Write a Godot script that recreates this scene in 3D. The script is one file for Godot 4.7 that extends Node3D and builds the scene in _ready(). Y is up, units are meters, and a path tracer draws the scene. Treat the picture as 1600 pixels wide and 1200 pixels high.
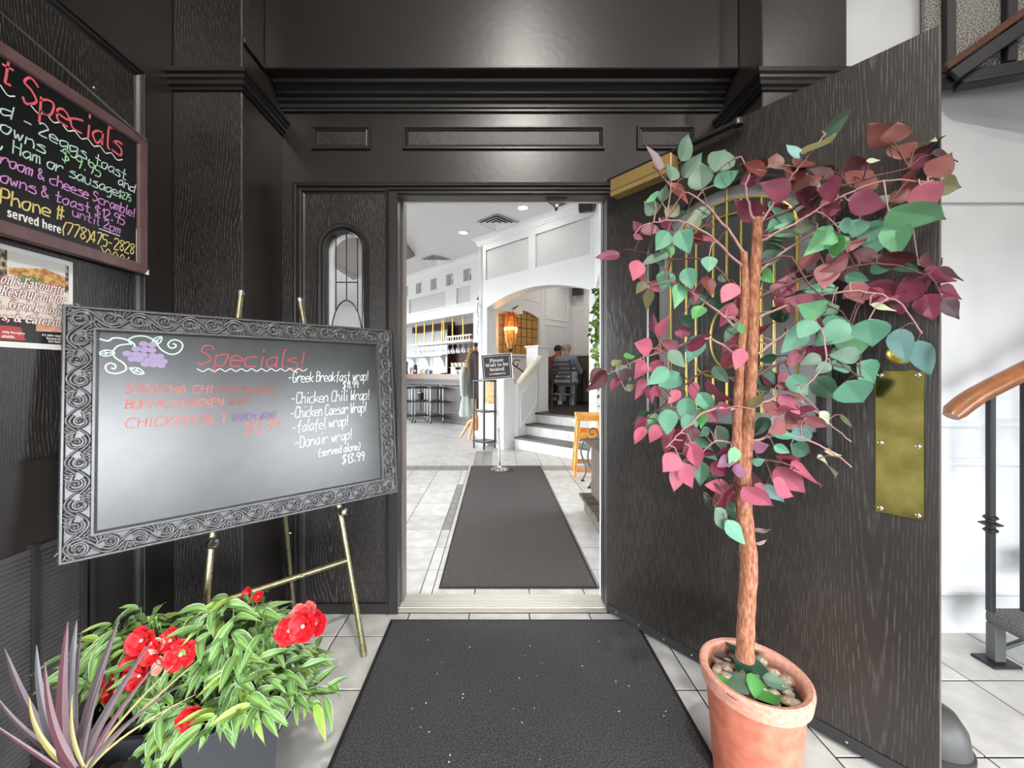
extends Node3D

const F := 600.0
const D := 1.925          # distance from the camera to the face of the entry wall
const R2 := 0.70710678
var rng := RandomNumberGenerator.new()
var M := {}
var taken := {}


# ---------------------------------------------------------------- mesh builder
class Mb:
	var v := PackedVector3Array()
	var n := PackedVector3Array()
	var c := PackedColorArray()
	var t := PackedVector2Array()
	var col := Color(1, 1, 1)

	func vert(p: Vector3, q: Vector3, uv := Vector2.ZERO) -> void:
		v.append(p)
		n.append(q)
		c.append(col)
		t.append(uv)

	func tri(a: Vector3, b: Vector3, d: Vector3, na: Vector3, nb: Vector3, nd: Vector3) -> void:
		if (b - a).cross(d - a).dot(na + nb + nd) > 0.0:
			vert(a, na)
			vert(d, nd)
			vert(b, nb)
		else:
			vert(a, na)
			vert(b, nb)
			vert(d, nd)

	func flat(a: Vector3, b: Vector3, d: Vector3, q: Vector3) -> void:
		tri(a, b, d, q, q, q)

	func quad(a: Vector3, b: Vector3, d: Vector3, e: Vector3, q: Vector3) -> void:
		tri(a, b, d, q, q, q)
		tri(a, d, e, q, q, q)

	func quads(a: Vector3, b: Vector3, d: Vector3, e: Vector3, na: Vector3, nb: Vector3, nd: Vector3, ne: Vector3) -> void:
		tri(a, b, d, na, nb, nd)
		tri(a, d, e, na, nd, ne)

	func quad_uv(a: Vector3, b: Vector3, d: Vector3, e: Vector3, q: Vector3) -> void:
		# a top left, b top right, d bottom right, e bottom left
		for k in [[a, Vector2(0, 0)], [b, Vector2(1, 0)], [d, Vector2(1, 1)], [a, Vector2(0, 0)], [d, Vector2(1, 1)], [e, Vector2(0, 1)]]:
			vert(k[0], q, k[1])

	func box(p: Vector3, s: Vector3, b := Basis(), ch := 0.0) -> Mb:
		var h := s * 0.5
		ch = minf(ch, minf(h.x, minf(h.y, h.z)) * 0.9)
		for i in 3:
			var j := (i + 1) % 3
			var k := (i + 2) % 3
			for s0 in [-1.0, 1.0]:
				var q := Vector3()
				q[i] = s0
				var r := []
				for w in [[-1, -1], [1, -1], [1, 1], [-1, 1]]:
					var e := Vector3()
					e[i] = s0 * h[i]
					e[j] = w[0] * (h[j] - ch)
					e[k] = w[1] * (h[k] - ch)
					r.append(p + b * e)
				quad(r[0], r[1], r[2], r[3], b * q)
			if ch > 0.0:
				for s0 in [-1.0, 1.0]:
					for s1 in [-1.0, 1.0]:
						var q := Vector3()
						q[i] = s0 * 0.7071
						q[j] = s1 * 0.7071
						var r := []
						for w in [[0, -1], [0, 1], [1, 1], [1, -1]]:
							var e := Vector3()
							e[i] = s0 * (h[i] - (ch if w[0] == 1 else 0.0))
							e[j] = s1 * (h[j] - (0.0 if w[0] == 1 else ch))
							e[k] = w[1] * (h[k] - ch)
							r.append(p + b * e)
						quad(r[0], r[1], r[2], r[3], b * q)
		if ch > 0.0:
			for sx in [-1.0, 1.0]:
				for sy in [-1.0, 1.0]:
					for sz in [-1.0, 1.0]:
						var g := Vector3(sx, sy, sz)
						flat(p + b * (g * Vector3(h.x, h.y - ch, h.z - ch)), p + b * (g * Vector3(h.x - ch, h.y, h.z - ch)), p + b * (g * Vector3(h.x - ch, h.y - ch, h.z)), b * g.normalized())
		return self

	func span(a: Vector3, z: Vector3, ch := 0.0) -> Mb:      # a box from corner to corner
		return box((a + z) * 0.5, (z - a).abs(), Basis(), ch)

	func tube(pts: Array, rads: Array, sides := 8, cap := true, flatten := 1.0) -> Mb:
		var m := pts.size()
		var up := Vector3.UP
		var old := []
		var oldn := []
		for i in m:
			var p: Vector3 = pts[i]
			var d: Vector3 = (pts[mini(i + 1, m - 1)] - pts[maxi(i - 1, 0)]).normalized()
			if i == 0 and absf(d.dot(up)) > 0.9:
				up = Vector3.RIGHT
			up = (up - d * up.dot(d)).normalized()
			var side := d.cross(up)
			var r: float = rads[mini(i, rads.size() - 1)]
			var ring := []
			var ringn := []
			for k in sides:
				var a := TAU * k / sides
				var q := up * cos(a) * flatten + side * sin(a)
				ring.append(p + q * r)
				ringn.append((up * cos(a) + side * sin(a) * flatten).normalized())
			if i > 0:
				for k in sides:
					var l := (k + 1) % sides
					quads(old[k], old[l], ring[l], ring[k], oldn[k], oldn[l], ringn[l], ringn[k])
			if cap and (i == 0 or i == m - 1):
				var q := -d if i == 0 else d
				for k in sides:
					flat(p, ring[k], ring[(k + 1) % sides], q)
			old = ring
			oldn = ringn
		return self

	func lathe(prof: Array, segs := 24, xf := Transform3D()) -> Mb:
		var m := prof.size()
		var sn := []
		for i in m - 1:
			var e: Vector2 = prof[i + 1] - prof[i]
			sn.append(Vector2(e.y, -e.x).normalized())
		for i in m - 1:
			var a: Vector2 = prof[i]
			var b: Vector2 = prof[i + 1]
			var na: Vector2 = sn[i]
			var nb: Vector2 = sn[i]
			if i > 0 and sn[i - 1].dot(sn[i]) > 0.75:
				na = (sn[i - 1] + sn[i]).normalized()
			if i < m - 2 and sn[i + 1].dot(sn[i]) > 0.75:
				nb = (sn[i + 1] + sn[i]).normalized()
			for k in segs:
				var u := TAU * k / segs
				var w := TAU * (k + 1) / segs
				var cu := Vector3(cos(u), 0, sin(u))
				var cw := Vector3(cos(w), 0, sin(w))
				var y := Vector3.UP
				quads(xf * (cu * a.x + y * a.y), xf * (cw * a.x + y * a.y), xf * (cw * b.x + y * b.y), xf * (cu * b.x + y * b.y),
					(xf.basis * (cu * na.x + y * na.y)).normalized(), (xf.basis * (cw * na.x + y * na.y)).normalized(), (xf.basis * (cw * nb.x + y * nb.y)).normalized(), (xf.basis * (cu * nb.x + y * nb.y)).normalized())
		return self

	func ball(p: Vector3, r: Vector3, segs := 12, rings := 8) -> Mb:
		for i in rings:
			for k in segs:
				var q := []
				for w in [[i, k], [i, k + 1], [i + 1, k + 1], [i + 1, k]]:
					var a: float = PI * w[0] / rings
					var b: float = TAU * w[1] / segs
					q.append(Vector3(sin(a) * cos(b), cos(a), sin(a) * sin(b)))
				quads(p + q[0] * r, p + q[1] * r, p + q[2] * r, p + q[3] * r, q[0], q[1], q[2], q[3])
		return self

	func prism(poly: PackedVector2Array, xf: Transform3D, z0: float, z1: float, soft := false) -> Mb:
		var id := Geometry2D.triangulate_polygon(poly)
		var f := xf.basis * Vector3(0, 0, 1)
		for i in range(0, id.size(), 3):
			for z in [z0, z1]:
				var w := f if z == maxf(z0, z1) else -f
				flat(xf * Vector3(poly[id[i]].x, poly[id[i]].y, z), xf * Vector3(poly[id[i + 1]].x, poly[id[i + 1]].y, z), xf * Vector3(poly[id[i + 2]].x, poly[id[i + 2]].y, z), w)
		var m := poly.size()
		var sgn := 1.0 if Geometry2D.is_polygon_clockwise(poly) else -1.0
		for i in m:
			var a := poly[i]
			var b := poly[(i + 1) % m]
			var e := (b - a).normalized()
			var q := Vector2(-e.y, e.x) * sgn
			var qa := q
			var qb := q
			if soft:
				var e0 := (a - poly[(i + m - 1) % m]).normalized()
				var e2 := (poly[(i + 2) % m] - b).normalized()
				if e0.dot(e) > 0.6:
					qa = (q + Vector2(-e0.y, e0.x) * sgn).normalized()
				if e2.dot(e) > 0.6:
					qb = (q + Vector2(-e2.y, e2.x) * sgn).normalized()
			var na := xf.basis * Vector3(qa.x, qa.y, 0)
			var nb := xf.basis * Vector3(qb.x, qb.y, 0)
			quads(xf * Vector3(a.x, a.y, z0), xf * Vector3(b.x, b.y, z0), xf * Vector3(b.x, b.y, z1), xf * Vector3(a.x, a.y, z1), na, nb, nb, na)
		return self

	# a wall from x0..x1, y0..y1 with one opening given as (x, bottom, top) samples; z0 back, z1 front
	func holed(xf: Transform3D, x0: float, x1: float, y0: float, y1: float, s: Array, z0: float, z1: float) -> Mb:
		var a: Vector3 = s[0]
		var e: Vector3 = s[s.size() - 1]
		for w in [[x0, a.x], [e.x, x1]]:
			if w[1] - w[0] > 0.0005:
				_slab(xf, w[0], w[1], y0, y0, y1, y1, z0, z1)
		for i in s.size() - 1:
			var p: Vector3 = s[i]
			var q: Vector3 = s[i + 1]
			if p.y > y0 + 0.0005 or q.y > y0 + 0.0005:
				_slab(xf, p.x, q.x, y0, y0, p.y, q.y, z0, z1, false)
				var e1 := Vector3(-(q.y - p.y), q.x - p.x, 0).normalized()
				quad(xf * Vector3(p.x, p.y, z0), xf * Vector3(q.x, q.y, z0), xf * Vector3(q.x, q.y, z1), xf * Vector3(p.x, p.y, z1), xf.basis * e1)
			_slab(xf, p.x, q.x, p.z, q.z, y1, y1, z0, z1, false)
			var e2 := -Vector3(-(q.z - p.z), q.x - p.x, 0).normalized()
			quad(xf * Vector3(p.x, p.z, z0), xf * Vector3(q.x, q.z, z0), xf * Vector3(q.x, q.z, z1), xf * Vector3(p.x, p.z, z1), xf.basis * e2)
		return self

	func _slab(xf: Transform3D, xa: float, xb: float, ba: float, bb: float, ta: float, tb: float, z0: float, z1: float, ends := true) -> void:
		for z in [z0, z1]:
			quad(xf * Vector3(xa, ba, z), xf * Vector3(xb, bb, z), xf * Vector3(xb, tb, z), xf * Vector3(xa, ta, z), xf.basis * Vector3(0, 0, 1 if z == z1 else -1))
		quad(xf * Vector3(xa, ta, z0), xf * Vector3(xb, tb, z0), xf * Vector3(xb, tb, z1), xf * Vector3(xa, ta, z1), xf.basis * Vector3(0, 1, 0))
		if ends:
			quad(xf * Vector3(xa, ba, z0), xf * Vector3(xa, ta, z0), xf * Vector3(xa, ta, z1), xf * Vector3(xa, ba, z1), xf.basis * Vector3(-1, 0, 0))
			quad(xf * Vector3(xb, bb, z0), xf * Vector3(xb, tb, z0), xf * Vector3(xb, tb, z1), xf * Vector3(xb, bb, z1), xf.basis * Vector3(1, 0, 0))

	# a mitred moulding round a rectangle; prof holds (inset, height) pairs
	func moulding(xf: Transform3D, x0: float, x1: float, y0: float, y1: float, prof: Array) -> Mb:
		for i in prof.size() - 1:
			var a: Vector2 = prof[i]
			var b: Vector2 = prof[i + 1]
			var ca := [Vector3(x0 + a.x, y0 + a.x, a.y), Vector3(x1 - a.x, y0 + a.x, a.y), Vector3(x1 - a.x, y1 - a.x, a.y), Vector3(x0 + a.x, y1 - a.x, a.y)]
			var cb := [Vector3(x0 + b.x, y0 + b.x, b.y), Vector3(x1 - b.x, y0 + b.x, b.y), Vector3(x1 - b.x, y1 - b.x, b.y), Vector3(x0 + b.x, y1 - b.x, b.y)]
			var inw := [Vector3(0, 1, 0), Vector3(-1, 0, 0), Vector3(0, -1, 0), Vector3(1, 0, 0)]
			for k in 4:
				var l := (k + 1) % 4
				var e := (b - a).normalized()
				var q: Vector3 = inw[k] * -e.y + Vector3(0, 0, 1) * e.x
				quad(xf * ca[k], xf * ca[l], xf * cb[l], xf * cb[k], xf.basis * q)
		return self

	# a profile of (out, y) pairs run along a path on the ground (x, z); it stands out to the left of the path
	func run(path: Array, prof: Array) -> Mb:
		var m := path.size()
		var off := []
		for i in m:
			var a: Vector2 = (path[i] - path[i - 1]).normalized() if i > 0 else (path[1] - path[0]).normalized()
			var b: Vector2 = (path[i + 1] - path[i]).normalized() if i < m - 1 else a
			var na := Vector2(-a.y, a.x)
			var nb := Vector2(-b.y, b.x)
			off.append((na + nb) / (1.0 + na.dot(nb)))
		for i in m - 1:
			var d: Vector2 = (path[i + 1] - path[i]).normalized()
			var q := Vector2(-d.y, d.x)
			for k in prof.size() - 1:
				var a: Vector2 = prof[k]
				var b: Vector2 = prof[k + 1]
				var e := (b - a).normalized()
				var p := []
				for w in [[i, a], [i + 1, a], [i + 1, b], [i, b]]:
					var g: Vector2 = path[w[0]] + off[w[0]] * w[1].x
					p.append(Vector3(g.x, w[1].y, g.y))
				quad(p[0], p[1], p[2], p[3], Vector3(q.x * e.y, -e.x, q.y * e.y))
		for i in [0, m - 1]:
			var poly := PackedVector2Array(prof)
			var d: Vector2 = (path[1] - path[0]).normalized() * -1.0 if i == 0 else (path[m - 1] - path[m - 2]).normalized()
			for k in range(1, poly.size() - 1):
				var p := []
				for w in [0, k, k + 1]:
					var g: Vector2 = path[i] + off[i] * poly[w].x
					p.append(Vector3(g.x, poly[w].y, g.y))
				flat(p[0], p[1], p[2], Vector3(d.x, 0, d.y))
		return self

	# a painted or chalked stroke: a thin ribbon lying on the plane z = z of xf
	func stroke(xf: Transform3D, pts: Array, w: float, z := 0.0006) -> void:
		var m := pts.size()
		var q := xf.basis * Vector3(0, 0, 1)
		var old := []
		for i in m:
			var d: Vector2 = (pts[mini(i + 1, m - 1)] - pts[maxi(i - 1, 0)]).normalized()
			var s := Vector2(-d.y, d.x) * w * 0.5
			var p: Vector2 = pts[i]
			if i == 0:
				p -= d * w * 0.3
			if i == m - 1:
				p += d * w * 0.3
			var now := [xf * Vector3(p.x + s.x, p.y + s.y, z), xf * Vector3(p.x - s.x, p.y - s.y, z)]
			if i > 0:
				quad(old[0], old[1], now[1], now[0], q)
			old = now

	func disc(xf: Transform3D, p: Vector2, rx: float, ry: float, z := 0.0005, segs := 14) -> void:
		var q := xf.basis * Vector3(0, 0, 1)
		for k in segs:
			var a := TAU * k / segs
			var b := TAU * (k + 1) / segs
			flat(xf * Vector3(p.x, p.y, z), xf * Vector3(p.x + cos(a) * rx, p.y + sin(a) * ry, z), xf * Vector3(p.x + cos(b) * rx, p.y + sin(b) * ry, z), q)

	func done() -> ArrayMesh:
		var a := []
		a.resize(Mesh.ARRAY_MAX)
		a[Mesh.ARRAY_VERTEX] = v
		a[Mesh.ARRAY_NORMAL] = n
		a[Mesh.ARRAY_COLOR] = c
		a[Mesh.ARRAY_TEX_UV] = t
		var m := ArrayMesh.new()
		m.add_surface_from_arrays(Mesh.PRIMITIVE_TRIANGLES, a)
		return m


# ---------------------------------------------------------------- naming
func numbered(s: String) -> String:
	taken[s] = taken.get(s, -1) + 1
	return s if taken[s] == 0 else "%s_%03d" % [s, taken[s]]

func tag(o: Node, label: String, category: String, group := "") -> void:
	o.set_meta("label", label)
	o.set_meta("category", category)
	if group != "":
		o.set_meta("group", group)

func thing(called: String, label: String, category: String, at := Vector3.ZERO, turn := 0.0, group := "") -> Node3D:
	var o := Node3D.new()
	o.name = numbered(called)
	add_child(o)
	o.position = at
	o.rotation.y = turn
	tag(o, label, category, group)
	return o

func shell(called: String, label: String, category: String) -> Node3D:
	var o := thing(called, label, category)
	o.set_meta("kind", "structure")
	return o

func part(called: String, shape, m: Material, parent: Node, label := "") -> MeshInstance3D:
	var o := MeshInstance3D.new()
	o.name = called
	o.mesh = shape.done() if shape is Mb else shape
	o.material_override = m
	parent.add_child(o, true)
	if label != "":
		o.set_meta("label", label)
	return o

func stuff(o: Node) -> Node:
	o.set_meta("kind", "stuff")
	return o

func at(px: float, py: float, z: float) -> Vector3:
	return Vector3((px - 775.0) / F * z, 1.2 - (py - 583.0) / F * z, -z)

func nt(n: float, t: float, y := 0.0) -> Vector3:       # the restaurant's rooms stand at 45 degrees
	return Vector3(R2 * (n + t), y, -R2 * (n - t))

func face_n(n: float) -> Transform3D:                    # x runs along t, z looks back at the door
	return Transform3D(Basis(Vector3(R2, 0, R2), Vector3.UP, Vector3(-R2, 0, R2)), nt(n, 0))

func face_t(t: float) -> Transform3D:                    # x runs along n
	return Transform3D(Basis(Vector3(R2, 0, -R2), Vector3.UP, Vector3(R2, 0, R2)), nt(0, t))


# ---------------------------------------------------------------- materials
func noise(freq: float, oct := 3, seed_ := 1, kind := FastNoiseLite.TYPE_SIMPLEX_SMOOTH) -> FastNoiseLite:
	var f := FastNoiseLite.new()
	f.noise_type = kind
	f.frequency = freq
	f.fractal_octaves = oct
	f.seed = seed_
	return f

func ntex(freq: float, a: Color, b: Color, oct := 3, seed_ := 1, size := 256, lo := 0.0, hi := 1.0) -> NoiseTexture2D:
	var t := NoiseTexture2D.new()
	t.width = size
	t.height = size
	t.seamless = true
	t.noise = noise(freq, oct, seed_)
	var g := Gradient.new()
	g.offsets = PackedFloat32Array([lo, hi])
	g.colors = PackedColorArray([a, b])
	t.color_ramp = g
	return t

func mat(k: String, color: Color, rough := 0.6, metal := 0.0, spec := 0.5) -> StandardMaterial3D:
	var m := StandardMaterial3D.new()
	m.resource_name = k
	m.albedo_color = color
	m.roughness = rough
	m.metallic = metal
	m.metallic_specular = spec
	M[k] = m
	return m

func surf(m: StandardMaterial3D, tex: Texture2D, scale: float, bump: Texture2D = null, cm := 0.0, world := false) -> StandardMaterial3D:
	m.uv1_triplanar = true
	m.uv1_world_triplanar = world
	m.uv1_scale = Vector3.ONE * scale
	m.uv1_triplanar_sharpness = 8.0
	if tex:
		m.albedo_texture = tex
		m.albedo_color = Color.WHITE
	if bump:
		m.heightmap_enabled = true
		m.heightmap_texture = bump
		m.heightmap_scale = cm
	return m

func rgb(r: int, g: int, b: int) -> Color:
	return Color(r / 255.0, g / 255.0, b / 255.0)

# open-grained oak under thin paint: broken pore lines run up the board and bend round a heart of cathedral figure
func oak(w: int, h: int, dark: Color, light: Color, sd: int, share: float, lines := 90.0, heart := Vector2(0.55, -0.1), bend := 0.10, wave := 0.02) -> Array:
	var im := Image.create(w, h, false, Image.FORMAT_RGB8)
	var hm := Image.create(w, h, false, Image.FORMAT_L8)
	var big := noise(1.0, 2, sd)
	var fine := noise(1.0, 2, sd + 5)
	var tone := noise(1.0, 2, sd + 9)
	for y in h:
		var q := float(y) / h
		for x in w:
			var u := float(x) / w
			var dx := u - heart.x + big.get_noise_2d(u * 1.6, q * 1.4) * wave * 2.0 + big.get_noise_2d(u * 7.0 + 9.0, q * 6.0) * wave * 0.25
			var dy := (q - heart.y) * bend
			var e := sqrt(dx * dx + dy * dy)
			var ring := absf(fmod(e * lines, 1.0) - 0.5) * 2.0
			var pore := fine.get_noise_2d(u * 260.0, q * 26.0) * 0.5 + 0.5
			var p := clampf((ring - 0.5) * 2.6, 0.0, 1.0) * clampf((pore - 0.36) * 3.2, 0.0, 1.0)
			p = clampf(p * share + clampf((pore - 0.62) * 3.0, 0, 1) * 0.3 * share, 0.0, 1.0)
			var g := tone.get_noise_2d(u * 3.0, q * 2.0) * 0.12 + 1.0
			im.set_pixel(x, y, dark.lerp(light, p) * g)
			hm.set_pixel(x, y, Color(1.0 - p, 0, 0))
	return [ImageTexture.create_from_image(im), ImageTexture.create_from_image(hm)]

func wood(k: String, tex: Array, rough: float, sx: float, sy: float, cm: float, spec := 0.5) -> StandardMaterial3D:
	var m := mat(k, Color.WHITE, rough, 0.0, spec)
	surf(m, tex[0], 1.0, tex[1], cm)
	m.uv1_scale = Vector3(sx, sy, sx)
	return m

func make_materials() -> void:
	var black := oak(768, 1024, rgb(33, 30, 29), rgb(98, 94, 91), 3, 0.9, 62.0, Vector2(0.6, 0.35), 0.16, 0.035)
	var blackb := oak(1024, 1024, rgb(40, 36, 33), rgb(92, 86, 81), 13, 0.62, 170.0, Vector2(0.88, -0.4), 0.055, 0.007)
	wood("black_oak", black, 0.36, 1.7, 0.8, 0.05)
	wood("black_door", blackb, 0.33, 0.9158, 0.45, 0.045)
	wood("black_oak_dark", black, 0.42, 2.3, 1.1, 0.03)
	var pb := mat("black_paint", rgb(40, 36, 34), 0.33)
	surf(pb, null, 3.0, ntex(0.03, Color.BLACK, Color.WHITE, 3, 4), 0.02)
	mat("black_gloss", rgb(38, 36, 35), 0.36)
	mat("black_slat", rgb(62, 60, 59), 0.4)
	mat("door_edge", rgb(96, 88, 84), 0.4)
	var grain := oak(256, 256, rgb(90, 62, 40), rgb(60, 38, 24), 21, 0.8)
	wood("bar_top", grain, 0.35, 1.2, 1.2, 0.02)
	var dk := oak(256, 256, rgb(52, 44, 38), rgb(34, 28, 24), 23, 0.8)
	wood("dark_wood", dk, 0.4, 1.4, 1.4, 0.02)
	var yel := oak(256, 256, rgb(226, 160, 62), rgb(196, 122, 40), 25, 0.6)
	wood("honey_wood", yel, 0.42, 3.0, 3.0, 0.01)
	var pine := oak(256, 256, rgb(206, 150, 92), rgb(170, 112, 62), 26, 0.6)
	wood("pine_wood", pine, 0.42, 3.0, 3.0, 0.01)
	var grey := oak(256, 256, rgb(92, 82, 74), rgb(48, 42, 38), 27, 0.9)
	wood("weathered_wood", grey, 0.8, 4.0, 4.0, 0.1)
	var rail := oak(256, 256, rgb(142, 92, 58), rgb(92, 54, 32), 29, 0.7)
	wood("rail_wood", rail, 0.28, 4.0, 4.0, 0.01)
	var frame := oak(256, 256, rgb(104, 80, 80), rgb(70, 52, 52), 31, 0.7)
	wood("sign_frame", frame, 0.42, 4.0, 4.0, 0.02)

	var plaster := mat("white_paint", rgb(226, 228, 229), 0.45)
	surf(plaster, null, 2.0, ntex(0.05, Color.BLACK, Color.WHITE, 3, 6), 0.02)
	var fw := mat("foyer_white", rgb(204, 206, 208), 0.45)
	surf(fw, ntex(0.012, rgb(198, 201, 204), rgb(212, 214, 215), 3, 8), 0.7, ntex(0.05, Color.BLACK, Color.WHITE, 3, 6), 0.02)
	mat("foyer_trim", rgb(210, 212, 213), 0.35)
	mat("white_trim", rgb(232, 233, 233), 0.35)
	var panelp := mat("panel_paper", rgb(208, 210, 209), 0.7)
	surf(panelp, ntex(0.06, rgb(196, 199, 198), rgb(216, 217, 215), 3, 7), 1.6)
	mat("ceiling_paint", rgb(220, 221, 222), 0.8)
	mat("cream_paint", rgb(236, 226, 204), 0.5)

	for k in 3:
		var b: Array = [rgb(204, 202, 196), rgb(197, 195, 189), rgb(209, 207, 202)]
		var m := mat("tile%d" % k, b[k], 0.32)
		surf(m, ntex(0.02, b[k] * 0.89, b[k] * 1.04, 4, 30 + k), 1.3, ntex(0.04, Color.BLACK, Color.WHITE, 3, 40 + k), 0.05, true)
	var td := mat("tile_dark", rgb(128, 124, 120), 0.35)
	surf(td, ntex(0.03, rgb(116, 113, 110), rgb(146, 142, 138), 4, 35), 1.3)
	mat("grout", rgb(44, 42, 41), 0.9)
	mat("grout_light", rgb(96, 93, 89), 0.9)
	var rm := mat("mat_charcoal", rgb(60, 59, 59), 0.95)
	surf(rm, ntex(0.12, rgb(40, 39, 39), rgb(92, 91, 90), 3, 50, 512, 0.2, 0.85), 2.2, ntex(0.2, Color.BLACK, Color.WHITE, 2, 51, 512), 0.6)
	var rb := mat("mat_brown", rgb(84, 76, 74), 0.95)
	surf(rb, ntex(0.08, rgb(50, 44, 42), rgb(84, 75, 72), 4, 52, 512, 0.2, 0.85), 2.0, ntex(0.2, Color.BLACK, Color.WHITE, 2, 53, 512), 0.4)
	mat("rubber", rgb(34, 33, 33), 0.7)

	var br := mat("brass", rgb(150, 134, 70), 0.13, 1.0)
	surf(br, ntex(0.02, rgb(128, 118, 66), rgb(96, 88, 42), 4, 60), 2.0, ntex(0.012, Color.BLACK, Color.WHITE, 3, 61), 0.04)
	var ab := mat("easel_brass", rgb(168, 160, 122), 0.3, 0.9)
	surf(ab, ntex(0.05, rgb(186, 178, 142), rgb(120, 112, 82), 3, 62), 5.0)
	mat("gold_paint", rgb(196, 166, 104), 0.42, 0.6)
	mat("gold_bright", rgb(214, 186, 92), 0.3, 0.8)
	mat("caming_gold", rgb(196, 174, 90), 0.3, 0.8)
	mat("lead", rgb(52, 50, 46), 0.4, 0.6)
	mat("chrome", rgb(214, 214, 216), 0.12, 1.0)
	mat("steel", rgb(150, 152, 154), 0.3, 0.9)
	mat("aluminium", rgb(196, 190, 180), 0.38, 0.7)
	mat("iron", rgb(48, 48, 50), 0.42, 0.5)
	mat("iron_grey", rgb(92, 92, 92), 0.5, 0.5)
	mat("black_plastic", rgb(28, 28, 30), 0.4)
	mat("dark_plastic", rgb(58, 57, 55), 0.5)
	var rust := mat("rust", rgb(90, 54, 42), 0.8)
	surf(rust, ntex(0.06, rgb(52, 40, 36), rgb(120, 70, 50), 3, 64), 6.0)
	var agg := mat("aggregate", rgb(150, 148, 140), 0.85)
	surf(agg, ntex(0.16, rgb(64, 64, 62), rgb(206, 202, 192), 2, 66, 256, 0.25, 0.75), 4.0, ntex(0.16, Color.BLACK, Color.WHITE, 2, 66), 0.5)
	var agd := mat("aggregate_dark", rgb(96, 96, 96), 0.85)
	surf(agd, ntex(0.16, rgb(48, 48, 50), rgb(128, 128, 128), 2, 67, 256, 0.25, 0.75), 5.0, ntex(0.16, Color.BLACK, Color.WHITE, 2, 67), 0.4)

	var g := mat("clear_glass", Color(0.9, 0.92, 0.92, 0.06), 0.03)
	g.transparency = BaseMaterial3D.TRANSPARENCY_ALPHA
	var tg := mat("textured_glass", Color(0.86, 0.88, 0.88, 0.35), 0.2)
	tg.transparency = BaseMaterial3D.TRANSPARENCY_ALPHA
	surf(tg, null, 9.0, ntex(0.12, Color.BLACK, Color.WHITE, 2, 70), 0.4)
	var ag := mat("amber_glass", rgb(206, 160, 78), 0.25)
	ag.backlight_enabled = true
	ag.backlight = rgb(200, 150, 60)
	surf(ag, ntex(0.03, rgb(176, 128, 58), rgb(226, 190, 110), 3, 71), 1.5)
	var rg := mat("stained_red", rgb(190, 82, 26), 0.3)
	rg.backlight_enabled = true
	rg.backlight = rgb(190, 90, 30)
	var ww := mat("wine_glass", Color(0.92, 0.94, 0.95, 0.22), 0.05)
	ww.transparency = BaseMaterial3D.TRANSPARENCY_ALPHA
	var lamp := mat("lamp_glow", rgb(255, 250, 240), 0.5)
	lamp.emission_enabled = true
	lamp.emission = Color(1.0, 0.97, 0.92)
	lamp.emission_energy_multiplier = 5.0
	var warm := mat("warm_glow", rgb(255, 220, 150), 0.5)
	warm.emission_enabled = true
	warm.emission = Color(1.0, 0.78, 0.42)
	warm.emission_energy_multiplier = 4.0

	var sl := mat("slate", rgb(52, 55, 57), 0.29, 0.0, 0.78)
	surf(sl, ntex(0.012, rgb(30, 32, 34), rgb(46, 50, 52), 4, 80, 512), 1.2)
	mat("slate_dark", rgb(22, 23, 24), 0.3)
	var fr := mat("carved_black", rgb(58, 58, 59), 0.34, 0.0, 0.8)
	surf(fr, ntex(0.05, rgb(50, 50, 51), rgb(84, 84, 85), 3, 81), 5.0)
	for k in [["chalk_white", 226, 232, 230], ["chalk_red", 176, 78, 84], ["chalk_coral", 196, 110, 98], ["chalk_rust", 140, 84, 72], ["chalk_mint", 196, 226, 214], ["chalk_grape", 150, 136, 168],
		["chalk_pink", 222, 98, 108], ["chalk_lilac", 214, 150, 214], ["chalk_yellow", 228, 208, 128], ["chalk_green", 176, 230, 176], ["chalk_plum", 112, 88, 132]]:
		mat(k[0], rgb(k[1], k[2], k[3]), 0.9)
	mat("paper", rgb(232, 232, 230), 0.6)
	mat("print_red", rgb(150, 38, 44), 0.6)
	mat("print_white", rgb(240, 238, 234), 0.6)
	mat("print_black", rgb(30, 28, 28), 0.6)

	var tc := mat("terracotta", rgb(190, 106, 82), 0.55)
	surf(tc, ntex(0.03, rgb(176, 92, 70), rgb(206, 128, 104), 3, 90), 3.0)
	var rim := mat("terracotta_rim", rgb(206, 150, 130), 0.55)
	surf(rim, ntex(0.05, rgb(192, 124, 102), rgb(216, 168, 150), 3, 91), 4.0)
	var bark := mat("bark", rgb(176, 110, 84), 0.75)
	surf(bark, ntex(0.035, rgb(112, 60, 38), rgb(196, 142, 110), 4, 92), 5.0, ntex(0.05, Color.BLACK, Color.WHITE, 3, 93), 0.12)
	bark.uv1_scale = Vector3(12.0, 3.2, 12.0)
	mat("twig", rgb(168, 130, 126), 0.7)
	mat("twig_dark", rgb(98, 62, 58), 0.7)
	mat("soil", rgb(46, 38, 32), 0.95)
	var stn := mat("stone", rgb(180, 160, 140), 0.8)
	surf(stn, ntex(0.06, rgb(128, 104, 82), rgb(226, 214, 198), 4, 94), 5.0, ntex(0.08, Color.BLACK, Color.WHITE, 3, 95), 0.2)
	var leafc := {"t": rgb(91, 145, 118), "e": rgb(99, 126, 107), "g": rgb(77, 142, 71), "l": rgb(112, 170, 123), "d": rgb(52, 89, 66), "o": rgb(107, 105, 67), "m": rgb(113, 40, 63), "p": rgb(172, 86, 105), "b": rgb(74, 27, 36),
		"r": rgb(103, 46, 38), "n": rgb(134, 77, 79), "c": rgb(167, 92, 79), "a": rgb(122, 164, 160), "y": rgb(164, 172, 142), "k": rgb(63, 42, 47), "u": rgb(127, 78, 106), "w": rgb(150, 134, 138)}
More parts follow.
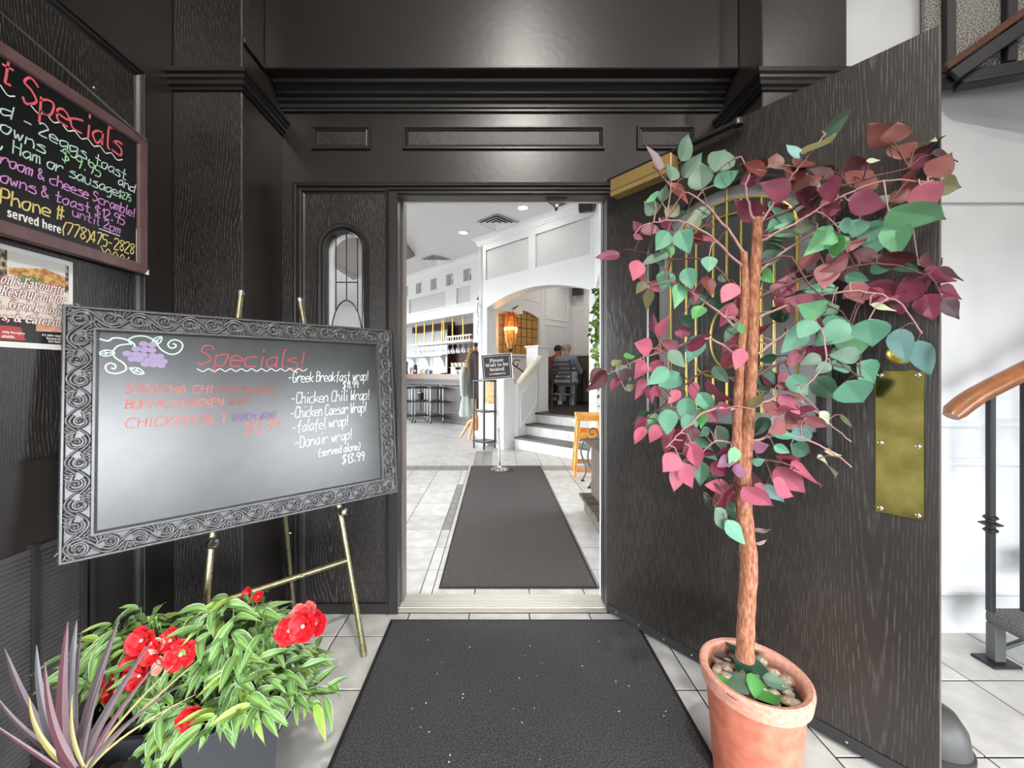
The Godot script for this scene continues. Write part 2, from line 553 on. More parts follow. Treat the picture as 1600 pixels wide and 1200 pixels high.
	for k in leafc:
		var m := mat("leaf_" + k, leafc[k], 0.5)
		m.vertex_color_use_as_albedo = true
		m.backlight_enabled = true
		m.backlight = Color(leafc[k].r * 0.5, leafc[k].g * 0.5, leafc[k].b * 0.5)
	var tint := mat("tinted", Color.WHITE, 0.55)
	tint.vertex_color_use_as_albedo = true
	var tl := mat("tinted_leaf", Color.WHITE, 0.5)
	tl.vertex_color_use_as_albedo = true
	tl.backlight_enabled = true
	tl.backlight = Color(0.2, 0.25, 0.15)
	mat("petal_red", rgb(206, 24, 34), 0.5)
	mat("petal_pink", rgb(222, 96, 96), 0.5)
	mat("petal_pale", rgb(236, 178, 160), 0.5)
	mat("stem_green", rgb(110, 140, 62), 0.6)
	mat("pot_black", rgb(44, 45, 48), 0.5)
	var cl := mat("cloth", Color.WHITE, 0.9)
	cl.vertex_color_use_as_albedo = true
	mat("jacket_dark", rgb(58, 50, 48), 0.75)
	mat("jacket_tan", rgb(150, 112, 66), 0.85)
	mat("garment_sage", rgb(168, 178, 166), 0.9)
	mat("leather_olive", rgb(92, 86, 72), 0.5)
	mat("ceramic", rgb(236, 228, 208), 0.3)
	mat("cup_paper", rgb(236, 234, 230), 0.6)
	mat("hair_grey", rgb(150, 138, 128), 0.8)
	mat("hair_dark", rgb(34, 26, 24), 0.7)


func _ready() -> void:
	rng.seed = 11
	# camera: level, with the lens shifted a little
	var cam := Camera3D.new()
	cam.name = "camera"
	cam.projection = Camera3D.PROJECTION_FRUSTUM
	cam.near = 0.05
	cam.far = 60.0
	cam.size = 0.05 * 1200.0 / F
	cam.frustum_offset = Vector2(25.0 / F * 0.05, -17.0 / F * 0.05)
	cam.position = Vector3(0, 1.2, 0)
	add_child(cam)
	cam.current = true
	# daylight
	var env := Environment.new()
	var sky := Sky.new()
	var sm := ProceduralSkyMaterial.new()
	sm.sky_top_color = Color(0.92, 0.95, 0.985)
	sm.sky_horizon_color = Color(0.97, 0.985, 1.0)
	sm.ground_bottom_color = Color(0.57, 0.56, 0.55)
	sm.ground_horizon_color = Color(0.68, 0.67, 0.66)
	sm.sky_energy_multiplier = 5.0
	sm.ground_energy_multiplier = 3.4
	sky.sky_material = sm
	env.background_mode = Environment.BG_SKY
	env.sky = sky
	env.tonemap_mode = Environment.TONE_MAPPER_LINEAR
	env.tonemap_exposure = 0.71
	env.sdfgi_enabled = true
	env.ssao_enabled = true
	env.ssil_enabled = true
	var we := WorldEnvironment.new()
	we.name = "daylight"
	we.environment = env
	add_child(we)

	make_materials()
	build_foyer_shell()
	build_restaurant_shell()
	build_floors()
	build_entry_wall()
	build_left_wall()
	build_door()
	build_stair()
	build_mats()
	build_upper_sign()
	build_poster()
	build_easel()
	build_chalkboard()
	build_tree()
	build_flower_pots()
	build_cordyline()
	build_ceiling_fittings()
	build_steps()
	build_bar()
	build_alcove()
	build_waiting_area()


func lit(called: String, parent: Node3D, p: Vector3, size: float, energy: float, c := Color(1.0, 0.975, 0.945)) -> void:
	var l := AreaLight3D.new()
	l.name = called
	l.area_size = Vector2(size, size)
	l.light_energy = energy
	l.light_color = c
	l.shadow_enabled = true
	l.position = p
	l.rotation.x = -PI / 2
	parent.add_child(l, true)


# ---------------------------------------------------------------- the foyer the camera stands in
func build_foyer_shell() -> void:
	var w := shell("wall_left", "black painted oak wall on the left that carries the hung chalkboard and poster", "wall")
	part("wall_board", Mb.new().span(Vector3(-1.50, 0, -D), Vector3(-1.364, 4.0, 0.2)), M.black_paint, w)
	part("wall_plaster", Mb.new().span(Vector3(-1.50, 0, 0.2), Vector3(-1.364, 4.0, 3.6)), M.white_paint, w)
	# the white wall beside the open door
	w = shell("wall_right", "white panelled wall behind the stair, right of the open door", "wall")
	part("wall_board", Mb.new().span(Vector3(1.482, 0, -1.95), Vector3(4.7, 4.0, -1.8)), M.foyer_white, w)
	var c := shell("ceiling", "white foyer ceiling above the entry", "ceiling")
	part("ceiling_board", Mb.new().span(Vector3(-1.5, 4.0, -2.1), Vector3(4.7, 4.15, 3.7)), M.ceiling_paint, c)
	# behind the camera: a glazed street front, and a side window by the stair
	w = shell("wall_back", "black street front of the foyer with tall openings", "wall")
	var s := [Vector3(-1.0, 0.3, 1.88), Vector3(3.6, 0.3, 1.88)]
	part("wall_board", Mb.new().holed(Transform3D(Basis(), Vector3(0, 0, 3.6)), -1.5, 4.7, 0.0, 4.0, s, 0.0, 0.15), M.black_paint, w)
	var b := Mb.new()
	for x in [0.1, 1.2, 2.4]:
		b.span(Vector3(x - 0.03, 0.3, 3.62), Vector3(x + 0.03, 1.88, 3.7), 0.004)
	part("mullion", b, M.black_gloss, w)
	w = shell("wall_side", "black side wall of the foyer with a wide window", "wall")
	var xf := Transform3D(Basis(Vector3(0, 0, 1), Vector3.UP, Vector3(-1, 0, 0)), Vector3(4.55, 0, 0))
	s = [Vector3(0.9, 0.1, 1.6), Vector3(3.4, 0.1, 1.6)]
	part("wall_board", Mb.new().holed(xf, -1.95, 3.75, 0.0, 4.0, s, -0.15, 0.0), M.black_paint, w)
	# recessed lights in the foyer ceiling
	var where := ["over the mat", "over the stair", "at the street front", "in the corner by the windows", "nearest the black beam"]
	var fl := 0
	for p in [[0.3, 0.5], [2.4, 0.5], [0.3, 2.4], [2.4, 2.4], [0.2, -0.35]]:
		var o := thing("foyer_downlight", "recessed foyer ceiling downlight out of view, " + where[fl], "downlight", Vector3(p[0], 4.0, p[1]), 0.0, "foyer ceiling downlights")
		fl += 1
		part("trim_ring", Mb.new().lathe([Vector2(0.082, -0.002), Vector2(0.086, -0.01), Vector2(0.105, -0.007), Vector2(0.11, 0.0)], 28), M.white_trim, o)
		part("lens", Mb.new().lathe([Vector2(0.0, -0.009), Vector2(0.06, -0.008), Vector2(0.083, -0.004)], 28), M.lamp_glow, o)
		lit("lamp", o, Vector3(0, -0.03, 0), 0.15, [14.0, 2.4, 7.0, 2.4, 1.4][fl - 1])
	# mouldings on the white wall
	var t := shell("trim_1", "white mouldings and baseboard on the wall behind the stair", "moulding")
	for y in [2.02, 0.965, 0.785]:
		var p := [Vector2(0, y - 0.022), Vector2(0.008, y - 0.022), Vector2(0.014, y - 0.012), Vector2(0.008, y - 0.004), Vector2(0.013, y + 0.008), Vector2(0.006, y + 0.018), Vector2(0, y + 0.02)]
		if y > 1.5:
			p = [Vector2(0, y - 0.025), Vector2(0.012, y - 0.025), Vector2(0.012, y + 0.02), Vector2(0, y + 0.022)]
		part("moulding", Mb.new().run([Vector2(1.482, -1.8), Vector2(4.55, -1.8)], p), M.foyer_trim, t)
	part("baseboard", Mb.new().run([Vector2(1.482, -1.8), Vector2(4.55, -1.8)], [Vector2(0, 0), Vector2(0.026, 0), Vector2(0.026, 0.06), Vector2(0.02, 0.068), Vector2(0.02, 0.078), Vector2(0.014, 0.086), Vector2(0.014, 0.162), Vector2(0.022, 0.172), Vector2(0.022, 0.186), Vector2(0.008, 0.2), Vector2(0, 0.205)]), M.foyer_trim, t)


# ---------------------------------------------------------------- the restaurant beyond
func arch(x0: float, x1: float, spring: float, rise: float, n := 20, bottom := 0.0) -> Array:
	# a segmental arch
	var h := (x1 - x0) * 0.5
	var r := (h * h + rise * rise) / (2.0 * rise)
	var a := []
	for i in n + 1:
		var x := lerpf(-h, h, float(i) / n)
		a.append(Vector3((x0 + x1) * 0.5 + x, bottom, spring + rise - r + sqrt(maxf(0.0, r * r - x * x))))
	return a

const CEIL := 3.465

func build_restaurant_shell() -> void:
	var c := shell("ceiling", "white restaurant ceiling with vents and recessed lights", "ceiling")
	part("ceiling_board", Mb.new().span(Vector3(-7.2, CEIL, -13.2), Vector3(6.2, CEIL + 0.15, -2.01)), M.ceiling_paint, c)
	var crown := [Vector2(0, CEIL - 0.13), Vector2(0.012, CEIL - 0.13), Vector2(0.016, CEIL - 0.11), Vector2(0.03, CEIL - 0.1), Vector2(0.034, CEIL - 0.075), Vector2(0.06, CEIL - 0.045), Vector2(0.08, CEIL - 0.035), Vector2(0.082, CEIL - 0.015), Vector2(0.095, CEIL - 0.012), Vector2(0.095, CEIL - 0.001)]
	# the wall with the broad arch over the steps
	var w := shell("wall_arch", "white wall with a broad arch over the tiled steps", "wall")
	var xf := face_n(4.385)
	part("wall_board", Mb.new().holed(xf, -4.797, -2.596, 0.0, CEIL, arch(-4.6, -2.66, 2.28, 0.19), -0.22, -0.03), M.white_paint, w)
	part("arch_board", Mb.new().holed(xf, -4.797, -2.596, 0.0, 2.745, arch(-4.6, -2.66, 2.28, 0.19), -0.03, 0.0), M.white_paint, w)
	var b := Mb.new()
	b._slab(xf, -4.797, -2.596, 3.232, 3.232, CEIL, CEIL, -0.03, 0.0)
	part("top_rail", b, M.white_paint, w)
	for s in [[-4.797, -4.6255], [-3.704, -3.571], [-2.66, -2.596]]:
		b = Mb.new()
		b._slab(xf, s[0], s[1], 2.745, 2.745, 3.232, 3.232, -0.03, 0.0)
		part("stile", b, M.white_paint, w)
	for s in [[-4.6255, -3.704], [-3.571, -2.66]]:
		b = Mb.new()
		b._slab(xf, s[0], s[1], 2.745, 2.745, 3.232, 3.232, -0.035, -0.024)
		part("panel", b, M.panel_paper, w)
	# its end, stepping back to the bar front
	b = Mb.new()
	b._slab(face_t(-4.797), 4.385, 5.4, 2.30, 2.30, CEIL, CEIL, 0.0, 0.1)
	b._slab(face_t(-4.797), 4.385, 4.62, 0.0, 0.0, 2.30, 2.30, 0.0, 0.1)
	part("wall_end", b, M.white_paint, w)
	var p0 := nt(4.385, -4.797)
	var p1 := nt(4.385, -2.596)
	var pe := nt(4.93, -4.797)
	var t := shell("trim_2", "white crown moulding over the arch", "moulding")
	part("crown", Mb.new().run([Vector2(pe.x, pe.z), Vector2(p0.x, p0.z), Vector2(p1.x, p1.z)], crown), M.white_trim, t)
	# the bar front with its row of niches
	w = shell("wall_bar", "white soffit wall over the bar with small niches and panels", "wall")
	xf = face_n(4.93)
	part("wall_board", _box_on(xf, -9.6, -4.797, 2.37, CEIL, -0.45, -0.12), M.white_paint, w)
	part("top_rail", _box_on(xf, -9.6, -4.797, 3.25, CEIL, -0.12, 0.0), M.white_paint, w)
	part("middle_rail", _box_on(xf, -9.6, -4.797, 2.915, 3.01, -0.12, 0.0), M.white_paint, w)
	part("bottom_rail", _box_on(xf, -9.6, -4.797, 2.37, 2.6, -0.12, 0.0), M.white_paint, w)
	part("ledge", _box_on(xf, -9.6, -4.8, 2.545, 2.575, 0.0, 0.02), M.white_trim, w)
	var cuts := []
	for px in [612.0, 633.5, 654.4, 677.4, 702.2, 729.8]:
		var q: float = (px - 775.0) / F
		cuts.append(4.93 * (q - 1.0) / (q + 1.0))
	var last := -9.6
	for u in cuts:
		part("pier", _box_on(xf, last, u - 0.115, 3.01, 3.25, -0.12, 0.0), M.white_paint, w)
		last = u + 0.115
		part("niche_panel", Mb.new().prism(PackedVector2Array([Vector2(u - 0.04, 3.02), Vector2(u + 0.05, 3.02), Vector2(u + 0.05, 3.14), Vector2(u + 0.03, 3.18), Vector2(u + 0.005, 3.19), Vector2(u - 0.02, 3.18), Vector2(u - 0.04, 3.14)]), xf, -0.119, -0.108), M.dark_plastic, w)
	part("pier", _box_on(xf, last, -4.797, 3.01, 3.25, -0.12, 0.0), M.white_paint, w)
	last = -9.6
	for u in [[-7.82, -6.425], [-6.066, -5.635]]:
		part("stile", _box_on(xf, last, u[0], 2.6, 2.915, -0.12, 0.0), M.white_paint, w)
		part("panel", _box_on(xf, u[0], u[1], 2.6, 2.915, -0.12, -0.035), M.panel_paper, w)
		last = u[1]
	part("stile", _box_on(xf, last, -4.797, 2.6, 2.915, -0.12, 0.0), M.white_paint, w)
	part("pillar", _box_on(xf, -5.58, -5.2, 0.0, 2.37, -0.3, -0.03), M.white_paint, w)
	t = shell("trim_3", "white crown moulding over the bar niches", "moulding")
	var q0 := nt(4.93, -9.6)
	var q1 := nt(4.93, -4.797)
	part("crown", Mb.new().run([Vector2(q0.x, q0.z), Vector2(q1.x, q1.z)], crown), M.white_trim, t)
	# behind the bar
	w = shell("wall_back_bar", "pale wall behind the bar", "wall")
	part("wall_board", _box_on(face_n(7.3), -14.0, -5.4, 0.0, CEIL, -0.1, 0.0), M.white_paint, w)
	# outer walls with windows
	w = shell("wall_side", "white outer wall of the restaurant with wide windows", "wall")
	xf = Transform3D(Basis(Vector3(0, 0, -1), Vector3.UP, Vector3(1, 0, 0)), Vector3(-7.0, 0, 0))
	part("wall_board", Mb.new().holed(xf, 2.0, 13.1, 0.0, CEIL, [Vector3(2.6, 0.4, 2.8), Vector3(10.4, 0.4, 2.8)], -0.15, 0.0), M.white_paint, w)
	w = shell("wall_far", "white far wall of the restaurant", "wall")
	part("wall_board", Mb.new().span(Vector3(-7.0, 0, -13.1), Vector3(6.1, CEIL, -13.0)), M.white_paint, w)
	w = shell("wall_dining", "white outer wall of the dining side", "wall")
	xf = Transform3D(Basis(Vector3(0, 0, 1), Vector3.UP, Vector3(-1, 0, 0)), Vector3(6.0, 0, 0))
	part("wall_board", Mb.new().holed(xf, -13.0, -2.0, 0.0, CEIL, [Vector3(-6.8, 0.4, 2.6), Vector3(-2.6, 0.4, 2.6)], -0.15, 0.0), M.white_paint, w)
	# the side wall with its own arch, seen on edge past the door
	w = shell("wall_side_arch", "white side wall with a second arch behind the hanging vine", "wall")
	xf = Transform3D(Basis(Vector3(0, 0, 1), Vector3.UP, Vector3(-1, 0, 0)), Vector3(1.265, 0, 0))
	part("wall_board", Mb.new().holed(xf, -4.936, -2.6, 0.0, CEIL, arch(-4.86, -2.9, 2.32, 0.3), -0.15, 0.0), M.white_paint, w)
	t = shell("trim_4", "white crown moulding over the second arch", "moulding")
	part("crown", Mb.new().run([Vector2(1.265, -4.936), Vector2(1.265, -2.6)], _flip(crown)), M.white_trim, t)
	w = shell("column", "cream painted pillar behind the hanging vine", "pillar")
	part("shaft", Mb.new().span(Vector3(1.33, 0, -5.5), Vector3(1.62, 2.6, -5.2), 0.01), M.cream_paint, w)

func _flip(p: Array) -> Array:
	var a := []
	for q in p:
		a.append(Vector2(-q.x, q.y))
	return a

func _box_on(xf: Transform3D, x0: float, x1: float, y0: float, y1: float, z0: float, z1: float) -> Mb:
	var b := Mb.new()
	b._slab(xf, x0, x1, y0, y0, y1, y1, z0, z1)
	b.quad(xf * Vector3(x0, y0, z0), xf * Vector3(x1, y0, z0), xf * Vector3(x1, y0, z1), xf * Vector3(x0, y0, z1), Vector3.DOWN)
	return b


# ---------------------------------------------------------------- floors: every tile is a piece of its own
func tile_box(sx: float, sz: float, cache: Dictionary) -> ArrayMesh:
	var k := "%.3f %.3f" % [sx, sz]
	if not cache.has(k):
		cache[k] = Mb.new().box(Vector3.ZERO, Vector3(sx - 0.006, 0.01, sz - 0.006), Basis(), 0.0014).done()
	return cache[k]

func lay(parent: Node3D, xs: Array, zs: Array, cache: Dictionary, dark := false) -> void:
	for i in xs.size() - 1:
		for k in zs.size() - 1:
			var o := part("tile", tile_box(xs[i + 1] - xs[i], zs[k + 1] - zs[k], cache), M.tile_dark if dark else M["tile%d" % rng.randi_range(0, 2)], parent)
			o.position = Vector3((xs[i] + xs[i + 1]) * 0.5, -0.005 + rng.randf_range(-0.0004, 0.0004), -(zs[k] + zs[k + 1]) * 0.5)

func build_floors() -> void:
	rng.seed = 101
	var cache := {}
	var f := shell("floor", "pale square tiled floor of the foyer with dark grout", "floor")
	part("grout_bed", Mb.new().span(Vector3(-1.5, -0.2, -1.98), Vector3(4.7, -0.0025, 3.75)), M.grout, f)
	var xs := [-1.364]
	for k in range(-2, 7):
		xs.append(-0.73 + 0.2985 * k)
	lay(f, xs, [0.263, 0.561, 0.859, 1.157, 1.455, 1.753, 1.921], cache)
	lay(f, [1.061, 1.3595, 1.533, 1.853, 2.173, 2.493, 2.813], [0.3, 0.6, 0.9, 1.2, 1.5, 1.8], cache)
	f = shell("floor", "pale tiled restaurant floor with a grey tile border", "floor")
	part("grout_bed", Mb.new().span(Vector3(-7.1, -0.2, -13.1), Vector3(6.1, -0.0025, -2.02)), M.grout_light, f)
	var zs := [2.08]
	for k in 9:
		zs.append(2.343 + 0.3 * k)
	lay(f, [-1.6154, -1.3154, -1.0154, -0.7154, -0.4154], zs, cache)
	lay(f, [-0.35, -0.116, 0.183, 0.482, 0.58, 0.88, 1.18, 1.48], zs, cache)
	lay(f, [-0.4154, -0.35], [2.08, 2.343, 2.643, 2.943], cache)
	lay(f, [-0.4154, -0.35], [2.943, 3.09, 3.243, 3.39, 3.543, 3.69, 3.843, 3.99, 4.143], cache, true)
	lay(f, [-0.4154, -0.35], [4.143, 4.443, 4.743], cache)
	lay(f, [-2.2, -1.9, -1.6, -1.3, -1.0, -0.7, -0.35], [4.743, 4.98], cache, true)
	lay(f, [0.58, 0.88, 1.18, 1.48], [4.743, 4.98], cache, true)
	lay(f, [-0.35, -0.06, 0.183, 0.482, 0.58], [4.743, 4.98], cache)
	lay(f, [-0.3, -0.18, -0.06], [4.98, 5.44, 5.9], cache, true)
	lay(f, [-0.06, 0.28, 0.6, 0.9, 1.2], [4.98, 5.3, 5.6, 5.9, 6.2], cache)
	# beyond, the tiles turn to lie with the bar
	var zone := PackedVector2Array([Vector2(-0.3, 4.98), Vector2(-0.3, 5.9), Vector2(0.2, 5.9), Vector2(0.2, 6.6), Vector2(-0.1, 8.2), Vector2(-1.6, 9.9), Vector2(-2.6, 9.9), Vector2(-1.24, 4.98)])
	for i in range(-4, 18):
		for k in range(8, 36):
			var c := nt(0.36 * i + 0.18 + 1.0, -0.36 * k + 3.0)
			var r := 0.36 * R2 - 0.003
			var sq := PackedVector2Array([Vector2(c.x - r, -c.z), Vector2(c.x, -c.z + r), Vector2(c.x + r, -c.z), Vector2(c.x, -c.z - r)])
			for g in Geometry2D.intersect_polygons(sq, zone):
				var q := PackedVector2Array()
				for e in g:
					q.append(Vector2(e.x, -e.y))
				part("tile", Mb.new().prism(q, Transform3D(Basis(Vector3.RIGHT, Vector3(0, 0, 1), Vector3.UP), Vector3.ZERO), -0.006, 0.0), M["tile%d" % rng.randi_range(0, 2)], f)
	# threshold
	var t := shell("trim_5", "ribbed aluminium threshold in the doorway", "threshold")
	var prof := [Vector2(0, 0), Vector2(0, 0.006), Vector2(0.012, 0.012)]
	for k in 9:
		var x := 0.014 + k * 0.0135
		prof.append_array([Vector2(x, 0.014), Vector2(x + 0.008, 0.014), Vector2(x + 0.0095, 0.011), Vector2(x + 0.012, 0.011)])
	prof.append_array([Vector2(0.142, 0.012), Vector2(0.152, 0.006), Vector2(0.152, 0.0)])
	var b := Mb.new()
	for i in prof.size() - 1:
		var p: Vector2 = prof[i]
		var q: Vector2 = prof[i + 1]
		var e := (q - p).normalized()
		b.quad(Vector3(-0.491, p.y, -2.075 + p.x), Vector3(0.556, p.y, -2.075 + p.x), Vector3(0.556, q.y, -2.075 + q.x), Vector3(-0.491, q.y, -2.075 + q.x), Vector3(0, e.x, -e.y))
	part("saddle", b, M.aluminium, t)


# ---------------------------------------------------------------- the black entry wall
func build_entry_wall() -> void:
	var front := Transform3D(Basis(), Vector3(0, 0, -D))
	var w := shell("wall_front", "black panelled entry wall round the open doorway", "wall")
	part("header_board", Mb.new().span(Vector3(-1.5, 2.098, -2.01), Vector3(1.5, 4.0, -D)), M.black_paint, w)
	part("header_back", Mb.new().span(Vector3(-7.1, 2.135, -2.06), Vector3(6.1, 4.0, -2.01)), M.white_paint, w)
	# left board with the arched light cut out of it
	var s := []
	for i in 25:
		var a := PI * (1.0 - i / 24.0)
		var x := cos(a) * 0.108
		var y := sin(a) * 0.108
		s.append(Vector3(-0.7635 + x, 0.885 - y, 1.82 + y))
	part("board", Mb.new().holed(front, -1.5, -0.49, 0.0, 2.098, s, -0.085, 0.0), M.black_oak, w)
	part("board_back", Mb.new().holed(front, -7.1, -0.49, 0.0, 2.098, s, -0.135, -0.085), M.white_paint, w)
	part("board", Mb.new().span(Vector3(0.556, 0, -2.01), Vector3(1.5, 2.098, -D)), M.black_oak, w)
	part("board_back", Mb.new().span(Vector3(0.556, 0, -2.06), Vector3(6.1, 2.098, -2.01)), M.white_paint, w)
	part("jamb", Mb.new().span(Vector3(-0.535, 0, -2.01), Vector3(-0.489, 2.1, -D + 0.018), 0.003), M.black_gloss, w)
	part("jamb", Mb.new().span(Vector3(0.553, 0, -2.03), Vector3(0.58, 2.1, -D - 0.055), 0.003), M.black_gloss, w)
	part("jamb_lining", Mb.new().span(Vector3(-0.489, 0, -2.06), Vector3(-0.48, 2.098, -1.99)), M.door_edge, w)
	part("head_lining", Mb.new().span(Vector3(-0.489, 2.088, -2.01), Vector3(0.556, 2.098, -1.995)), M.white_trim, w)
	part("head_stop", Mb.new().span(Vector3(-0.489, 2.09, -1.995), Vector3(0.556, 2.1, -1.93)), M.door_edge, w)
	part("base_board", Mb.new().span(Vector3(-1.072, 0, -D), Vector3(-0.535, 0.05, -D + 0.018), 0.004), M.black_gloss, w)
	# the great moulding round door and side lights
	var mp := [Vector2(0, 0), Vector2(0.002, 0.018), Vector2(0.01, 0.022), Vector2(0.018, 0.02), Vector2(0.022, 0.01), Vector2(0.032, 0.014), Vector2(0.04, 0.012), Vector2(0.046, 0.004), Vector2(0.054, 0.0)]
	var t := shell("trim_6", "black moulding framing the doorway and its side lights", "moulding")
	part("moulding", Mb.new().moulding(front, -1.011, 1.06, -0.2, 2.15, mp), M.black_gloss, t)
	part("architrave", Mb.new().moulding(front, -0.553, 0.62, -0.2, 2.128, [Vector2(0, 0), Vector2(0.004, 0.016), Vector2(0.016, 0.02), Vector2(0.022, 0.012), Vector2(0.03, 0.012), Vector2(0.032, 0.0)]), M.black_gloss, t)
	# three frieze panels
	var k := 0
	for x in [[-0.924, -0.626], [-0.468, 0.545], [0.703, 1.0]]:
		var fr := [Vector2(0, 0), Vector2(0.004, 0.012), Vector2(0.012, 0.012), Vector2(0.018, 0.005), Vector2(0.024, 0.008), Vector2(0.03, 0.0005)]
		var o := shell("trim_%d" % (7 + k), ["short framed frieze panel over the arched side light", "long framed frieze panel over the doorway", "short framed frieze panel above the open black door"][k], "panel")
		part("moulding", Mb.new().moulding(front, x[0], x[1], 2.316, 2.438, fr), M.black_gloss, o)
		part("panel", Mb.new().span(Vector3(x[0] + 0.028, 2.344, -D), Vector3(x[1] - 0.028, 2.41, -D + 0.002)), M.black_oak_dark, o)
		k += 1
	# crown and hung beam
	t = shell("trim_10", "black crown moulding under the beam over the doorway", "moulding")
	part("crown", Mb.new().run([Vector2(-1.072, -D), Vector2(1.123, -D)], [Vector2(0, 2.505), Vector2(0.012, 2.505), Vector2(0.012, 2.515), Vector2(0.02, 2.52), Vector2(0.022, 2.535), Vector2(0.036, 2.542), Vector2(0.04, 2.552), Vector2(0.036, 2.56), Vector2(0.05, 2.566), Vector2(0.052, 2.578), Vector2(0.062, 2.584), Vector2(0.062, 2.594), Vector2(0.08, 2.6), Vector2(0.085, 2.612), Vector2(0, 2.612)]), M.black_gloss, t)
	var be := shell("beam", "black boxed beam across the top of the entry", "beam")
	part("fascia", Mb.new().span(Vector3(-1.072, 2.612, -D), Vector3(1.123, 4.0, -1.777), 0.004), M.black_paint, be)
	part("lip", Mb.new().span(Vector3(-1.072, 2.607, -1.8), Vector3(1.123, 2.622, -1.772), 0.004), M.black_gloss, be)
	# columns either side
	for side in [0, 1]:
		var x0 := -1.364 if side == 0 else 1.123
		var x1 := -1.072 if side == 0 else 1.482
		var c := shell("column", "square black column with a moulded capital, " + ("left of the doorway" if side == 0 else "behind the open door's top"), "column")
		part("shaft", Mb.new().span(Vector3(x0, 0, -D), Vector3(x1, 4.0, -1.62), 0.004), M.black_oak if side == 0 else M.black_paint, c)
		var path := [Vector2(x0, -1.62), Vector2(x1, -1.62), Vector2(x1, -D)] if side == 0 else [Vector2(x0, -D), Vector2(x0, -1.62), Vector2(x1, -1.62), Vector2(x1, -1.8)]
		part("capital", Mb.new().run(path, [Vector2(0, 2.39), Vector2(0.008, 2.39), Vector2(0.01, 2.402), Vector2(0.02, 2.406), Vector2(0.022, 2.42), Vector2(0.03, 2.428), Vector2(0.03, 2.44), Vector2(0.04, 2.446), Vector2(0.042, 2.462), Vector2(0, 2.462)]), M.black_gloss, c)
		part("base_board", Mb.new().run(path, [Vector2(0, 0.0), Vector2(0.014, 0.0), Vector2(0.014, 0.175), Vector2(0.006, 0.187), Vector2(0, 0.187)]), M.black_gloss, c)
		if side == 0:
			part("necking", Mb.new().span(Vector3(x1, 2.594, -1.777), Vector3(x1 + 0.012, 2.618, -1.62), 0.003), M.black_gloss, c)
			part("side_board", Mb.new().span(Vector3(x1 - 0.02, 0, -D), Vector3(x1 + 0.001, 2.39, -1.632)), M.black_paint, c)
	# the arched side light
	var g := shell("window_1", "narrow round-topped leaded side light left of the doorway", "window")
	var ring := []
	for r in [[0.128, 0.0], [0.128, 0.012], [0.118, 0.022], [0.106, 0.02], [0.1, 0.01], [0.094, 0.006], [0.09, -0.02], [0.088, -0.03]]:
		ring.append(stadium(-0.7635, 0.885, 1.82, r[0]))
		ring[-1] = [ring[-1], r[1]]
	var b := Mb.new()
	for i in ring.size() - 1:
		var p: Array = ring[i][0]
		var q: Array = ring[i + 1][0]
		for j in p.size():
			var l := (j + 1) % p.size()
			var a0 := Vector3(p[j].x, p[j].y, ring[i][1])
			var a1 := Vector3(p[l].x, p[l].y, ring[i][1])
			var b0 := Vector3(q[j].x, q[j].y, ring[i + 1][1])
			var b1 := Vector3(q[l].x, q[l].y, ring[i + 1][1])
			var nn := (a1 - a0).cross(b0 - a0).normalized()
			if nn.z < -0.2 or (absf(nn.z) <= 0.2 and nn.dot(a0 - Vector3(-0.7635, 1.35, a0.z)) * (1.0 if i < 3 else -1.0) < 0):
				nn = -nn
			b.quad(front * a0, front * a1, front * b1, front * b0, nn)
	part("frame", b, M.black_gloss, g)
	var lead := Mb.new()
	var zl := -0.028
	var pl := func(q: Array, r: float) -> void:
		var a := []
		for e in q:
			a.append(front * Vector3(e.x, e.y, zl))
		lead.tube(a, [r], 6)
	for x in [-0.814, -0.7603, -0.704]:
		var topy := 1.82 + sqrt(maxf(0.0, 0.09 * 0.09 - pow(x + 0.7635, 2.0)))
		pl.call([Vector2(x, 1.51 if absf(x + 0.76) > 0.02 else 1.57), Vector2(x, topy)], 0.003)
		pl.call([Vector2(x, 0.885 - (topy - 1.82)), Vector2(x, 1.19 if absf(x + 0.76) > 0.02 else 1.13)], 0.003)
	pl.call([Vector2(-0.814, 1.662), Vector2(-0.704, 1.662)], 0.003)
	pl.call([Vector2(-0.814, 1.04), Vector2(-0.704, 1.04)], 0.003)
	var el := []
	for i in 33:
		el.append(Vector2(-0.7605 + cos(TAU * i / 32.0) * 0.082, 1.35 + sin(TAU * i / 32.0) * 0.22))
	pl.call(el, 0.0035)
	part("caming", lead, M.lead, g)
	var st := stadium(-0.7635, 0.885, 1.82, 0.092)
	var poly := PackedVector2Array(st)
	for u in [[-0.9, -0.814, M.textured_glass], [-0.814, -0.7603, M.clear_glass], [-0.7603, -0.704, M.clear_glass], [-0.704, -0.6, M.textured_glass]]:
		for y in [[0.7, 1.04], [1.04, 1.662], [1.662, 2.0]]:
			var clip := PackedVector2Array([Vector2(u[0], y[0]), Vector2(u[1], y[0]), Vector2(u[1], y[1]), Vector2(u[0], y[1])])
			for q in Geometry2D.intersect_polygons(poly, clip):
				var pm := Mb.new()
				var id := Geometry2D.triangulate_polygon(q)
				for i in range(0, id.size(), 3):
					pm.flat(front * Vector3(q[id[i]].x, q[id[i]].y, -0.03), front * Vector3(q[id[i + 1]].x, q[id[i + 1]].y, -0.03), front * Vector3(q[id[i + 2]].x, q[id[i + 2]].y, -0.03), Vector3(0, 0, 1))
				part("pane", pm, u[2], g)

func stadium(cx: float, y0: float, y1: float, r: float, n := 20) -> Array:
	var a := []
	for i in n + 1:
		var u := PI * i / n
		a.append(Vector2(cx + cos(u) * r, y1 + sin(u) * r))
	for i in n + 1:
		var u := PI + PI * i / n
		a.append(Vector2(cx + cos(u) * r, y0 + sin(u) * r))
	return a


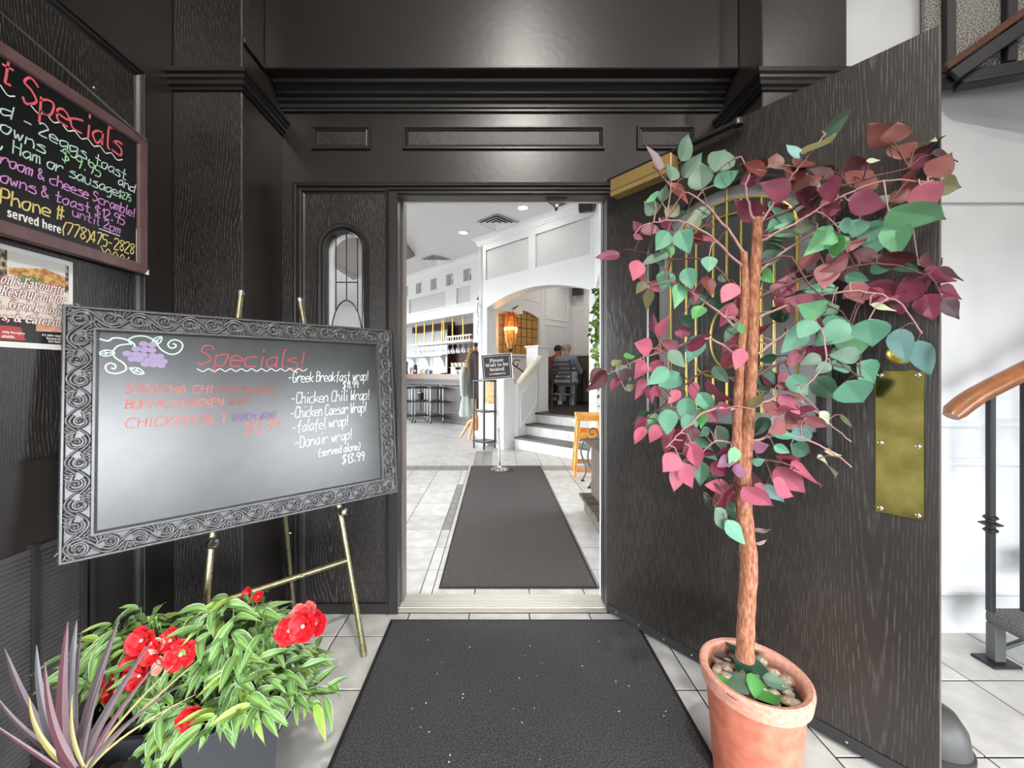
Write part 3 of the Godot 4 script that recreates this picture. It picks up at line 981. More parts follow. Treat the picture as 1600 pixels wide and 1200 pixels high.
# ---------------------------------------------------------------- the left wall is a louvred black door in a casing
func build_left_wall() -> void:
	var xf := Transform3D(Basis(Vector3(0, 0, -1), Vector3.UP, Vector3(1, 0, 0)), Vector3(-1.364, 0, 0))   # x is the distance from the camera
	var d := shell("door_2", "black panelled door with louvres in the left wall", "door")
	part("upper_panel", _box_on(xf, 0.45, 1.44, 0.95, 2.32, 0.0, 0.006), M.black_oak, d)
	part("lower_stile", _box_on(xf, 1.285, 1.44, 0.0, 0.69, 0.0, 0.006), M.black_paint, d)
	part("lock_rail", _box_on(xf, 0.45, 1.44, 0.755, 0.92, 0.0, 0.003), M.black_paint, d)
	var rp := [Vector2(0, -0.02), Vector2(0.012, -0.02), Vector2(0.018, -0.01), Vector2(0.012, 0.0), Vector2(0.022, 0.008), Vector2(0.016, 0.018), Vector2(0, 0.02)]
	for y in [[0.935, 0.8], [0.72, 1.5]]:
		var p := []
		for q in rp:
			p.append(Vector2(q.x, y[0] + q.y * y[1]))
		part("rail_moulding", Mb.new().run([Vector2(-1.364, 0.45 * -1.0), Vector2(-1.364, -1.436)], _flip(p)), M.black_gloss, d)
	part("foot_rail", _box_on(xf, 0.45, 1.44, 0.0, 0.06, 0.0, 0.014), M.black_gloss, d)
	for x in [[1.117, 1.130], [1.249, 1.262], [1.272, 1.285]]:
		part("strip", _box_on(xf, x[0], x[1], 0.06, 0.7, 0.0, 0.022), M.black_gloss, d)
	# louvre slats
	var tilt := Basis(Vector3(0, 0, 1), 0.5)
	for x in [[1.130, 1.249], [0.78, 1.117]]:
		var m := Mb.new().box(Vector3.ZERO, Vector3(0.006, 0.0175, x[1] - x[0]), tilt, 0.0015).done()
		for k in 43:
			part("slat", m, M.black_slat, d).position = Vector3(-1.356, 0.07 + 0.0145 * k, -(x[0] + x[1]) * 0.5)
	var t := shell("trim_11", "black fluted casing round the louvred door in the left wall", "moulding")
	part("casing", Mb.new().moulding(xf, 0.42, 1.475, -0.3, 2.352, [Vector2(0, 0), Vector2(0.003, 0.02), Vector2(0.009, 0.024), Vector2(0.013, 0.016), Vector2(0.018, 0.022), Vector2(0.024, 0.018), Vector2(0.03, 0.01), Vector2(0.036, 0.006)]), M.black_gloss, t)


# ---------------------------------------------------------------- the open oak door
func build_door() -> void:
	var W := 1.092
	var H := 2.17
	var d := shell("door_1", "black oak entrance door standing open, with leaded window and brass plate", "door")
	d.transform = Transform3D(Basis(Vector3(0.6225, 0, 0.7826), Vector3.UP, Vector3(-0.7826, 0, 0.6225)), Vector3(0.556, 0, -D))
	var I := Transform3D()
	var cx := 0.544
	var wx := 0.309
	var s := []
	for i in 25:
		var x := -wx + 2.0 * wx * i / 24.0
		s.append(Vector3(cx + x, 0.967, 1.72 + 0.24 * sqrt(maxf(0.0, 1.0 - pow(x / wx, 2.0)))))
	part("leaf", Mb.new().holed(I, 0.0, W, 0.014, H, s, -0.045, 0.0), M.black_door, d)
	part("edge", Mb.new().span(Vector3(W, 0.014, -0.045), Vector3(W + 0.002, H, 0.0)), M.door_edge, d)
	part("hinge_edge", Mb.new().span(Vector3(-0.002, 0.014, -0.045), Vector3(0, H, -0.001)), M.door_edge, d)
	part("bottom_sweep", Mb.new().span(Vector3(0.002, 0.012, 0.0), Vector3(W - 0.002, 0.05, 0.008), 0.002), M.rubber, d)
	var b := Mb.new()
	for k in 9:
		b.ball(Vector3(0.06 + k * 0.12, 0.032, 0.009), Vector3(0.004, 0.004, 0.003), 8, 4)
	part("screws", b, M.steel, d)
	# window frame
	b = Mb.new()
	var rings := [[0.012, 0.0], [0.012, 0.014], [0.0, 0.018], [-0.012, 0.014], [-0.024, 0.014], [-0.03, 0.004], [-0.034, -0.012]]
	for i in rings.size() - 1:
		var p := door_arch(cx, wx, rings[i][0])
		var q := door_arch(cx, wx, rings[i + 1][0])
		for j in p.size():
			var l := (j + 1) % p.size()
			var a0 := Vector3(p[j].x, p[j].y, rings[i][1])
			var a1 := Vector3(p[l].x, p[l].y, rings[i][1])
			var b1 := Vector3(q[l].x, q[l].y, rings[i + 1][1])
			var b0 := Vector3(q[j].x, q[j].y, rings[i + 1][1])
			var nn := (a1 - a0).cross(b0 - a0).normalized()
			if nn.z < -0.05:
				nn = -nn
			b.quad(a0, a1, b1, b0, nn)
	part("window_frame", b, M.black_gloss, d)
	var outer := PackedVector2Array(door_arch(cx, wx, -0.03))
	var inner := PackedVector2Array(door_arch(cx, wx, -0.085))
	var glass := part("glass", _sheet(inner, -0.018), M.clear_glass, d)
	glass.set_meta("label", "clear leaded centre glass")
	var tex := Mb.new()
	for j in outer.size():
		var l := (j + 1) % outer.size()
		tex.quad(Vector3(outer[j].x, outer[j].y, -0.018), Vector3(outer[l].x, outer[l].y, -0.018), Vector3(inner[l].x, inner[l].y, -0.018), Vector3(inner[j].x, inner[j].y, -0.018), Vector3(0, 0, 1))
	part("border_glass", tex, M.textured_glass, d, "rippled border glass")
	# brass caming
	var came := []
	var line := func(q: Array, r := 0.0045, shut := false) -> void:
		var a := []
		for e in q:
			a.append(Vector3(e.x, e.y, -0.016))
		if shut:
			a.append(a[0])
		came.append(Mb.new().tube(a, [r], 6))
	line.call(door_arch(cx, wx, -0.085), 0.005, true)
	for x in [-0.157, -0.117, -0.05, 0.0, 0.05, 0.117, 0.157]:
		var top := 1.72 + 0.155 * sqrt(1.0 - pow(x / 0.224, 2.0)) + (0.055 if x == 0.0 else 0.0)
		if absf(x) < 0.06:
			line.call([Vector2(cx + x, 1.50), Vector2(cx + x, top)])
			line.call([Vector2(cx + x, 1.055), Vector2(cx + x, 1.18)])
		else:
			line.call([Vector2(cx + x, 1.055), Vector2(cx + x, top)])
	var q := []
	for i in 17:
		var x := -0.16 + 0.02 * i
		q.append(Vector2(cx + x, 1.72 + 0.10 * sqrt(1.0 - pow(x / 0.165, 2.0))))
	line.call(q)
	for y in [1.50, 1.18]:
		q = []
		for i in 13:
			var a := PI * i / 12.0
			q.append(Vector2(cx - 0.117 * cos(a), y + (0.05 if y > 1.3 else -0.05) * (sin(a) - 1.0)))
		line.call(q)
	q = []
	for i in 29:
		q.append(Vector2(cx + cos(TAU * i / 28.0) * 0.06, 1.34 + sin(TAU * i / 28.0) * 0.12))
	line.call(q)
	for m in came:
		part("caming", m, M.caming_gold, d)
	# brass push plate with six screws
	var pl := part("push_plate", Mb.new().span(Vector3(0.9635, 0.778, 0.0), Vector3(1.0650, 1.208, 0.004), 0.002), M.brass, d, "scratched brass push plate")
	for y in [0.792, 0.99, 1.194]:
		for x in [0.976, 1.053]:
			part("screw", Mb.new().lathe([Vector2(0.0, 0.0025), Vector2(0.004, 0.002), Vector2(0.006, 0.0)], 12, Transform3D(Basis(Vector3.RIGHT, PI / 2), Vector3(x, y, 0.004))), M.chrome, pl)
	var lk := part("lock_cylinder", Mb.new().lathe([Vector2(0.0, 0.012), Vector2(0.014, 0.012), Vector2(0.016, 0.015), Vector2(0.022, 0.013), Vector2(0.029, 0.007), Vector2(0.032, 0.0)], 28, Transform3D(Basis(Vector3.RIGHT, PI / 2), Vector3(1.018, 1.257, 0.0))), M.gold_bright, d, "brass deadbolt cylinder")
	part("keyhole", Mb.new().box(Vector3(1.018, 1.257, 0.0125), Vector3(0.002, 0.009, 0.002)), M.black_plastic, lk)
	# closer
	var cl := part("closer_body", Mb.new().span(Vector3(0.0616, 2.045, 0.0), Vector3(0.3604, 2.125, 0.062), 0.003), M.gold_paint, d, "gold door closer box")
	part("groove", Mb.new().span(Vector3(0.063, 2.066, 0.06), Vector3(0.359, 2.069, 0.0625)), M.dark_wood, cl)
	b = Mb.new()
	b.span(Vector3(0.19, 2.128, 0.02), Vector3(0.60, 2.142, 0.05), 0.003)
	b.lathe([Vector2(0, 0.026), Vector2(0.014, 0.026), Vector2(0.018, 0.02), Vector2(0.018, 0.0), Vector2(0, 0)], 16, Transform3D(Basis(), Vector3(0.60, 2.123, 0.035)))
	part("closer_arm", b, M.black_gloss, cl, "black closer arm")

func door_arch(cx: float, wx: float, out: float) -> Array:
	var a := []
	var w := wx + out
	for i in 29:
		var u := PI * i / 28.0
		a.append(Vector2(cx + cos(u) * w, 1.72 + sin(u) * (0.24 + out)))
	a.append(Vector2(cx - w, 0.967 - out))
	a.append(Vector2(cx + w, 0.967 - out))
	return a

func _sheet(poly: PackedVector2Array, z: float, xf := Transform3D()) -> Mb:
	var b := Mb.new()
	var id := Geometry2D.triangulate_polygon(poly)
	for i in range(0, id.size(), 3):
		b.flat(xf * Vector3(poly[id[i]].x, poly[id[i]].y, z), xf * Vector3(poly[id[i + 1]].x, poly[id[i + 1]].y, z), xf * Vector3(poly[id[i + 2]].x, poly[id[i + 2]].y, z), xf.basis * Vector3(0, 0, 1))
	return b


# ---------------------------------------------------------------- the stair on the right
func build_stair() -> void:
	var s := thing("staircase", "iron stair with grey aggregate treads beside the white wall", "stair")
	for k in 6:
		var x := 2.04 + 0.28 * k
		var y := 0.22 + 0.19 * k
		var poly := PackedVector2Array([Vector2(x, y - 0.045), Vector2(x + 0.012, y - 0.06), Vector2(x + 0.31, y - 0.06), Vector2(x + 0.31, y), Vector2(x + 0.014, y), Vector2(x + 0.003, y - 0.008), Vector2(x, y - 0.02)])
		part("tread", Mb.new().prism(poly, Transform3D(), -1.6, -0.75, true), M.aggregate_dark, s)
		var b := Mb.new()
		for z in [-1.575, -0.8]:
			b.tube([Vector3(x + 0.03, y - 0.13, z), Vector3(x + 0.3, y - 0.07, z)], [0.012], 6)
		if k > 0:
			part("bracket", b, M.iron_grey, s)
	part("strut", Mb.new().tube([Vector3(2.09, 0.06, -1.59), Vector3(2.36, 0.155, -1.59)], [0.010], 6), M.iron_grey, s)
	part("leg", Mb.new().span(Vector3(2.05, 0.012, -1.61), Vector3(2.095, 0.162, -1.575), 0.003), M.iron_grey, s)
	part("leg", Mb.new().span(Vector3(2.05, 0.012, -0.82), Vector3(2.095, 0.162, -0.785), 0.003), M.iron_grey, s)
	for z in [-1.592, -0.8]:
		part("base_plate", Mb.new().span(Vector3(2.015, 0, z - 0.04), Vector3(2.13, 0.012, z + 0.04), 0.002), M.iron, s)
	var b := Mb.new()
	for z in [-1.585, -0.81]:
		b.box(Vector3(3.02, 0.775, z), Vector3(1.72, 0.05, 0.022), Basis(Vector3(0, 0, 1), atan2(0.19, 0.28)), 0.003)
	part("stringer", b, M.iron, s)
	# railing
	var r := thing("stair_railing", "wooden handrail on square iron balusters at the foot of the stair", "railing", Vector3.ZERO, 0.0)
	var pts := [Vector3(1.873, 1.022, -1.58), Vector3(1.888, 1.043, -1.58), Vector3(1.925, 1.074, -1.58), Vector3(1.975, 1.108, -1.58), Vector3(2.05, 1.147, -1.58), Vector3(2.2, 1.222, -1.58), Vector3(2.6, 1.476, -1.58), Vector3(3.6, 2.155, -1.58)]
	part("handrail", Mb.new().tube(pts, [0.026, 0.036, 0.037, 0.036, 0.036, 0.036], 16), M.rail_wood, r)
	for k in 8:
		var x := 2.035 + 0.142 * k
		var y0 := 0.22 + 0.19 * floorf((x - 2.04 + 0.02) / 0.28)
		var y1 := 1.117 + maxf(0.0, (x - 2.04) * 0.62)
		var o := part("baluster", Mb.new().span(Vector3(x - 0.011, maxf(y0, 0.22) - 0.001, -1.591), Vector3(x + 0.011, y1, -1.569), 0.003), M.iron, r)
		if k % 2 == 0:
			var kn := Mb.new()
			var yk := maxf(y0, 0.22) + 0.36
			for e in [[-0.026, 0.022], [0.0, 0.034], [0.026, 0.022]]:
				kn.lathe([Vector2(0.012, e[0] - 0.012), Vector2(e[1], e[0] - 0.002), Vector2(e[1], e[0] + 0.002), Vector2(0.012, e[0] + 0.012)], 4, Transform3D(Basis(Vector3.UP, PI / 4), Vector3(x, yk, -1.58)))
			part("knuckle", kn, M.iron, o)
	# the flight overhead
	var u := thing("upper_landing", "dark steel edge of the upper stair with speckled aggregate slab overhead", "stair", Vector3.ZERO, 0.0)
	u.transform = Transform3D(Basis(Vector3.UP, -0.31), Vector3(1.96, 2.486, -1.755))
	part("slab", Mb.new().span(Vector3(0.0, 0.05, -0.02), Vector3(1.0, 0.62, 0.0)), M.aggregate, u)
	part("edge_channel", Mb.new().span(Vector3(0.0, 0.0, -0.02), Vector3(1.0, 0.05, 0.03), 0.004), M.iron, u)
	part("channel_lip", Mb.new().span(Vector3(0.10, -0.022, -0.01), Vector3(1.0, 0.0, 0.05), 0.004), M.iron, u)
	for x in [0.055, 0.255, 0.5, 0.75]:
		part("post", Mb.new().span(Vector3(x, 0.05, 0.0), Vector3(x + 0.034, 0.62, 0.034), 0.003), M.iron, u)
	part("stringer", Mb.new().box(Vector3(0.36, 0.22, 0.055), Vector3(0.72, 0.055, 0.02), Basis(Vector3(0, 0, 1), 0.6), 0.003), M.iron, u)
	part("rusty_plate", Mb.new().box(Vector3(0.335, 0.262, 0.05), Vector3(0.72, 0.03, 0.03), Basis(Vector3(0, 0, 1), 0.6), 0.003), M.rust, u, "rust-stained edge plate")
	# door stop behind the leaf
	var ds := thing("door_stop", "dark rounded weight on the tiles behind the open door", "door stop", Vector3(1.395, 0, -1.23))
	part("body", Mb.new().lathe([Vector2(0, 0.0), Vector2(0.085, 0.0), Vector2(0.088, 0.02), Vector2(0.078, 0.09), Vector2(0.055, 0.13), Vector2(0.02, 0.148), Vector2(0, 0.15)], 28), M.dark_plastic, ds)
	part("collar", Mb.new().lathe([Vector2(0.088, 0.012), Vector2(0.092, 0.016), Vector2(0.092, 0.03), Vector2(0.086, 0.034)], 28), M.rubber, ds)


# ---------------------------------------------------------------- mats
func build_mats() -> void:
	rng.seed = 118
	for k in 2:
		var x0: float = [-0.512, -0.32][k]
		var x1: float = [0.68, 0.572][k]
		var z0: float = [0.45, 2.135][k]
		var z1: float = [1.865, 4.965][k]
		var o := thing("floor_mat", ["charcoal entrance mat on the foyer tiles in front of the threshold", "long brown runner mat just inside the doorway under the waiting sign"][k], "mat")
		part("pile", Mb.new().span(Vector3(x0 + 0.015, 0.001, -z1 + 0.015), Vector3(x1 - 0.015, 0.008, -z0 - 0.015), 0.002), [M.mat_charcoal, M.mat_brown][k], o)
		part("border", Mb.new().span(Vector3(x0, 0.0005, -z1), Vector3(x1, 0.0045, -z0), 0.0015), M.rubber, o)
	var b := Mb.new()
	for k in 34:
		var p := Vector3(rng.randf_range(-0.42, 0.6), 0.0092, -rng.randf_range(1.0, 1.75))
		b.box(p, Vector3(rng.randf_range(0.002, 0.006), 0.0014, rng.randf_range(0.001, 0.003)), Basis(Vector3.UP, rng.randf() * TAU))
	var o := part("lint", b, M.paper, self)
	tag(stuff(o), "white crumbs of lint scattered on the charcoal entrance mat", "lint")


# ---------------------------------------------------------------- handwriting: strokes on a 4 by 10 grid
const GLYPH := {
	"a": "472705132345 474443", "b": "0a03 062747453303", "c": "473706041343", "d": "473706041345 4a43", "e": "0545462706041343", "f": "4a3a2822 0747", "g": "473706041345 47423010", "h": "0a03 0627374543",
	"i": "1713 191a", "k": "0a03 4704 1543", "l": "2a1a1423", "m": "0703 06172723 26374743", "n": "0703 0627374543", "o": "2706041333454727", "p": "0700 062747453303", "r": "0703 05274746", "s": "47270616454303",
	"t": "2a242343 0747", "u": "0704133345 4743", "v": "071347", "w": "0713263347", "A": "032a43 1636", "B": "0a03 0a3a482707 0747443303", "C": "493a1a0805133344", "D": "0a03 0a2a48453303", "E": "4a0a0343 0737",
	"F": "4a0a03 0737", "G": "493a1a0805133345 4526", "H": "0a03 4a43 0747", "I": "1a13", "K": "0a03 4a06 1743", "L": "0a0343", "N": "030a434a", "O": "2a1a080513334548392a", "P": "0a03 0a3a483606", "R": "0a03 0a3a483606 1643", "S": "493a1a0827451304",
	"T": "0a4a 2a23", "U": "0a041333454a", "W": "0a1327334a", "1": "182a23", "2": "091a3a48370343", "3": "0a4a2745331303", "4": "2a0545 3a33", "5": "4a0a07374533 3303", "7": "0a4a13", "8": "27092a4927052345 4527",
	"9": "4827081a3a4833", "$": "493a1a0827451304 2b22", "#": "1a03 3a23 0848 0545", "&": "43081a2806041345", "(": "2a180512", ")": "0a282502", ",": "1402", ".": "1314", "-": "0636", "!": "1a15 1314",
}

func chalk(b: Mb, xf: Transform3D, s: String, x0: float, y0: float, x1: float, y1: float, h: float, w: float) -> void:
	# one line of handwriting from (x0, y0) to (x1, y1) on the plane of xf, letters h high
	var total := 0.0
	for ch in s:
		total += 3.2 if ch == " " else (3.0 if ch in "iIl.,!1()" else 5.4)
	var k := h / 7.0
	var kx := Vector2(x0, y0).distance_to(Vector2(x1, y1)) / total
	var dir := Vector2(x1 - x0, y1 - y0).normalized()
	var up := Vector2(-dir.y, dir.x) + dir * 0.12
	var pen := 0.0
	for ch in s:
		var adv := 3.2 if ch == " " else (3.0 if ch in "iIl.,!1()" else 5.4)
		if GLYPH.has(ch):
			for st in GLYPH[ch].split(" "):
				var pts := []
				for i in range(0, st.length() - 1, 2):
					var gx := float(st[i].to_int()) + rng.randf_range(-0.22, 0.22)
					var gy := float(("0x" + st[i + 1]).hex_to_int()) - 3.0 + rng.randf_range(-0.22, 0.22)
					pts.append(Vector2(x0, y0) + dir * (pen + gx) * kx + up * gy * k)
				b.stroke(xf, smooth(pts), w)
		pen += adv

func smooth(p: Array, n := 4) -> Array:
	if p.size() < 3:
		return p
	var a := []
	for i in p.size() - 1:
		var p0: Vector2 = p[maxi(i - 1, 0)]
		var p1: Vector2 = p[i]
		var p2: Vector2 = p[i + 1]
		var p3: Vector2 = p[mini(i + 2, p.size() - 1)]
		for k in n:
			a.append(p1.cubic_interpolate(p2, p0, p3, float(k) / n))
	a.append(p[p.size() - 1])
	return a

func wavy(b: Mb, xf: Transform3D, x0: float, y0: float, x1: float, y1: float, n: int, amp: float, w: float) -> void:
	var pts := []
	for i in n * 2 + 1:
		var u := i / (n * 2.0)
		pts.append(Vector2(lerpf(x0, x1, u), lerpf(y0, y1, u) + (amp if i % 2 == 0 else -amp)))
	b.stroke(xf, smooth(pts), w)


# ---------------------------------------------------------------- the chalkboard hung on the left wall
func build_upper_sign() -> void:
	rng.seed = 135
	var o := thing("hanging_chalkboard", "black chalkboard in a thin reddish frame hung by string on the left wall", "chalkboard")
	var xf := Transform3D(Basis(Vector3(0, 0, -1), Vector3.UP, Vector3(1, 0, 0)), Vector3(-1.318, 0, -1.455))
	var xs := xf * Transform3D(Basis(), Vector3(0, 0, -0.0052))
	part("slate", _box_on(xf, -0.92, -0.03, 1.60, 2.055, -0.018, -0.006), M.slate_dark, o)
	part("frame", Mb.new().moulding(xf, -0.95, 0.0, 1.57, 2.085, [Vector2(0, -0.02), Vector2(0.0, -0.002), Vector2(0.004, 0.002), Vector2(0.034, 0.002), Vector2(0.038, -0.001), Vector2(0.04, -0.006)]), M.sign_frame, o)
	var cord := Mb.new()
	for s in [Vector3(-0.012, 2.074, 0.004), Vector3(-0.935, 2.074, 0.004)]:
		cord.tube([xf * s, xf * Vector3((s.x - 0.475) * 0.5, 2.122, 0.004), xf * Vector3(-0.475, 2.178, -0.012)], [0.0022], 6)
		cord.tube([xf * (s + Vector3(0.004, -0.004, 0)), xf * Vector3((s.x - 0.475) * 0.5, 2.117, 0.005), xf * Vector3(-0.475, 2.178, -0.012)], [0.0016], 6)
	cord.ball(xf * Vector3(-0.2, 2.131, 0.004), Vector3(0.006, 0.006, 0.006), 8, 6)
	part("hanging_string", cord, M.steel, o)
	part("nail", Mb.new().tube([xf * Vector3(-0.475, 2.178, -0.045), xf * Vector3(-0.475, 2.18, 0.0)], [0.003], 8), M.steel, o)
	part("corner_tab", Mb.new().prism(PackedVector2Array([Vector2(-0.016, 1.571), Vector2(0, 1.571), Vector2(0, 1.592)]), xf, 0.002, 0.0032), M.paper, o)
	var L := [
		["chalk_pink", "t", 0.430, 1.985, 0.402, 1.985, 0.075, 0.006], ["chalk_pink", "Specials", 0.382, 1.960, 0.092, 1.968, 0.075, 0.0062],
		["chalk_mint", "d -", 0.430, 1.892, 0.350, 1.892, 0.036, 0.0036], ["chalk_mint", "2eggs,", 0.345, 1.892, 0.195, 1.891, 0.036, 0.0036], ["chalk_mint", "toast", 0.190, 1.891, 0.078, 1.890, 0.036, 0.0036], ["chalk_white", "and", 0.112, 1.862, 0.046, 1.858, 0.034, 0.0034],
		["chalk_mint", "owns", 0.430, 1.848, 0.325, 1.842, 0.036, 0.0036], ["chalk_green", "$ 9.95", 0.285, 1.850, 0.165, 1.853, 0.036, 0.0036],
		["chalk_mint", ", Ham or sausage", 0.430, 1.802, 0.108, 1.818, 0.034, 0.0034], ["chalk_green", "$275", 0.108, 1.818, 0.062, 1.821, 0.024, 0.003],
		["chalk_lilac", "room & cheese Scramble!", 0.430, 1.760, 0.046, 1.770, 0.032, 0.0034], ["chalk_lilac", "owns & toast $12.95", 0.430, 1.712, 0.084, 1.726, 0.032, 0.0034],
		["chalk_lilac", "until 2pm", 0.256, 1.692, 0.100, 1.690, 0.028, 0.003], ["chalk_yellow", "Phone #", 0.430, 1.655, 0.274, 1.668, 0.04, 0.0042],
		["chalk_yellow", "(778)475-2828", 0.283, 1.627, 0.048, 1.632, 0.038, 0.0036],
	]
	for l in L:
		var b := Mb.new()
		chalk(b, xs, l[1], -l[2], l[3], -l[4], l[5], l[6], l[7])
		part("chalk_lettering", b, M[l[0]], o)
	var b := Mb.new()
	wavy(b, xs, -0.365, 1.957, -0.096, 1.950, 7, 0.006, 0.0034)
	wavy(b, xs, -0.43, 1.962, -0.40, 1.955, 1, 0.006, 0.0034)
	b.stroke(xs, [Vector2(-0.175, 1.682), Vector2(-0.105, 1.682)], 0.003)
	part("chalk_line", b, M.chalk_white, o)
	b = Mb.new()
	wavy(b, xs, -0.17, 1.617, -0.07, 1.611, 4, 0.008, 0.003)
	part("chalk_line", b, M.chalk_yellow, o)
	b = Mb.new()
	b.stroke(xs, [Vector2(-0.043, 1.61), Vector2(-0.043, 1.73)], 0.002)
	part("chalk_line", b, M.chalk_white, o)
	print_text(o, "served here", xf * Transform3D(Basis(), Vector3(-0.415, 1.624, -0.0055)), 0.128, 0.026, M.print_white, "Droid Sans", true)

func print_text(parent: Node, s: String, xf: Transform3D, width: float, height: float, m: Material, font := "Droid Sans", bold := false, slant := 0.0, thick := 0.0006) -> MeshInstance3D:
	# flat printed lettering: its left foot on the origin of xf
	var f := SystemFont.new()
	f.font_names = PackedStringArray([font])
	f.font_weight = 700 if bold else 400
	var t := TextMesh.new()
	t.font = f
	t.text = s
	t.font_size = 48
	t.pixel_size = 0.01
	t.depth = 0.01
	t.curve_step = 2.0
	t.horizontal_alignment = HORIZONTAL_ALIGNMENT_LEFT
	var box := t.get_aabb()
	var kx := width / box.size.x
	var ky := height / box.size.y
	var o := part("lettering", t, m, parent)
	o.transform = xf * Transform3D(Basis(Vector3(kx, 0, 0), Vector3(slant * ky, ky, 0), Vector3(0, 0, thick / 0.01)), Vector3(-box.position.x * kx - slant * ky * box.position.y, -box.position.y * ky, thick * 0.5))
	return o


# ---------------------------------------------------------------- the poster below it
func build_poster() -> void:
	rng.seed = 152
	var o := thing("poster", "white-bordered restaurant poster with food photos and red script on the left wall", "poster")
	var xf := Transform3D(Basis(Vector3(0, 0, -1), Vector3.UP, Vector3(1, 0, 0)), Vector3(-1.3575, 0, -1.231))
	part("sheet", _box_on(xf, -0.40, 0.0, 1.272, 1.555, 0.0, 0.001), M.paper, o)
	# the printed picture: plates, pitas, salad, a pale herb-flecked ground and the black foot
	var w := 560
	var h := 380
	var im := Image.create(w, h, false, Image.FORMAT_RGB8)
	var n1 := noise(0.03, 3, 5)
	var n2 := noise(0.09, 2, 6)
	for y in h:
		for x in w:
			var a := n1.get_noise_2d(x, y)
			var e := n2.get_noise_2d(x, y)
			var c := rgb(216, 200, 184).lerp(rgb(236, 226, 216), e * 0.5 + 0.5)
			if a > 0.22:
				c = c.lerp(rgb(132, 128, 100), 0.5)
			if y < 130:
				c = rgb(52, 44, 38).lerp(rgb(190, 170, 140), clampf(0.5 + a * 1.6, 0, 1))
				var d := Vector2((x - 110) / 90.0, (y - 70) / 46.0).length()
				if d < 1.0:
					c = rgb(226, 222, 214).lerp(rgb(200, 96, 88), clampf(a * 2.2 + 0.2, 0, 1))
				var y2 := Vector2((x - 30) / 60.0, (y - 100) / 44.0).length()
				if y2 < 1.0:
					c = rgb(220, 190, 70).lerp(rgb(90, 120, 40), clampf(e * 1.6 + 0.4, 0, 1))
				if x > 330 and x < 545:
					c = rgb(214, 212, 208)
					var u := (x - 330) / 215.0
					if y > 40 + 50 * absf(u - 0.62) and y < 96 + 50 * u and u > 0.02:
						c = rgb(212, 170, 96).lerp(rgb(160, 104, 52), clampf(0.4 + a * 1.4, 0, 1))
					if u > 0.2 and u < 0.55 and y > 88 and y < 122:
						c = rgb(62, 104, 46).lerp(rgb(200, 204, 150), clampf(e + 0.3, 0, 1))
			if y > 300 - 20 * sin(x * 0.004):
				c = rgb(38, 36, 36)
				if x < 356 - (380 - y) * 0.3 + 40 and y > 314 and y < 372:
					c = rgb(176, 66, 66)
			if y > 280 and y < 330 and x > 430 and x < 545 and y < 326 - (x - 430) * 0.05:
				c = rgb(198, 150, 110).lerp(rgb(226, 180, 170), clampf(a + 0.5, 0, 1))
			im.set_pixel(x, y, c)
	var pm := mat("poster_print", Color.WHITE, 0.45)
	pm.albedo_texture = ImageTexture.create_from_image(im)
	var b := Mb.new()
	b.quad_uv(xf * Vector3(-0.388, 1.541, 0.0013), xf * Vector3(-0.012, 1.541, 0.0013), xf * Vector3(-0.012, 1.288, 0.0013), xf * Vector3(-0.388, 1.288, 0.0013), Vector3(1, 0, 0))
	part("print", b, pm, o)
	for l in [["on's Favourite", -0.182, 1.446, 0.153], ["Restaurant for", -0.182, 1.414, 0.157], [", Greek Food", -0.180, 1.375, 0.155], ["s, & Catering", -0.180, 1.338, 0.155]]:
		for d in [[-0.0012, -0.0012], [0.0014, -0.0012], [-0.0012, 0.0014], [0.0014, 0.0014]]:
			print_text(o, l[0], xf * Transform3D(Basis(), Vector3(l[1] + d[0], l[2] + d[1], 0.0014)), l[3], 0.030, M.print_red, "Droid Serif", true, 0.3, 0.0003)
		print_text(o, l[0], xf * Transform3D(Basis(), Vector3(l[1], l[2], 0.0018)), l[3], 0.030, M.print_white, "Droid Serif", true, 0.3, 0.0003)
	for l in [["nily Recipes", -0.176, 1.309, 0.05, 0.008], ["ailable.", -0.178, 1.298, 0.03, 0.008], ["#1 3901 HWY 6", -0.084, 1.311, 0.06, 0.0065], ["Vernon BC", -0.073, 1.302, 0.04, 0.0065], ["V1T 9G4", -0.068, 1.293, 0.032, 0.0065]]:
		print_text(o, l[0], xf * Transform3D(Basis(), Vector3(l[1], l[2], 0.0014)), l[3], l[4], M.print_white, "Droid Sans", true, 0.0, 0.0003)


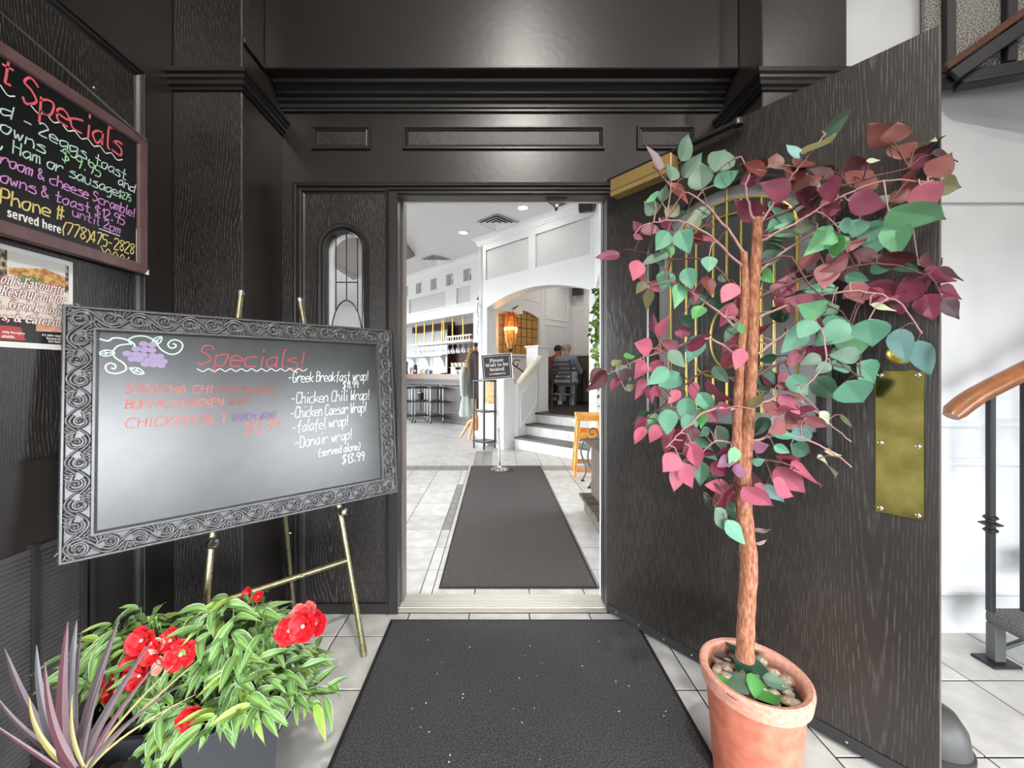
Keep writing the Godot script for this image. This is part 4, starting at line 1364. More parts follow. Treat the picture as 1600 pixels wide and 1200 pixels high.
# ---------------------------------------------------------------- easel and framed chalkboard
func build_easel() -> void:
	var u := Vector3(0.753, 0, -0.658)
	var n := Vector3(0.658, 0, 0.753)
	var e := thing("easel", "tubular brass easel holding the ornate framed chalkboard", "easel")
	var pegs := [Vector3(-1.025, 0.60, -1.385), Vector3(-0.690, 0.60, -1.690)]
	for k in 2:
		var out := -1.0 if k == 0 else 1.0
		var p: Vector3 = pegs[k]
		var foot := p + u * 0.058 * out + n * 0.13 - Vector3(0, 0.60, 0)
		var tip := p - u * 0.112 * out - n * 0.188 + Vector3(0, 0.925, 0)
		foot.y = 0.012
		var leg := part("leg", Mb.new().tube([foot, p, tip], [0.0125], 12), M.easel_brass, e)
		var d := (tip - p).normalized()
		part("finial", Mb.new().tube([tip - d * 0.004, tip + d * 0.003, tip + d * 0.012, tip + d * 0.019, tip + d * 0.022], [0.0135, 0.016, 0.0155, 0.010, 0.003], 14), M.chrome, leg)
		part("rubber_foot", Mb.new().tube([foot + (p - foot).normalized() * 0.03, foot - Vector3(0, 0.011, 0)], [0.0134, 0.0134], 12), M.easel_brass, leg)
		var q := p + n * 0.052 + Vector3(0, 0.004, 0)
		var pg := part("peg", Mb.new().tube([p - n * 0.012, q], [0.011, 0.011], 12), M.easel_brass, leg)
		part("peg_cap", Mb.new().tube([q - n * 0.004, q + n * 0.003, q + n * 0.006, q + n * 0.0065], [0.019, 0.020, 0.017, 0.008], 16), M.chrome, leg)
	var a: Vector3 = pegs[0] - u * 0.0205 + n * 0.046 - Vector3(0, 0.212, 0)
	var b: Vector3 = pegs[1] + u * 0.0205 + n * 0.046 - Vector3(0, 0.212, 0)
	var cb := part("crossbar", Mb.new().tube([a, b], [0.0115], 12), M.easel_brass, e)
	part("rivet", Mb.new().ball(a.lerp(b, 0.62) + n * 0.011, Vector3(0.006, 0.006, 0.005), 10, 6), M.chrome, cb)
	part("hinge_block", Mb.new().tube([Vector3(-0.985, 1.33, -1.66) - u * 0.06, Vector3(-0.985, 1.33, -1.66) + u * 0.06], [0.012], 10), M.easel_brass, e)
	var rl := part("leg", Mb.new().tube([Vector3(-0.985, 1.33, -1.66), Vector3(-0.975, 0.012, -1.862)], [0.011], 12), M.easel_brass, e)
	part("wing_nut", Mb.new().ball(Vector3(-0.972, 0.45, -1.802), Vector3(0.016, 0.006, 0.006), 10, 6), M.chrome, rl)

func build_chalkboard() -> void:
	rng.seed = 169
	var bl := Vector3(-1.29, 0.633, -1.13)
	var br := Vector3(-0.474, 0.633, -1.835)
	var u := (br - bl).normalized()
	var n := Vector3(-u.z, 0, u.x)
	var up := (Vector3(0, 0.777, 0) - n * 0.07).normalized()
	n = u.cross(up)
	var W := bl.distance_to(br)
	var H := 0.781
	var o := thing("chalkboard", "slate specials board in a black carved scrollwork frame on the brass easel", "chalkboard")
	o.transform = Transform3D(Basis(u, up, n), bl)
	var I := Transform3D()
	part("slate", Mb.new().span(Vector3(0.07, 0.07, -0.02), Vector3(W - 0.07, H - 0.07, 0.0)), M.slate, o)
	part("back_board", Mb.new().span(Vector3(0.004, 0.004, -0.027), Vector3(W - 0.004, H - 0.004, -0.02)), M.black_plastic, o)
	part("frame", Mb.new().moulding(I, 0.0, W, 0.0, H, [Vector2(0, -0.026), Vector2(0, 0.008), Vector2(0.004, 0.014), Vector2(0.009, 0.014), Vector2(0.012, 0.003), Vector2(0.064, 0.003), Vector2(0.068, 0.013), Vector2(0.074, 0.013), Vector2(0.079, 0.006), Vector2(0.08, 0.0)]), M.carved_black, o)
	# carved vine scrolls along the four sides
	var sides := [[Vector2(0, 0), Vector2(1, 0), W], [Vector2(W, 0), Vector2(0, 1), H], [Vector2(W, H), Vector2(-1, 0), W], [Vector2(0, H), Vector2(0, -1), H]]
	for s in sides:
		var b := Mb.new()
		var dir: Vector2 = s[1]
		var inn := Vector2(-dir.y, dir.x)
		var run: float = s[2] - 0.02
		var m := int(round(run / 0.125))
		var p := run / m
		for k in m:
			carve(b, s[0] + dir * (0.01 + p * k) + inn * 0.038, dir, inn, p, k == 0)
		part("carved_scrollwork", b, M.carved_black, o)
	# what is chalked on it
	var L := [
		["chalk_red", "Specials!", 0.331, 0.600, 0.690, 0.590, 0.07, 0.0042],
		["chalk_coral", "SIRACHA CHI", 0.141, 0.503, 0.375, 0.495, 0.028, 0.0034], ["chalk_rust", "CKEN BURGER", 0.378, 0.495, 0.575, 0.488, 0.026, 0.0034],
		["chalk_coral", "BUFFALO CHICKEN", 0.142, 0.453, 0.405, 0.449, 0.026, 0.0034], ["chalk_rust", "WRAP", 0.42, 0.447, 0.49, 0.448, 0.026, 0.0034],
		["chalk_coral", "CHICKEN BLT", 0.143, 0.390, 0.42, 0.386, 0.03, 0.0034], ["chalk_plum", "RANCH WRAP", 0.43, 0.388, 0.578, 0.388, 0.026, 0.0034], ["chalk_coral", "$13.99", 0.47, 0.334, 0.588, 0.341, 0.046, 0.0034],
		["chalk_white", "-Greek Breakfast wrap!", 0.622, 0.532, 0.960, 0.536, 0.042, 0.0026], ["chalk_white", "$11.99", 0.841, 0.500, 0.913, 0.502, 0.03, 0.0028],
		["chalk_white", "-Chicken Chili Wrap!", 0.630, 0.443, 0.962, 0.447, 0.046, 0.0026], ["chalk_white", "-Chicken Caesar Wrap!", 0.628, 0.385, 0.945, 0.391, 0.044, 0.0026],
		["chalk_white", "-falafel wrap!", 0.632, 0.325, 0.862, 0.337, 0.044, 0.0026], ["chalk_white", "-Donair wrap!", 0.640, 0.262, 0.877, 0.275, 0.044, 0.0026],
		["chalk_white", "(served alone)", 0.731, 0.216, 0.910, 0.223, 0.032, 0.0026], ["chalk_white", "$13.99", 0.828, 0.170, 0.930, 0.172, 0.036, 0.003],
	]
	for l in L:
		var b := Mb.new()
		chalk(b, I, l[1], l[2], l[3], l[4], l[5], l[6], l[7])
		part("chalk_lettering", b, M[l[0]], o)
	var b := Mb.new()
	wavy(b, I, 0.327, 0.580, 0.695, 0.583, 11, 0.005, 0.0028)
	part("chalk_line", b, M.chalk_white, o)
	# a vine and a bunch of grapes
	b = Mb.new()
	b.stroke(I, smooth([Vector2(0.082, 0.679), Vector2(0.10, 0.674), Vector2(0.112, 0.684), Vector2(0.135, 0.683), Vector2(0.158, 0.671), Vector2(0.163, 0.659)]), 0.005)
	b.stroke(I, smooth([Vector2(0.155, 0.665), Vector2(0.148, 0.68), Vector2(0.165, 0.693), Vector2(0.19, 0.694), Vector2(0.212, 0.68), Vector2(0.23, 0.65), Vector2(0.256, 0.635), Vector2(0.278, 0.645), Vector2(0.287, 0.668), Vector2(0.277, 0.684), Vector2(0.258, 0.685), Vector2(0.247, 0.67), Vector2(0.255, 0.657), Vector2(0.268, 0.662), Vector2(0.267, 0.671), Vector2(0.261, 0.672)]), 0.0042)
	b.stroke(I, smooth([Vector2(0.155, 0.667), Vector2(0.125, 0.66), Vector2(0.112, 0.64), Vector2(0.117, 0.62), Vector2(0.138, 0.6), Vector2(0.142, 0.58), Vector2(0.12, 0.568), Vector2(0.1, 0.574), Vector2(0.095, 0.592), Vector2(0.106, 0.602), Vector2(0.118, 0.594), Vector2(0.115, 0.583), Vector2(0.109, 0.586)]), 0.0042)
	for g in [[0.218, 0.68, 0.9], [0.096, 0.634, 0.1], [0.168, 0.577, -0.5]]:
		var c := Vector2(g[0], g[1])
		var d := Vector2(cos(g[2]), sin(g[2]))
		var e := Vector2(-d.y, d.x)
		b.stroke(I, smooth([c - d * 0.02, c + e * 0.01, c + d * 0.02, c - e * 0.01, c - d * 0.02]), 0.0035)
		b.stroke(I, [c - d * 0.02, c + d * 0.02], 0.003)
		b.stroke(I, [c - d * 0.006 - e * 0.008, c + d * 0.004], 0.0025)
		b.stroke(I, [c - d * 0.006 + e * 0.008, c + d * 0.004], 0.0025)
	part("chalk_vine", b, M.chalk_mint, o)
	b = Mb.new()
	var rows := [[0.185, 0.668, 2], [0.165, 0.651, 3], [0.145, 0.634, 5], [0.155, 0.617, 5], [0.19, 0.6, 3]]
	for r in rows:
		for i in r[2]:
			b.disc(I, Vector2(r[0] + 0.0205 * i + rng.randf_range(-0.002, 0.002), r[1] - 0.0018 * i), 0.0115, 0.0095, 0.0006 + 0.00005 * i)
	part("chalk_grapes", b, M.chalk_grape, o)

func carve(b: Mb, c: Vector2, dir: Vector2, inn: Vector2, p: float, first: bool) -> void:
	var put := func(pts: Array, r0: float, r1: float) -> void:
		var a := []
		var rr := []
		for i in pts.size():
			var q: Vector2 = c + dir * pts[i].x + inn * pts[i].y
			a.append(Vector3(q.x, q.y, 0.0085))
			rr.append(lerpf(r0, r1, float(i) / (pts.size() - 1)))
		b.tube(a, rr, 6, true)
	for half in 2:
		var sg := 1.0 if half == 0 else -1.0
		var ox := p * 0.5 * half
		# running stem that rolls up into a volute
		var pts := []
		for i in 9:
			var t := i / 8.0
			pts.append(Vector2(ox + p * (0.62 * t - 0.12), sg * 0.026 * sin(PI * (t * 1.05 - 0.1))))
		put.call(pts, 0.003, 0.0052)
		pts = []
		for i in 20:
			var t := i / 19.0
			var a := sg * (2.5 - t * 8.4)
			var r := lerpf(0.0225, 0.005, t)
			pts.append(Vector2(ox + p * 0.27 + cos(a) * r, -sg * 0.004 + sin(a) * r * 1.05))
		put.call(pts, 0.0052, 0.0034)
		b.ball(Vector3((c + dir * (ox + p * 0.27) + inn * (-sg * 0.004)).x, (c + dir * (ox + p * 0.27) + inn * (-sg * 0.004)).y, 0.012), Vector3(0.0062, 0.0062, 0.006), 8, 6)
		# acanthus lobes
		for i in 5:
			var a0 := 0.5 - i * 0.42
			pts = []
			for j in 5:
				var t := j / 4.0
				var ang := sg * (a0 - t * 0.55)
				pts.append(Vector2(ox + p * 0.02 + cos(ang) * (0.008 + 0.030 * t), -sg * 0.016 + sg * 0.01 * i * 0.4 + sin(ang) * (0.006 + 0.024 * t)))
			put.call(pts, 0.0046, 0.0016)
		for i in 4:
			pts = []
			for j in 4:
				var t := j / 3.0
				pts.append(Vector2(ox + p * 0.40 + 0.006 * i - 0.014 * t, sg * (0.004 + 0.006 * i + 0.017 * t)))
			put.call(pts, 0.0038, 0.0014)


# ---------------------------------------------------------------- leaves
func leaf_mesh(wide: float, curl: float, fold: float, margin := 0, point := 1.0, ruffle := 0.02) -> ArrayMesh:
	# along +y from 0 to 1, facing +z. margin 1 and 2: pale edge; 0: pale midrib
	var m := 8
	var xs := [-1.0, -0.72, -0.07, 0.07, 0.72, 1.0]
	if margin == 1:
		xs = [-1.0, -0.84, -0.07, 0.07, 0.84, 1.0]
	var p := []
	for i in m + 1:
		var t := float(i) / m
		var w := maxf(0.004, wide * 0.5 * pow(sin(PI * pow(t, 0.66 * point)), 0.9)) if i < m else 0.001
		if point < 1.4:
			# ovate with a drawn-out tip
			t = [0.0, 0.06, 0.17, 0.31, 0.47, 0.63, 0.78, 0.91, 1.0][i]
			w = wide * 0.5 * [0.03, 0.42, 0.82, 1.0, 0.93, 0.71, 0.41, 0.15, 0.004][i]
		for x in xs:
			p.append(Vector3(x * w, t - 0.08 * curl * t, -curl * t * t + fold * absf(x) * w + ruffle * sin(t * 9.0 + x * 2.0) * absf(x)))
	var nn := []
	for i in p.size():
		var r := i / 6
		var k := i % 6
		var dx: Vector3 = p[r * 6 + mini(k + 1, 5)] - p[r * 6 + maxi(k - 1, 0)]
		var dy: Vector3 = p[mini(r + 1, m) * 6 + k] - p[maxi(r - 1, 0) * 6 + k]
		nn.append(dx.cross(dy).normalized())
	var cols := []
	for k in 6:
		var edge: bool = k == 0 or k == 5
		var rib: bool = k == 2 or k == 3
		if margin == 1:
			cols.append(Color(0.70, 0.76, 0.52) if edge else (Color(0.20, 0.36, 0.09) if rib else Color(0.075, 0.19, 0.045)))
		elif margin == 2:
			cols.append(Color(0.50, 0.56, 0.16) if edge else Color(0.22, 0.36, 0.06))
		else:
			cols.append(Color(1.5, 1.5, 1.45) if rib else (Color(0.9, 0.9, 0.9) if edge else Color(1, 1, 1)))
	var b := Mb.new()
	for i in m:
		for k in 5:
			var id := [i * 6 + k, i * 6 + k + 1, i * 6 + k + 7, i * 6 + k + 6]
			var cc := [cols[k], cols[k + 1], cols[k + 1], cols[k]]
			for tri in [[0, 2, 1], [0, 3, 2]]:
				for j in tri:
					b.col = cc[j]
					b.vert(p[id[j]], nn[id[j]])
	return b.done()

func add_to(b: Mb, m: ArrayMesh, xf: Transform3D) -> void:
	var a := m.surface_get_arrays(0)
	var v: PackedVector3Array = a[Mesh.ARRAY_VERTEX]
	var n: PackedVector3Array = a[Mesh.ARRAY_NORMAL]
	var c: PackedColorArray = a[Mesh.ARRAY_COLOR]
	var turn := xf.basis.inverse().transposed()
	for i in v.size():
		b.col = c[i]
		b.vert(xf * v[i], (turn * n[i]).normalized())

func aim(from: Vector3, to: Vector3, face: Vector3, wide: float, roll := 0.0) -> Transform3D:
	# a leaf basis: y runs from base to tip, z looks along face
	var y := to - from
	var d := y.normalized()
	var x := d.cross(face).normalized()
	if x.length() < 0.1:
		x = d.cross(Vector3(0.3, 0.2, 0.9)).normalized()
	var z := x.cross(d).normalized()
	var turn := Basis(d, roll)
	return Transform3D(Basis(turn * x * y.length() * wide, y, turn * z * y.length()), from)


# ---------------------------------------------------------------- the two-coloured ficus
const TREE_LEAVES := [
	"1067 278 1094 242 50 e;1049 283 1051 249 42 e;1096 297 1094 258 62 e;1117 270 1140 223 55 e;1115 290 1154 267 52 t;1034 316 1041 288 50 e;1026 333 1007 315 75 e;1023 313 1016 300 80 l",
	"1043 340 1059 320 70 o;1079 359 1094 329 60 y;1046 286 1077 314 32 c;1198 268 1159 260 45 r;1211 264 1207 240 65 r;1231 281 1259 251 60 r;1233 296 1280 281 60 r;1278 313 1237 303 50 b",
	"1234 305 1192 286 62 m;1188 342 1149 315 58 m;1194 336 1236 318 55 m;1254 344 1270 316 65 m;1311 335 1281 320 65 m;1313 297 1280 294 50 m;1302 277 1267 262 45 b;1201 371 1232 361 62 g",
	"1181 377 1215 348 30 m;1199 379 1222 396 60 d;1187 409 1226 392 55 e;1302 358 1266 393 48 l;1313 366 1302 401 55 l;1310 355 1341 348 60 t;1172 424 1188 453 55 d;1186 420 1207 442 55 g",
	"1219 465 1231 429 75 m;1044 361 1024 392 60 t;1062 359 1076 393 62 t;1031 343 1055 358 50 m;1016 368 1015 347 90 m;1001 361 990 346 70 m;990 368 1005 374 50 m;1083 366 1098 381 70 r",
	"1103 348 1114 355 60 r;1040 400 1053 381 62 g;1044 395 1003 413 30 e;999 407 990 437 60 p;1044 423 1033 457 62 t;1072 418 1081 452 60 t;1062 444 1059 477 48 l;1008 439 994 459 55 o",
	"1014 450 1011 485 38 o;1014 442 1031 455 60 p;1108 400 1107 426 65 t;1103 431 1109 463 40 r;1124 429 1137 442 60 e;1150 443 1128 472 58 p;1145 473 1129 511 50 p;1163 459 1157 502 50 p",
	"1098 459 1077 481 50 d;1124 461 1116 489 60 d;1098 478 1083 500 60 g;1226 461 1293 460 25 d;1289 489 1244 475 45 l;1300 474 1287 496 60 e;1278 392 1246 420 62 n;1287 411 1289 450 60 n",
	"1311 390 1291 425 50 n;1304 420 1300 442 65 d;1265 426 1259 442 70 b;1272 348 1235 362 40 y",
	"1019 545 990 537 65 p;1023 519 1018 488 30 m;1027 527 1042 493 42 p;1064 528 1070 508 70 m;1060 546 1037 535 65 m;1072 542 1114 526 30 m;1007 563 990 591 45 p;1007 591 995 623 45 p",
	"1034 563 1014 581 45 p;1045 576 1011 600 50 t;1064 585 1029 605 55 t;1044 548 1068 574 48 e;1012 604 1018 630 42 m;1023 602 1029 624 50 p;1062 609 1044 630 50 p;1083 596 1085 626 45 p",
	"1073 620 1072 662 55 t;1092 613 1116 646 50 t;1098 637 1096 669 42 g;1108 669 1091 681 45 t;1031 648 1006 677 55 l;1045 639 1042 679 58 t;1011 654 990 669 60 m;1007 667 991 692 50 p",
	"1030 663 1016 692 55 p;1053 669 1037 708 45 p;1067 669 1055 706 45 m;1085 665 1077 695 50 b;1077 698 1091 729 45 p;1059 708 1040 732 55 p;1120 639 1145 635 60 m;1107 641 1122 661 55 m",
	"1120 665 1129 704 42 e;1148 680 1161 706 45 e;1148 698 1144 730 45 l;1094 702 1120 713 40 m;1142 700 1120 715 50 m;1146 713 1121 729 55 u;1157 503 1130 533 35 e;1158 527 1127 553 55 p",
	"1142 553 1128 579 55 p;1161 544 1149 577 50 p;1116 572 1137 600 45 e;1105 594 1146 639 18 p;1172 601 1146 587 22 r;1163 498 1191 488 55 e;1156 507 1161 522 60 g;1068 492 1079 514 55 d",
	"1183 578 1213 606 62 d;1176 639 1190 611 40 o;1179 529 1203 500 32 m;1272 500 1247 530 62 t;1326 503 1281 533 55 t;1314 519 1333 555 58 l;1255 546 1218 539 32 p;1257 547 1239 527 28 m",
	"1250 552 1232 571 55 m;1263 555 1299 538 45 m;1283 557 1252 568 60 e;1297 568 1274 583 60 e;1298 561 1335 550 55 e;1300 576 1335 568 55 t;1268 590 1313 624 55 d;1235 585 1260 618 62 t",
	"1215 600 1235 609 60 n;1241 602 1261 626 45 n;1194 644 1232 628 55 n;1213 639 1246 638 30 m;1248 637 1274 641 35 m;1255 640 1229 670 62 n;1227 659 1197 675 50 n;1258 652 1292 664 40 n",
	"1280 643 1300 663 45 y;1315 648 1332 665 25 y;1203 678 1249 679 45 t;1242 669 1266 693 45 a;1203 654 1175 679 50 d;1172 700 1201 695 62 u;1209 696 1233 707 60 t;1235 696 1273 711 50 d",
	"1213 711 1251 719 45 m;1176 725 1194 718 60 t;1287 705 1314 711 28 y;1278 717 1315 738 16 y;1215 557 1183 562 40 d",
	"1392 227 1358 194 62 r;1398 224 1402 191 90 r;1408 250 1430 217 80 r;1437 237 1483 225 38 b;1455 241 1500 248 28 k;1453 278 1487 240 62 r;1417 255 1459 249 50 m;1464 288 1495 293 75 o",
	"1437 287 1458 326 75 p;1388 329 1467 334 32 l;1376 342 1363 397 78 t;1397 346 1402 399 58 l;1344 342 1332 371 85 t;1303 360 1280 382 45 l;1312 365 1303 403 48 g;1324 313 1386 322 52 m",
	"1313 327 1282 325 70 m;1315 272 1358 256 55 b;1303 268 1279 263 60 b;1314 294 1279 297 65 m;1332 294 1358 272 80 r;1392 316 1419 298 60 r;1408 280 1436 292 60 r;1435 415 1482 399 55 b",
	"1443 424 1493 438 40 m;1467 418 1504 437 25 k;1464 453 1512 462 48 m;1471 467 1502 497 45 k;1449 459 1458 500 72 m;1408 438 1450 471 62 m;1404 455 1408 493 55 m;1398 438 1362 475 65 m",
	"1359 450 1378 475 60 p;1362 413 1394 427 45 t;1395 411 1435 424 36 t;1320 430 1355 437 45 t;1312 421 1297 443 65 d;1327 400 1291 427 30 n;1345 365 1324 392 50 n;1295 412 1286 451 60 n",
	"1332 395 1378 407 45 b;1376 399 1436 413 38 b;1318 467 1378 459 20 n;1359 476 1395 488 25 y;1330 441 1348 474 65 n;1305 476 1279 488 65 t",
	"1328 502 1280 533 65 t;1358 498 1363 539 92 t;1328 517 1337 562 72 l;1407 513 1409 566 48 a;1433 532 1452 586 45 a;1338 569 1382 602 48 t;1320 596 1351 634 85 t;1346 555 1297 555 55 e",
	"949 581 915 608 40 b;941 576 922 596 55 b;985 577 968 594 60 b;971 588 952 609 40 p;977 609 993 601 55 o;956 572 972 560 50 o;975 558 993 555 45 g;1060 712 1037 736 78 p",
	"1061 731 1053 767 52 p;1065 724 1082 762 48 p;1079 690 1090 732 48 p;1095 720 1094 758 55 d;1140 762 1101 758 55 p;1144 758 1117 801 32 p;1146 765 1139 792 40 p;1098 770 1114 797 28 e",
	"1116 795 1133 827 42 e;1133 813 1160 849 45 t;1169 810 1133 788 50 d;1159 762 1202 784 45 p;1178 758 1202 784 45 p;1207 753 1239 775 45 p;1196 756 1223 787 45 a;1211 730 1253 764 50 p",
	"1236 735 1294 749 38 p;1180 831 1203 827 28 w;1180 849 1199 847 24 w;1144 735 1171 737 60 u;1162 742 1190 752 50 b",
	"1285 210 1322 175 28 e;1259 240 1305 208 22 o;1252 247 1228 230 35 a;1198 261 1158 259 40 r;1208 263 1215 239 70 r;1245 263 1270 242 60 r;1064 252 1079 208 42 e;1031 266 1015 224 22 w",
	"1434 224 1461 226 25 y;1353 252 1375 250 40 y",
]
const TREE_BRANCHES := [
	"1182 350 1230 330 1290 300 1360 278 1420 262", "1182 380 1240 350 1310 310 1380 282 1450 285", "1180 430 1230 390 1300 350 1370 345 1430 330", "1178 470 1240 440 1310 420 1380 412 1450 430", "1176 500 1250 470 1330 455 1400 470 1440 520",
	"1174 560 1230 520 1270 500 1290 560 1250 615", "1174 590 1240 560 1300 570 1350 590", "1172 640 1220 620 1270 640 1330 690", "1170 690 1230 680 1290 700 1330 730", "1168 720 1210 720 1250 735",
	"1162 396 1130 350 1090 310 1050 290 1020 260", "1162 420 1110 370 1060 345 1010 350", "1160 470 1110 410 1050 405 985 390", "1158 520 1100 470 1050 440 1010 450", "1156 560 1110 530 1050 545 1000 560 950 585",
	"1154 600 1110 580 1070 600 1030 640 1000 660", "1154 640 1110 640 1070 670 1040 700", "1160 700 1120 690 1080 720", "1162 745 1130 770 1120 800 1140 820", "1180 350 1165 300 1170 270 1158 245", "1182 360 1220 300 1250 260 1290 210", "1176 420 1230 400 1260 440 1300 480",
]

func tree_depth(px: float) -> float:
	return 1.12 - 0.00045 * (px - 1165.0)

func build_tree() -> void:
	rng.seed = 186
	var o := thing("potted_tree", "artificial ficus with burgundy and green leaves in a terracotta pot by the open door", "potted tree")
	var c := Vector3(0.742, 0, -1.105)
	var h := 0.348
	part("pot", Mb.new().lathe([Vector2(0, 0), Vector2(0.098, 0), Vector2(0.1, 0.006), Vector2(0.122, h - 0.05), Vector2(0.122, h - 0.045)], 40, Transform3D(Basis(), c)), M.terracotta, o)
	part("pot_rim", Mb.new().lathe([Vector2(0.122, h - 0.048), Vector2(0.134, h - 0.046), Vector2(0.139, h - 0.012), Vector2(0.138, h - 0.004), Vector2(0.133, h), Vector2(0.123, h - 0.002), Vector2(0.117, h - 0.01), Vector2(0.113, h - 0.06)], 48, Transform3D(Basis(), c)), M.terracotta_rim, o)
	part("soil", Mb.new().lathe([Vector2(0.1135, h - 0.05), Vector2(0.0, h - 0.045)], 32, Transform3D(Basis(), c)), M.soil, o)
	for k in 26:
		var a := k * 2.39996
		var r := sqrt((k + 0.5) / 26.0) * 0.094
		var b := Mb.new()
		b.ball(Vector3.ZERO, Vector3(rng.randf_range(0.022, 0.036), rng.randf_range(0.010, 0.016), rng.randf_range(0.016, 0.024)), 6, 4)
		for i in b.v.size():
			b.v[i] *= 1.0 + 0.22 * sin(b.v[i].x * 190.0 + k) * cos(b.v[i].z * 170.0 + k * 2.0)
		var s := part("stone", b, M.stone, o)
		s.transform = Transform3D(Basis(Vector3(rng.randf() - 0.5, 2, rng.randf() - 0.5).normalized(), a * 3.0), c + Vector3(cos(a) * r, h - 0.026, sin(a) * r))
	# trunk: two stems twisted together
	var stem := func(pts: Array, rads: Array) -> Mb:
		var a := []
		var rr := []
		for i in pts.size() - 1:
			for k in 6:
				var t := k / 6.0
				var q: Vector2 = pts[i].cubic_interpolate(pts[i + 1], pts[maxi(i - 1, 0)], pts[mini(i + 2, pts.size() - 1)], t)
				a.append(at(q.x, q.y, 1.105))
				rr.append(lerpf(rads[i], rads[i + 1], t) * (1.0 + 0.05 * sin(i * 6.0 + k * 1.9)))
		a.append(at(pts[-1].x, pts[-1].y, 1.105))
		rr.append(rads[-1])
		return Mb.new().tube(a, rr, 12)
	part("trunk", stem.call([Vector2(1164, 1030), Vector2(1166, 960), Vector2(1170, 880), Vector2(1163, 800), Vector2(1163, 740), Vector2(1170, 650), Vector2(1175, 560), Vector2(1178, 460), Vector2(1184, 340)], [0.0235, 0.022, 0.0225, 0.0205, 0.0175, 0.0155, 0.015, 0.0145, 0.012]), M.bark, o)
	part("trunk", stem.call([Vector2(1160, 760), Vector2(1152, 700), Vector2(1153, 630), Vector2(1158, 540), Vector2(1164, 460), Vector2(1162, 394)], [0.010, 0.0125, 0.012, 0.012, 0.0115, 0.009]), M.bark, o)
	# branches with their twigs
	var nodes := []
	var twigs := []
	for k in TREE_BRANCHES.size():
		var f: PackedStringArray = TREE_BRANCHES[k].split(" ")
		var pts := []
		var off := rng.randf_range(-0.09, 0.09)
		for i in range(0, f.size(), 2):
			var t := i / float(f.size() - 2)
			pts.append(at(f[i].to_float(), f[i + 1].to_float(), lerpf(1.105, tree_depth(f[i].to_float()) + off * 0.7, minf(1.0, t * 1.5))))
		var a := []
		var rr := []
		for i in pts.size() - 1:
			for j in 6:
				var t := j / 6.0
				var q: Vector3 = pts[i].cubic_interpolate(pts[i + 1], pts[maxi(i - 1, 0)], pts[mini(i + 2, pts.size() - 1)], t)
				q += Vector3(rng.randf_range(-1, 1), rng.randf_range(-1, 1), rng.randf_range(-1, 1)) * 0.0025
				a.append(q)
				rr.append(lerpf(0.0038, 0.0016, (i + t) / (pts.size() - 1)))
				if i > 0 or j > 2:
					nodes.append([q, k])
		a.append(pts[-1])
		rr.append(0.0018)
		nodes.append([pts[-1], k])
		twigs.append(Mb.new().tube(a, rr, 6))
	var shapes := [leaf_mesh(1.0, 0.10, 0.10), leaf_mesh(1.0, 0.24, 0.18), leaf_mesh(1.0, -0.12, 0.14), leaf_mesh(1.0, 0.02, 0.05)]
	var leaves := []
	for chunk in TREE_LEAVES:
		for row in chunk.split(";"):
			var f: PackedStringArray = row.split(" ")
			var w := f[4].to_float()
			var z := tree_depth(f[0].to_float()) + rng.randf_range(-0.07, 0.07)
			if f[5] == "d" or f[5] == "k" or f[5] == "b":
				z += 0.05
			var p := at(f[0].to_float(), f[1].to_float(), z)
			var q := at(f[2].to_float(), f[3].to_float(), z + rng.randf_range(-0.025, 0.025))
			var loose := minf(1.0, pow(w / 60.0, 2.0))
			var face := (Vector3(0, 1.25, 0) - p).normalized() + Vector3(rng.randf_range(-0.25, 0.25), rng.randf_range(-0.1, 0.35), 0) * loose
			q += (q - p) * 0.07
			var true_w := maxf(w * 1.15, 60.0) / 100.0
			leaves.append([p, q, face, true_w, acos(minf(1.0, w * 1.15 / 100.0 / true_w)) * (1.0 if rng.randf() < 0.5 else -1.0), f[5]])
	for k in 42:
		# leaves half hidden in the middle of the crown
		var nd: Array = nodes[rng.randi_range(0, nodes.size() - 1)]
		var p: Vector3 = nd[0] + Vector3(rng.randf_range(-0.03, 0.03), rng.randf_range(-0.03, 0.03), rng.randf_range(-0.10, -0.02))
		var d := Vector3(rng.randf_range(-1, 1), rng.randf_range(-0.9, 0.4), rng.randf_range(-0.3, 0.3)).normalized()
		leaves.append([p, p + d * rng.randf_range(0.07, 0.10), Vector3(rng.randf_range(-0.4, 0.4), 0.4, 1).normalized(), 0.6, rng.randf_range(-0.6, 0.6), "dtebmmnp"[rng.randi_range(0, 7)]])
	for l in leaves:
		var best := 1e9
		var at_node: Array = nodes[0]
		for nd in nodes:
			var dd: float = nd[0].distance_squared_to(l[0])
			if dd < best:
				best = dd
				at_node = nd
		var p0: Vector3 = at_node[0]
		var p1: Vector3 = l[0]
		if best < 0.05:
			var mid := (p0 + p1) * 0.5 + Vector3(rng.randf_range(-0.006, 0.006), 0.008, 0)
			var into: Vector3 = p1 + (l[1] - p1) * 0.06
			twigs[at_node[1]].tube([p0, mid, p1, into], [0.0021, 0.0018, 0.0014, 0.001], 5)
		var lf := part("leaf", shapes[rng.randi_range(0, 3)], M["leaf_" + l[5]], o)
		lf.transform = aim(l[0], l[1], l[2].normalized(), l[3], l[4])
	for k in twigs.size():
		part("branch", twigs[k], M.twig if k % 3 else M.twig_dark, o)
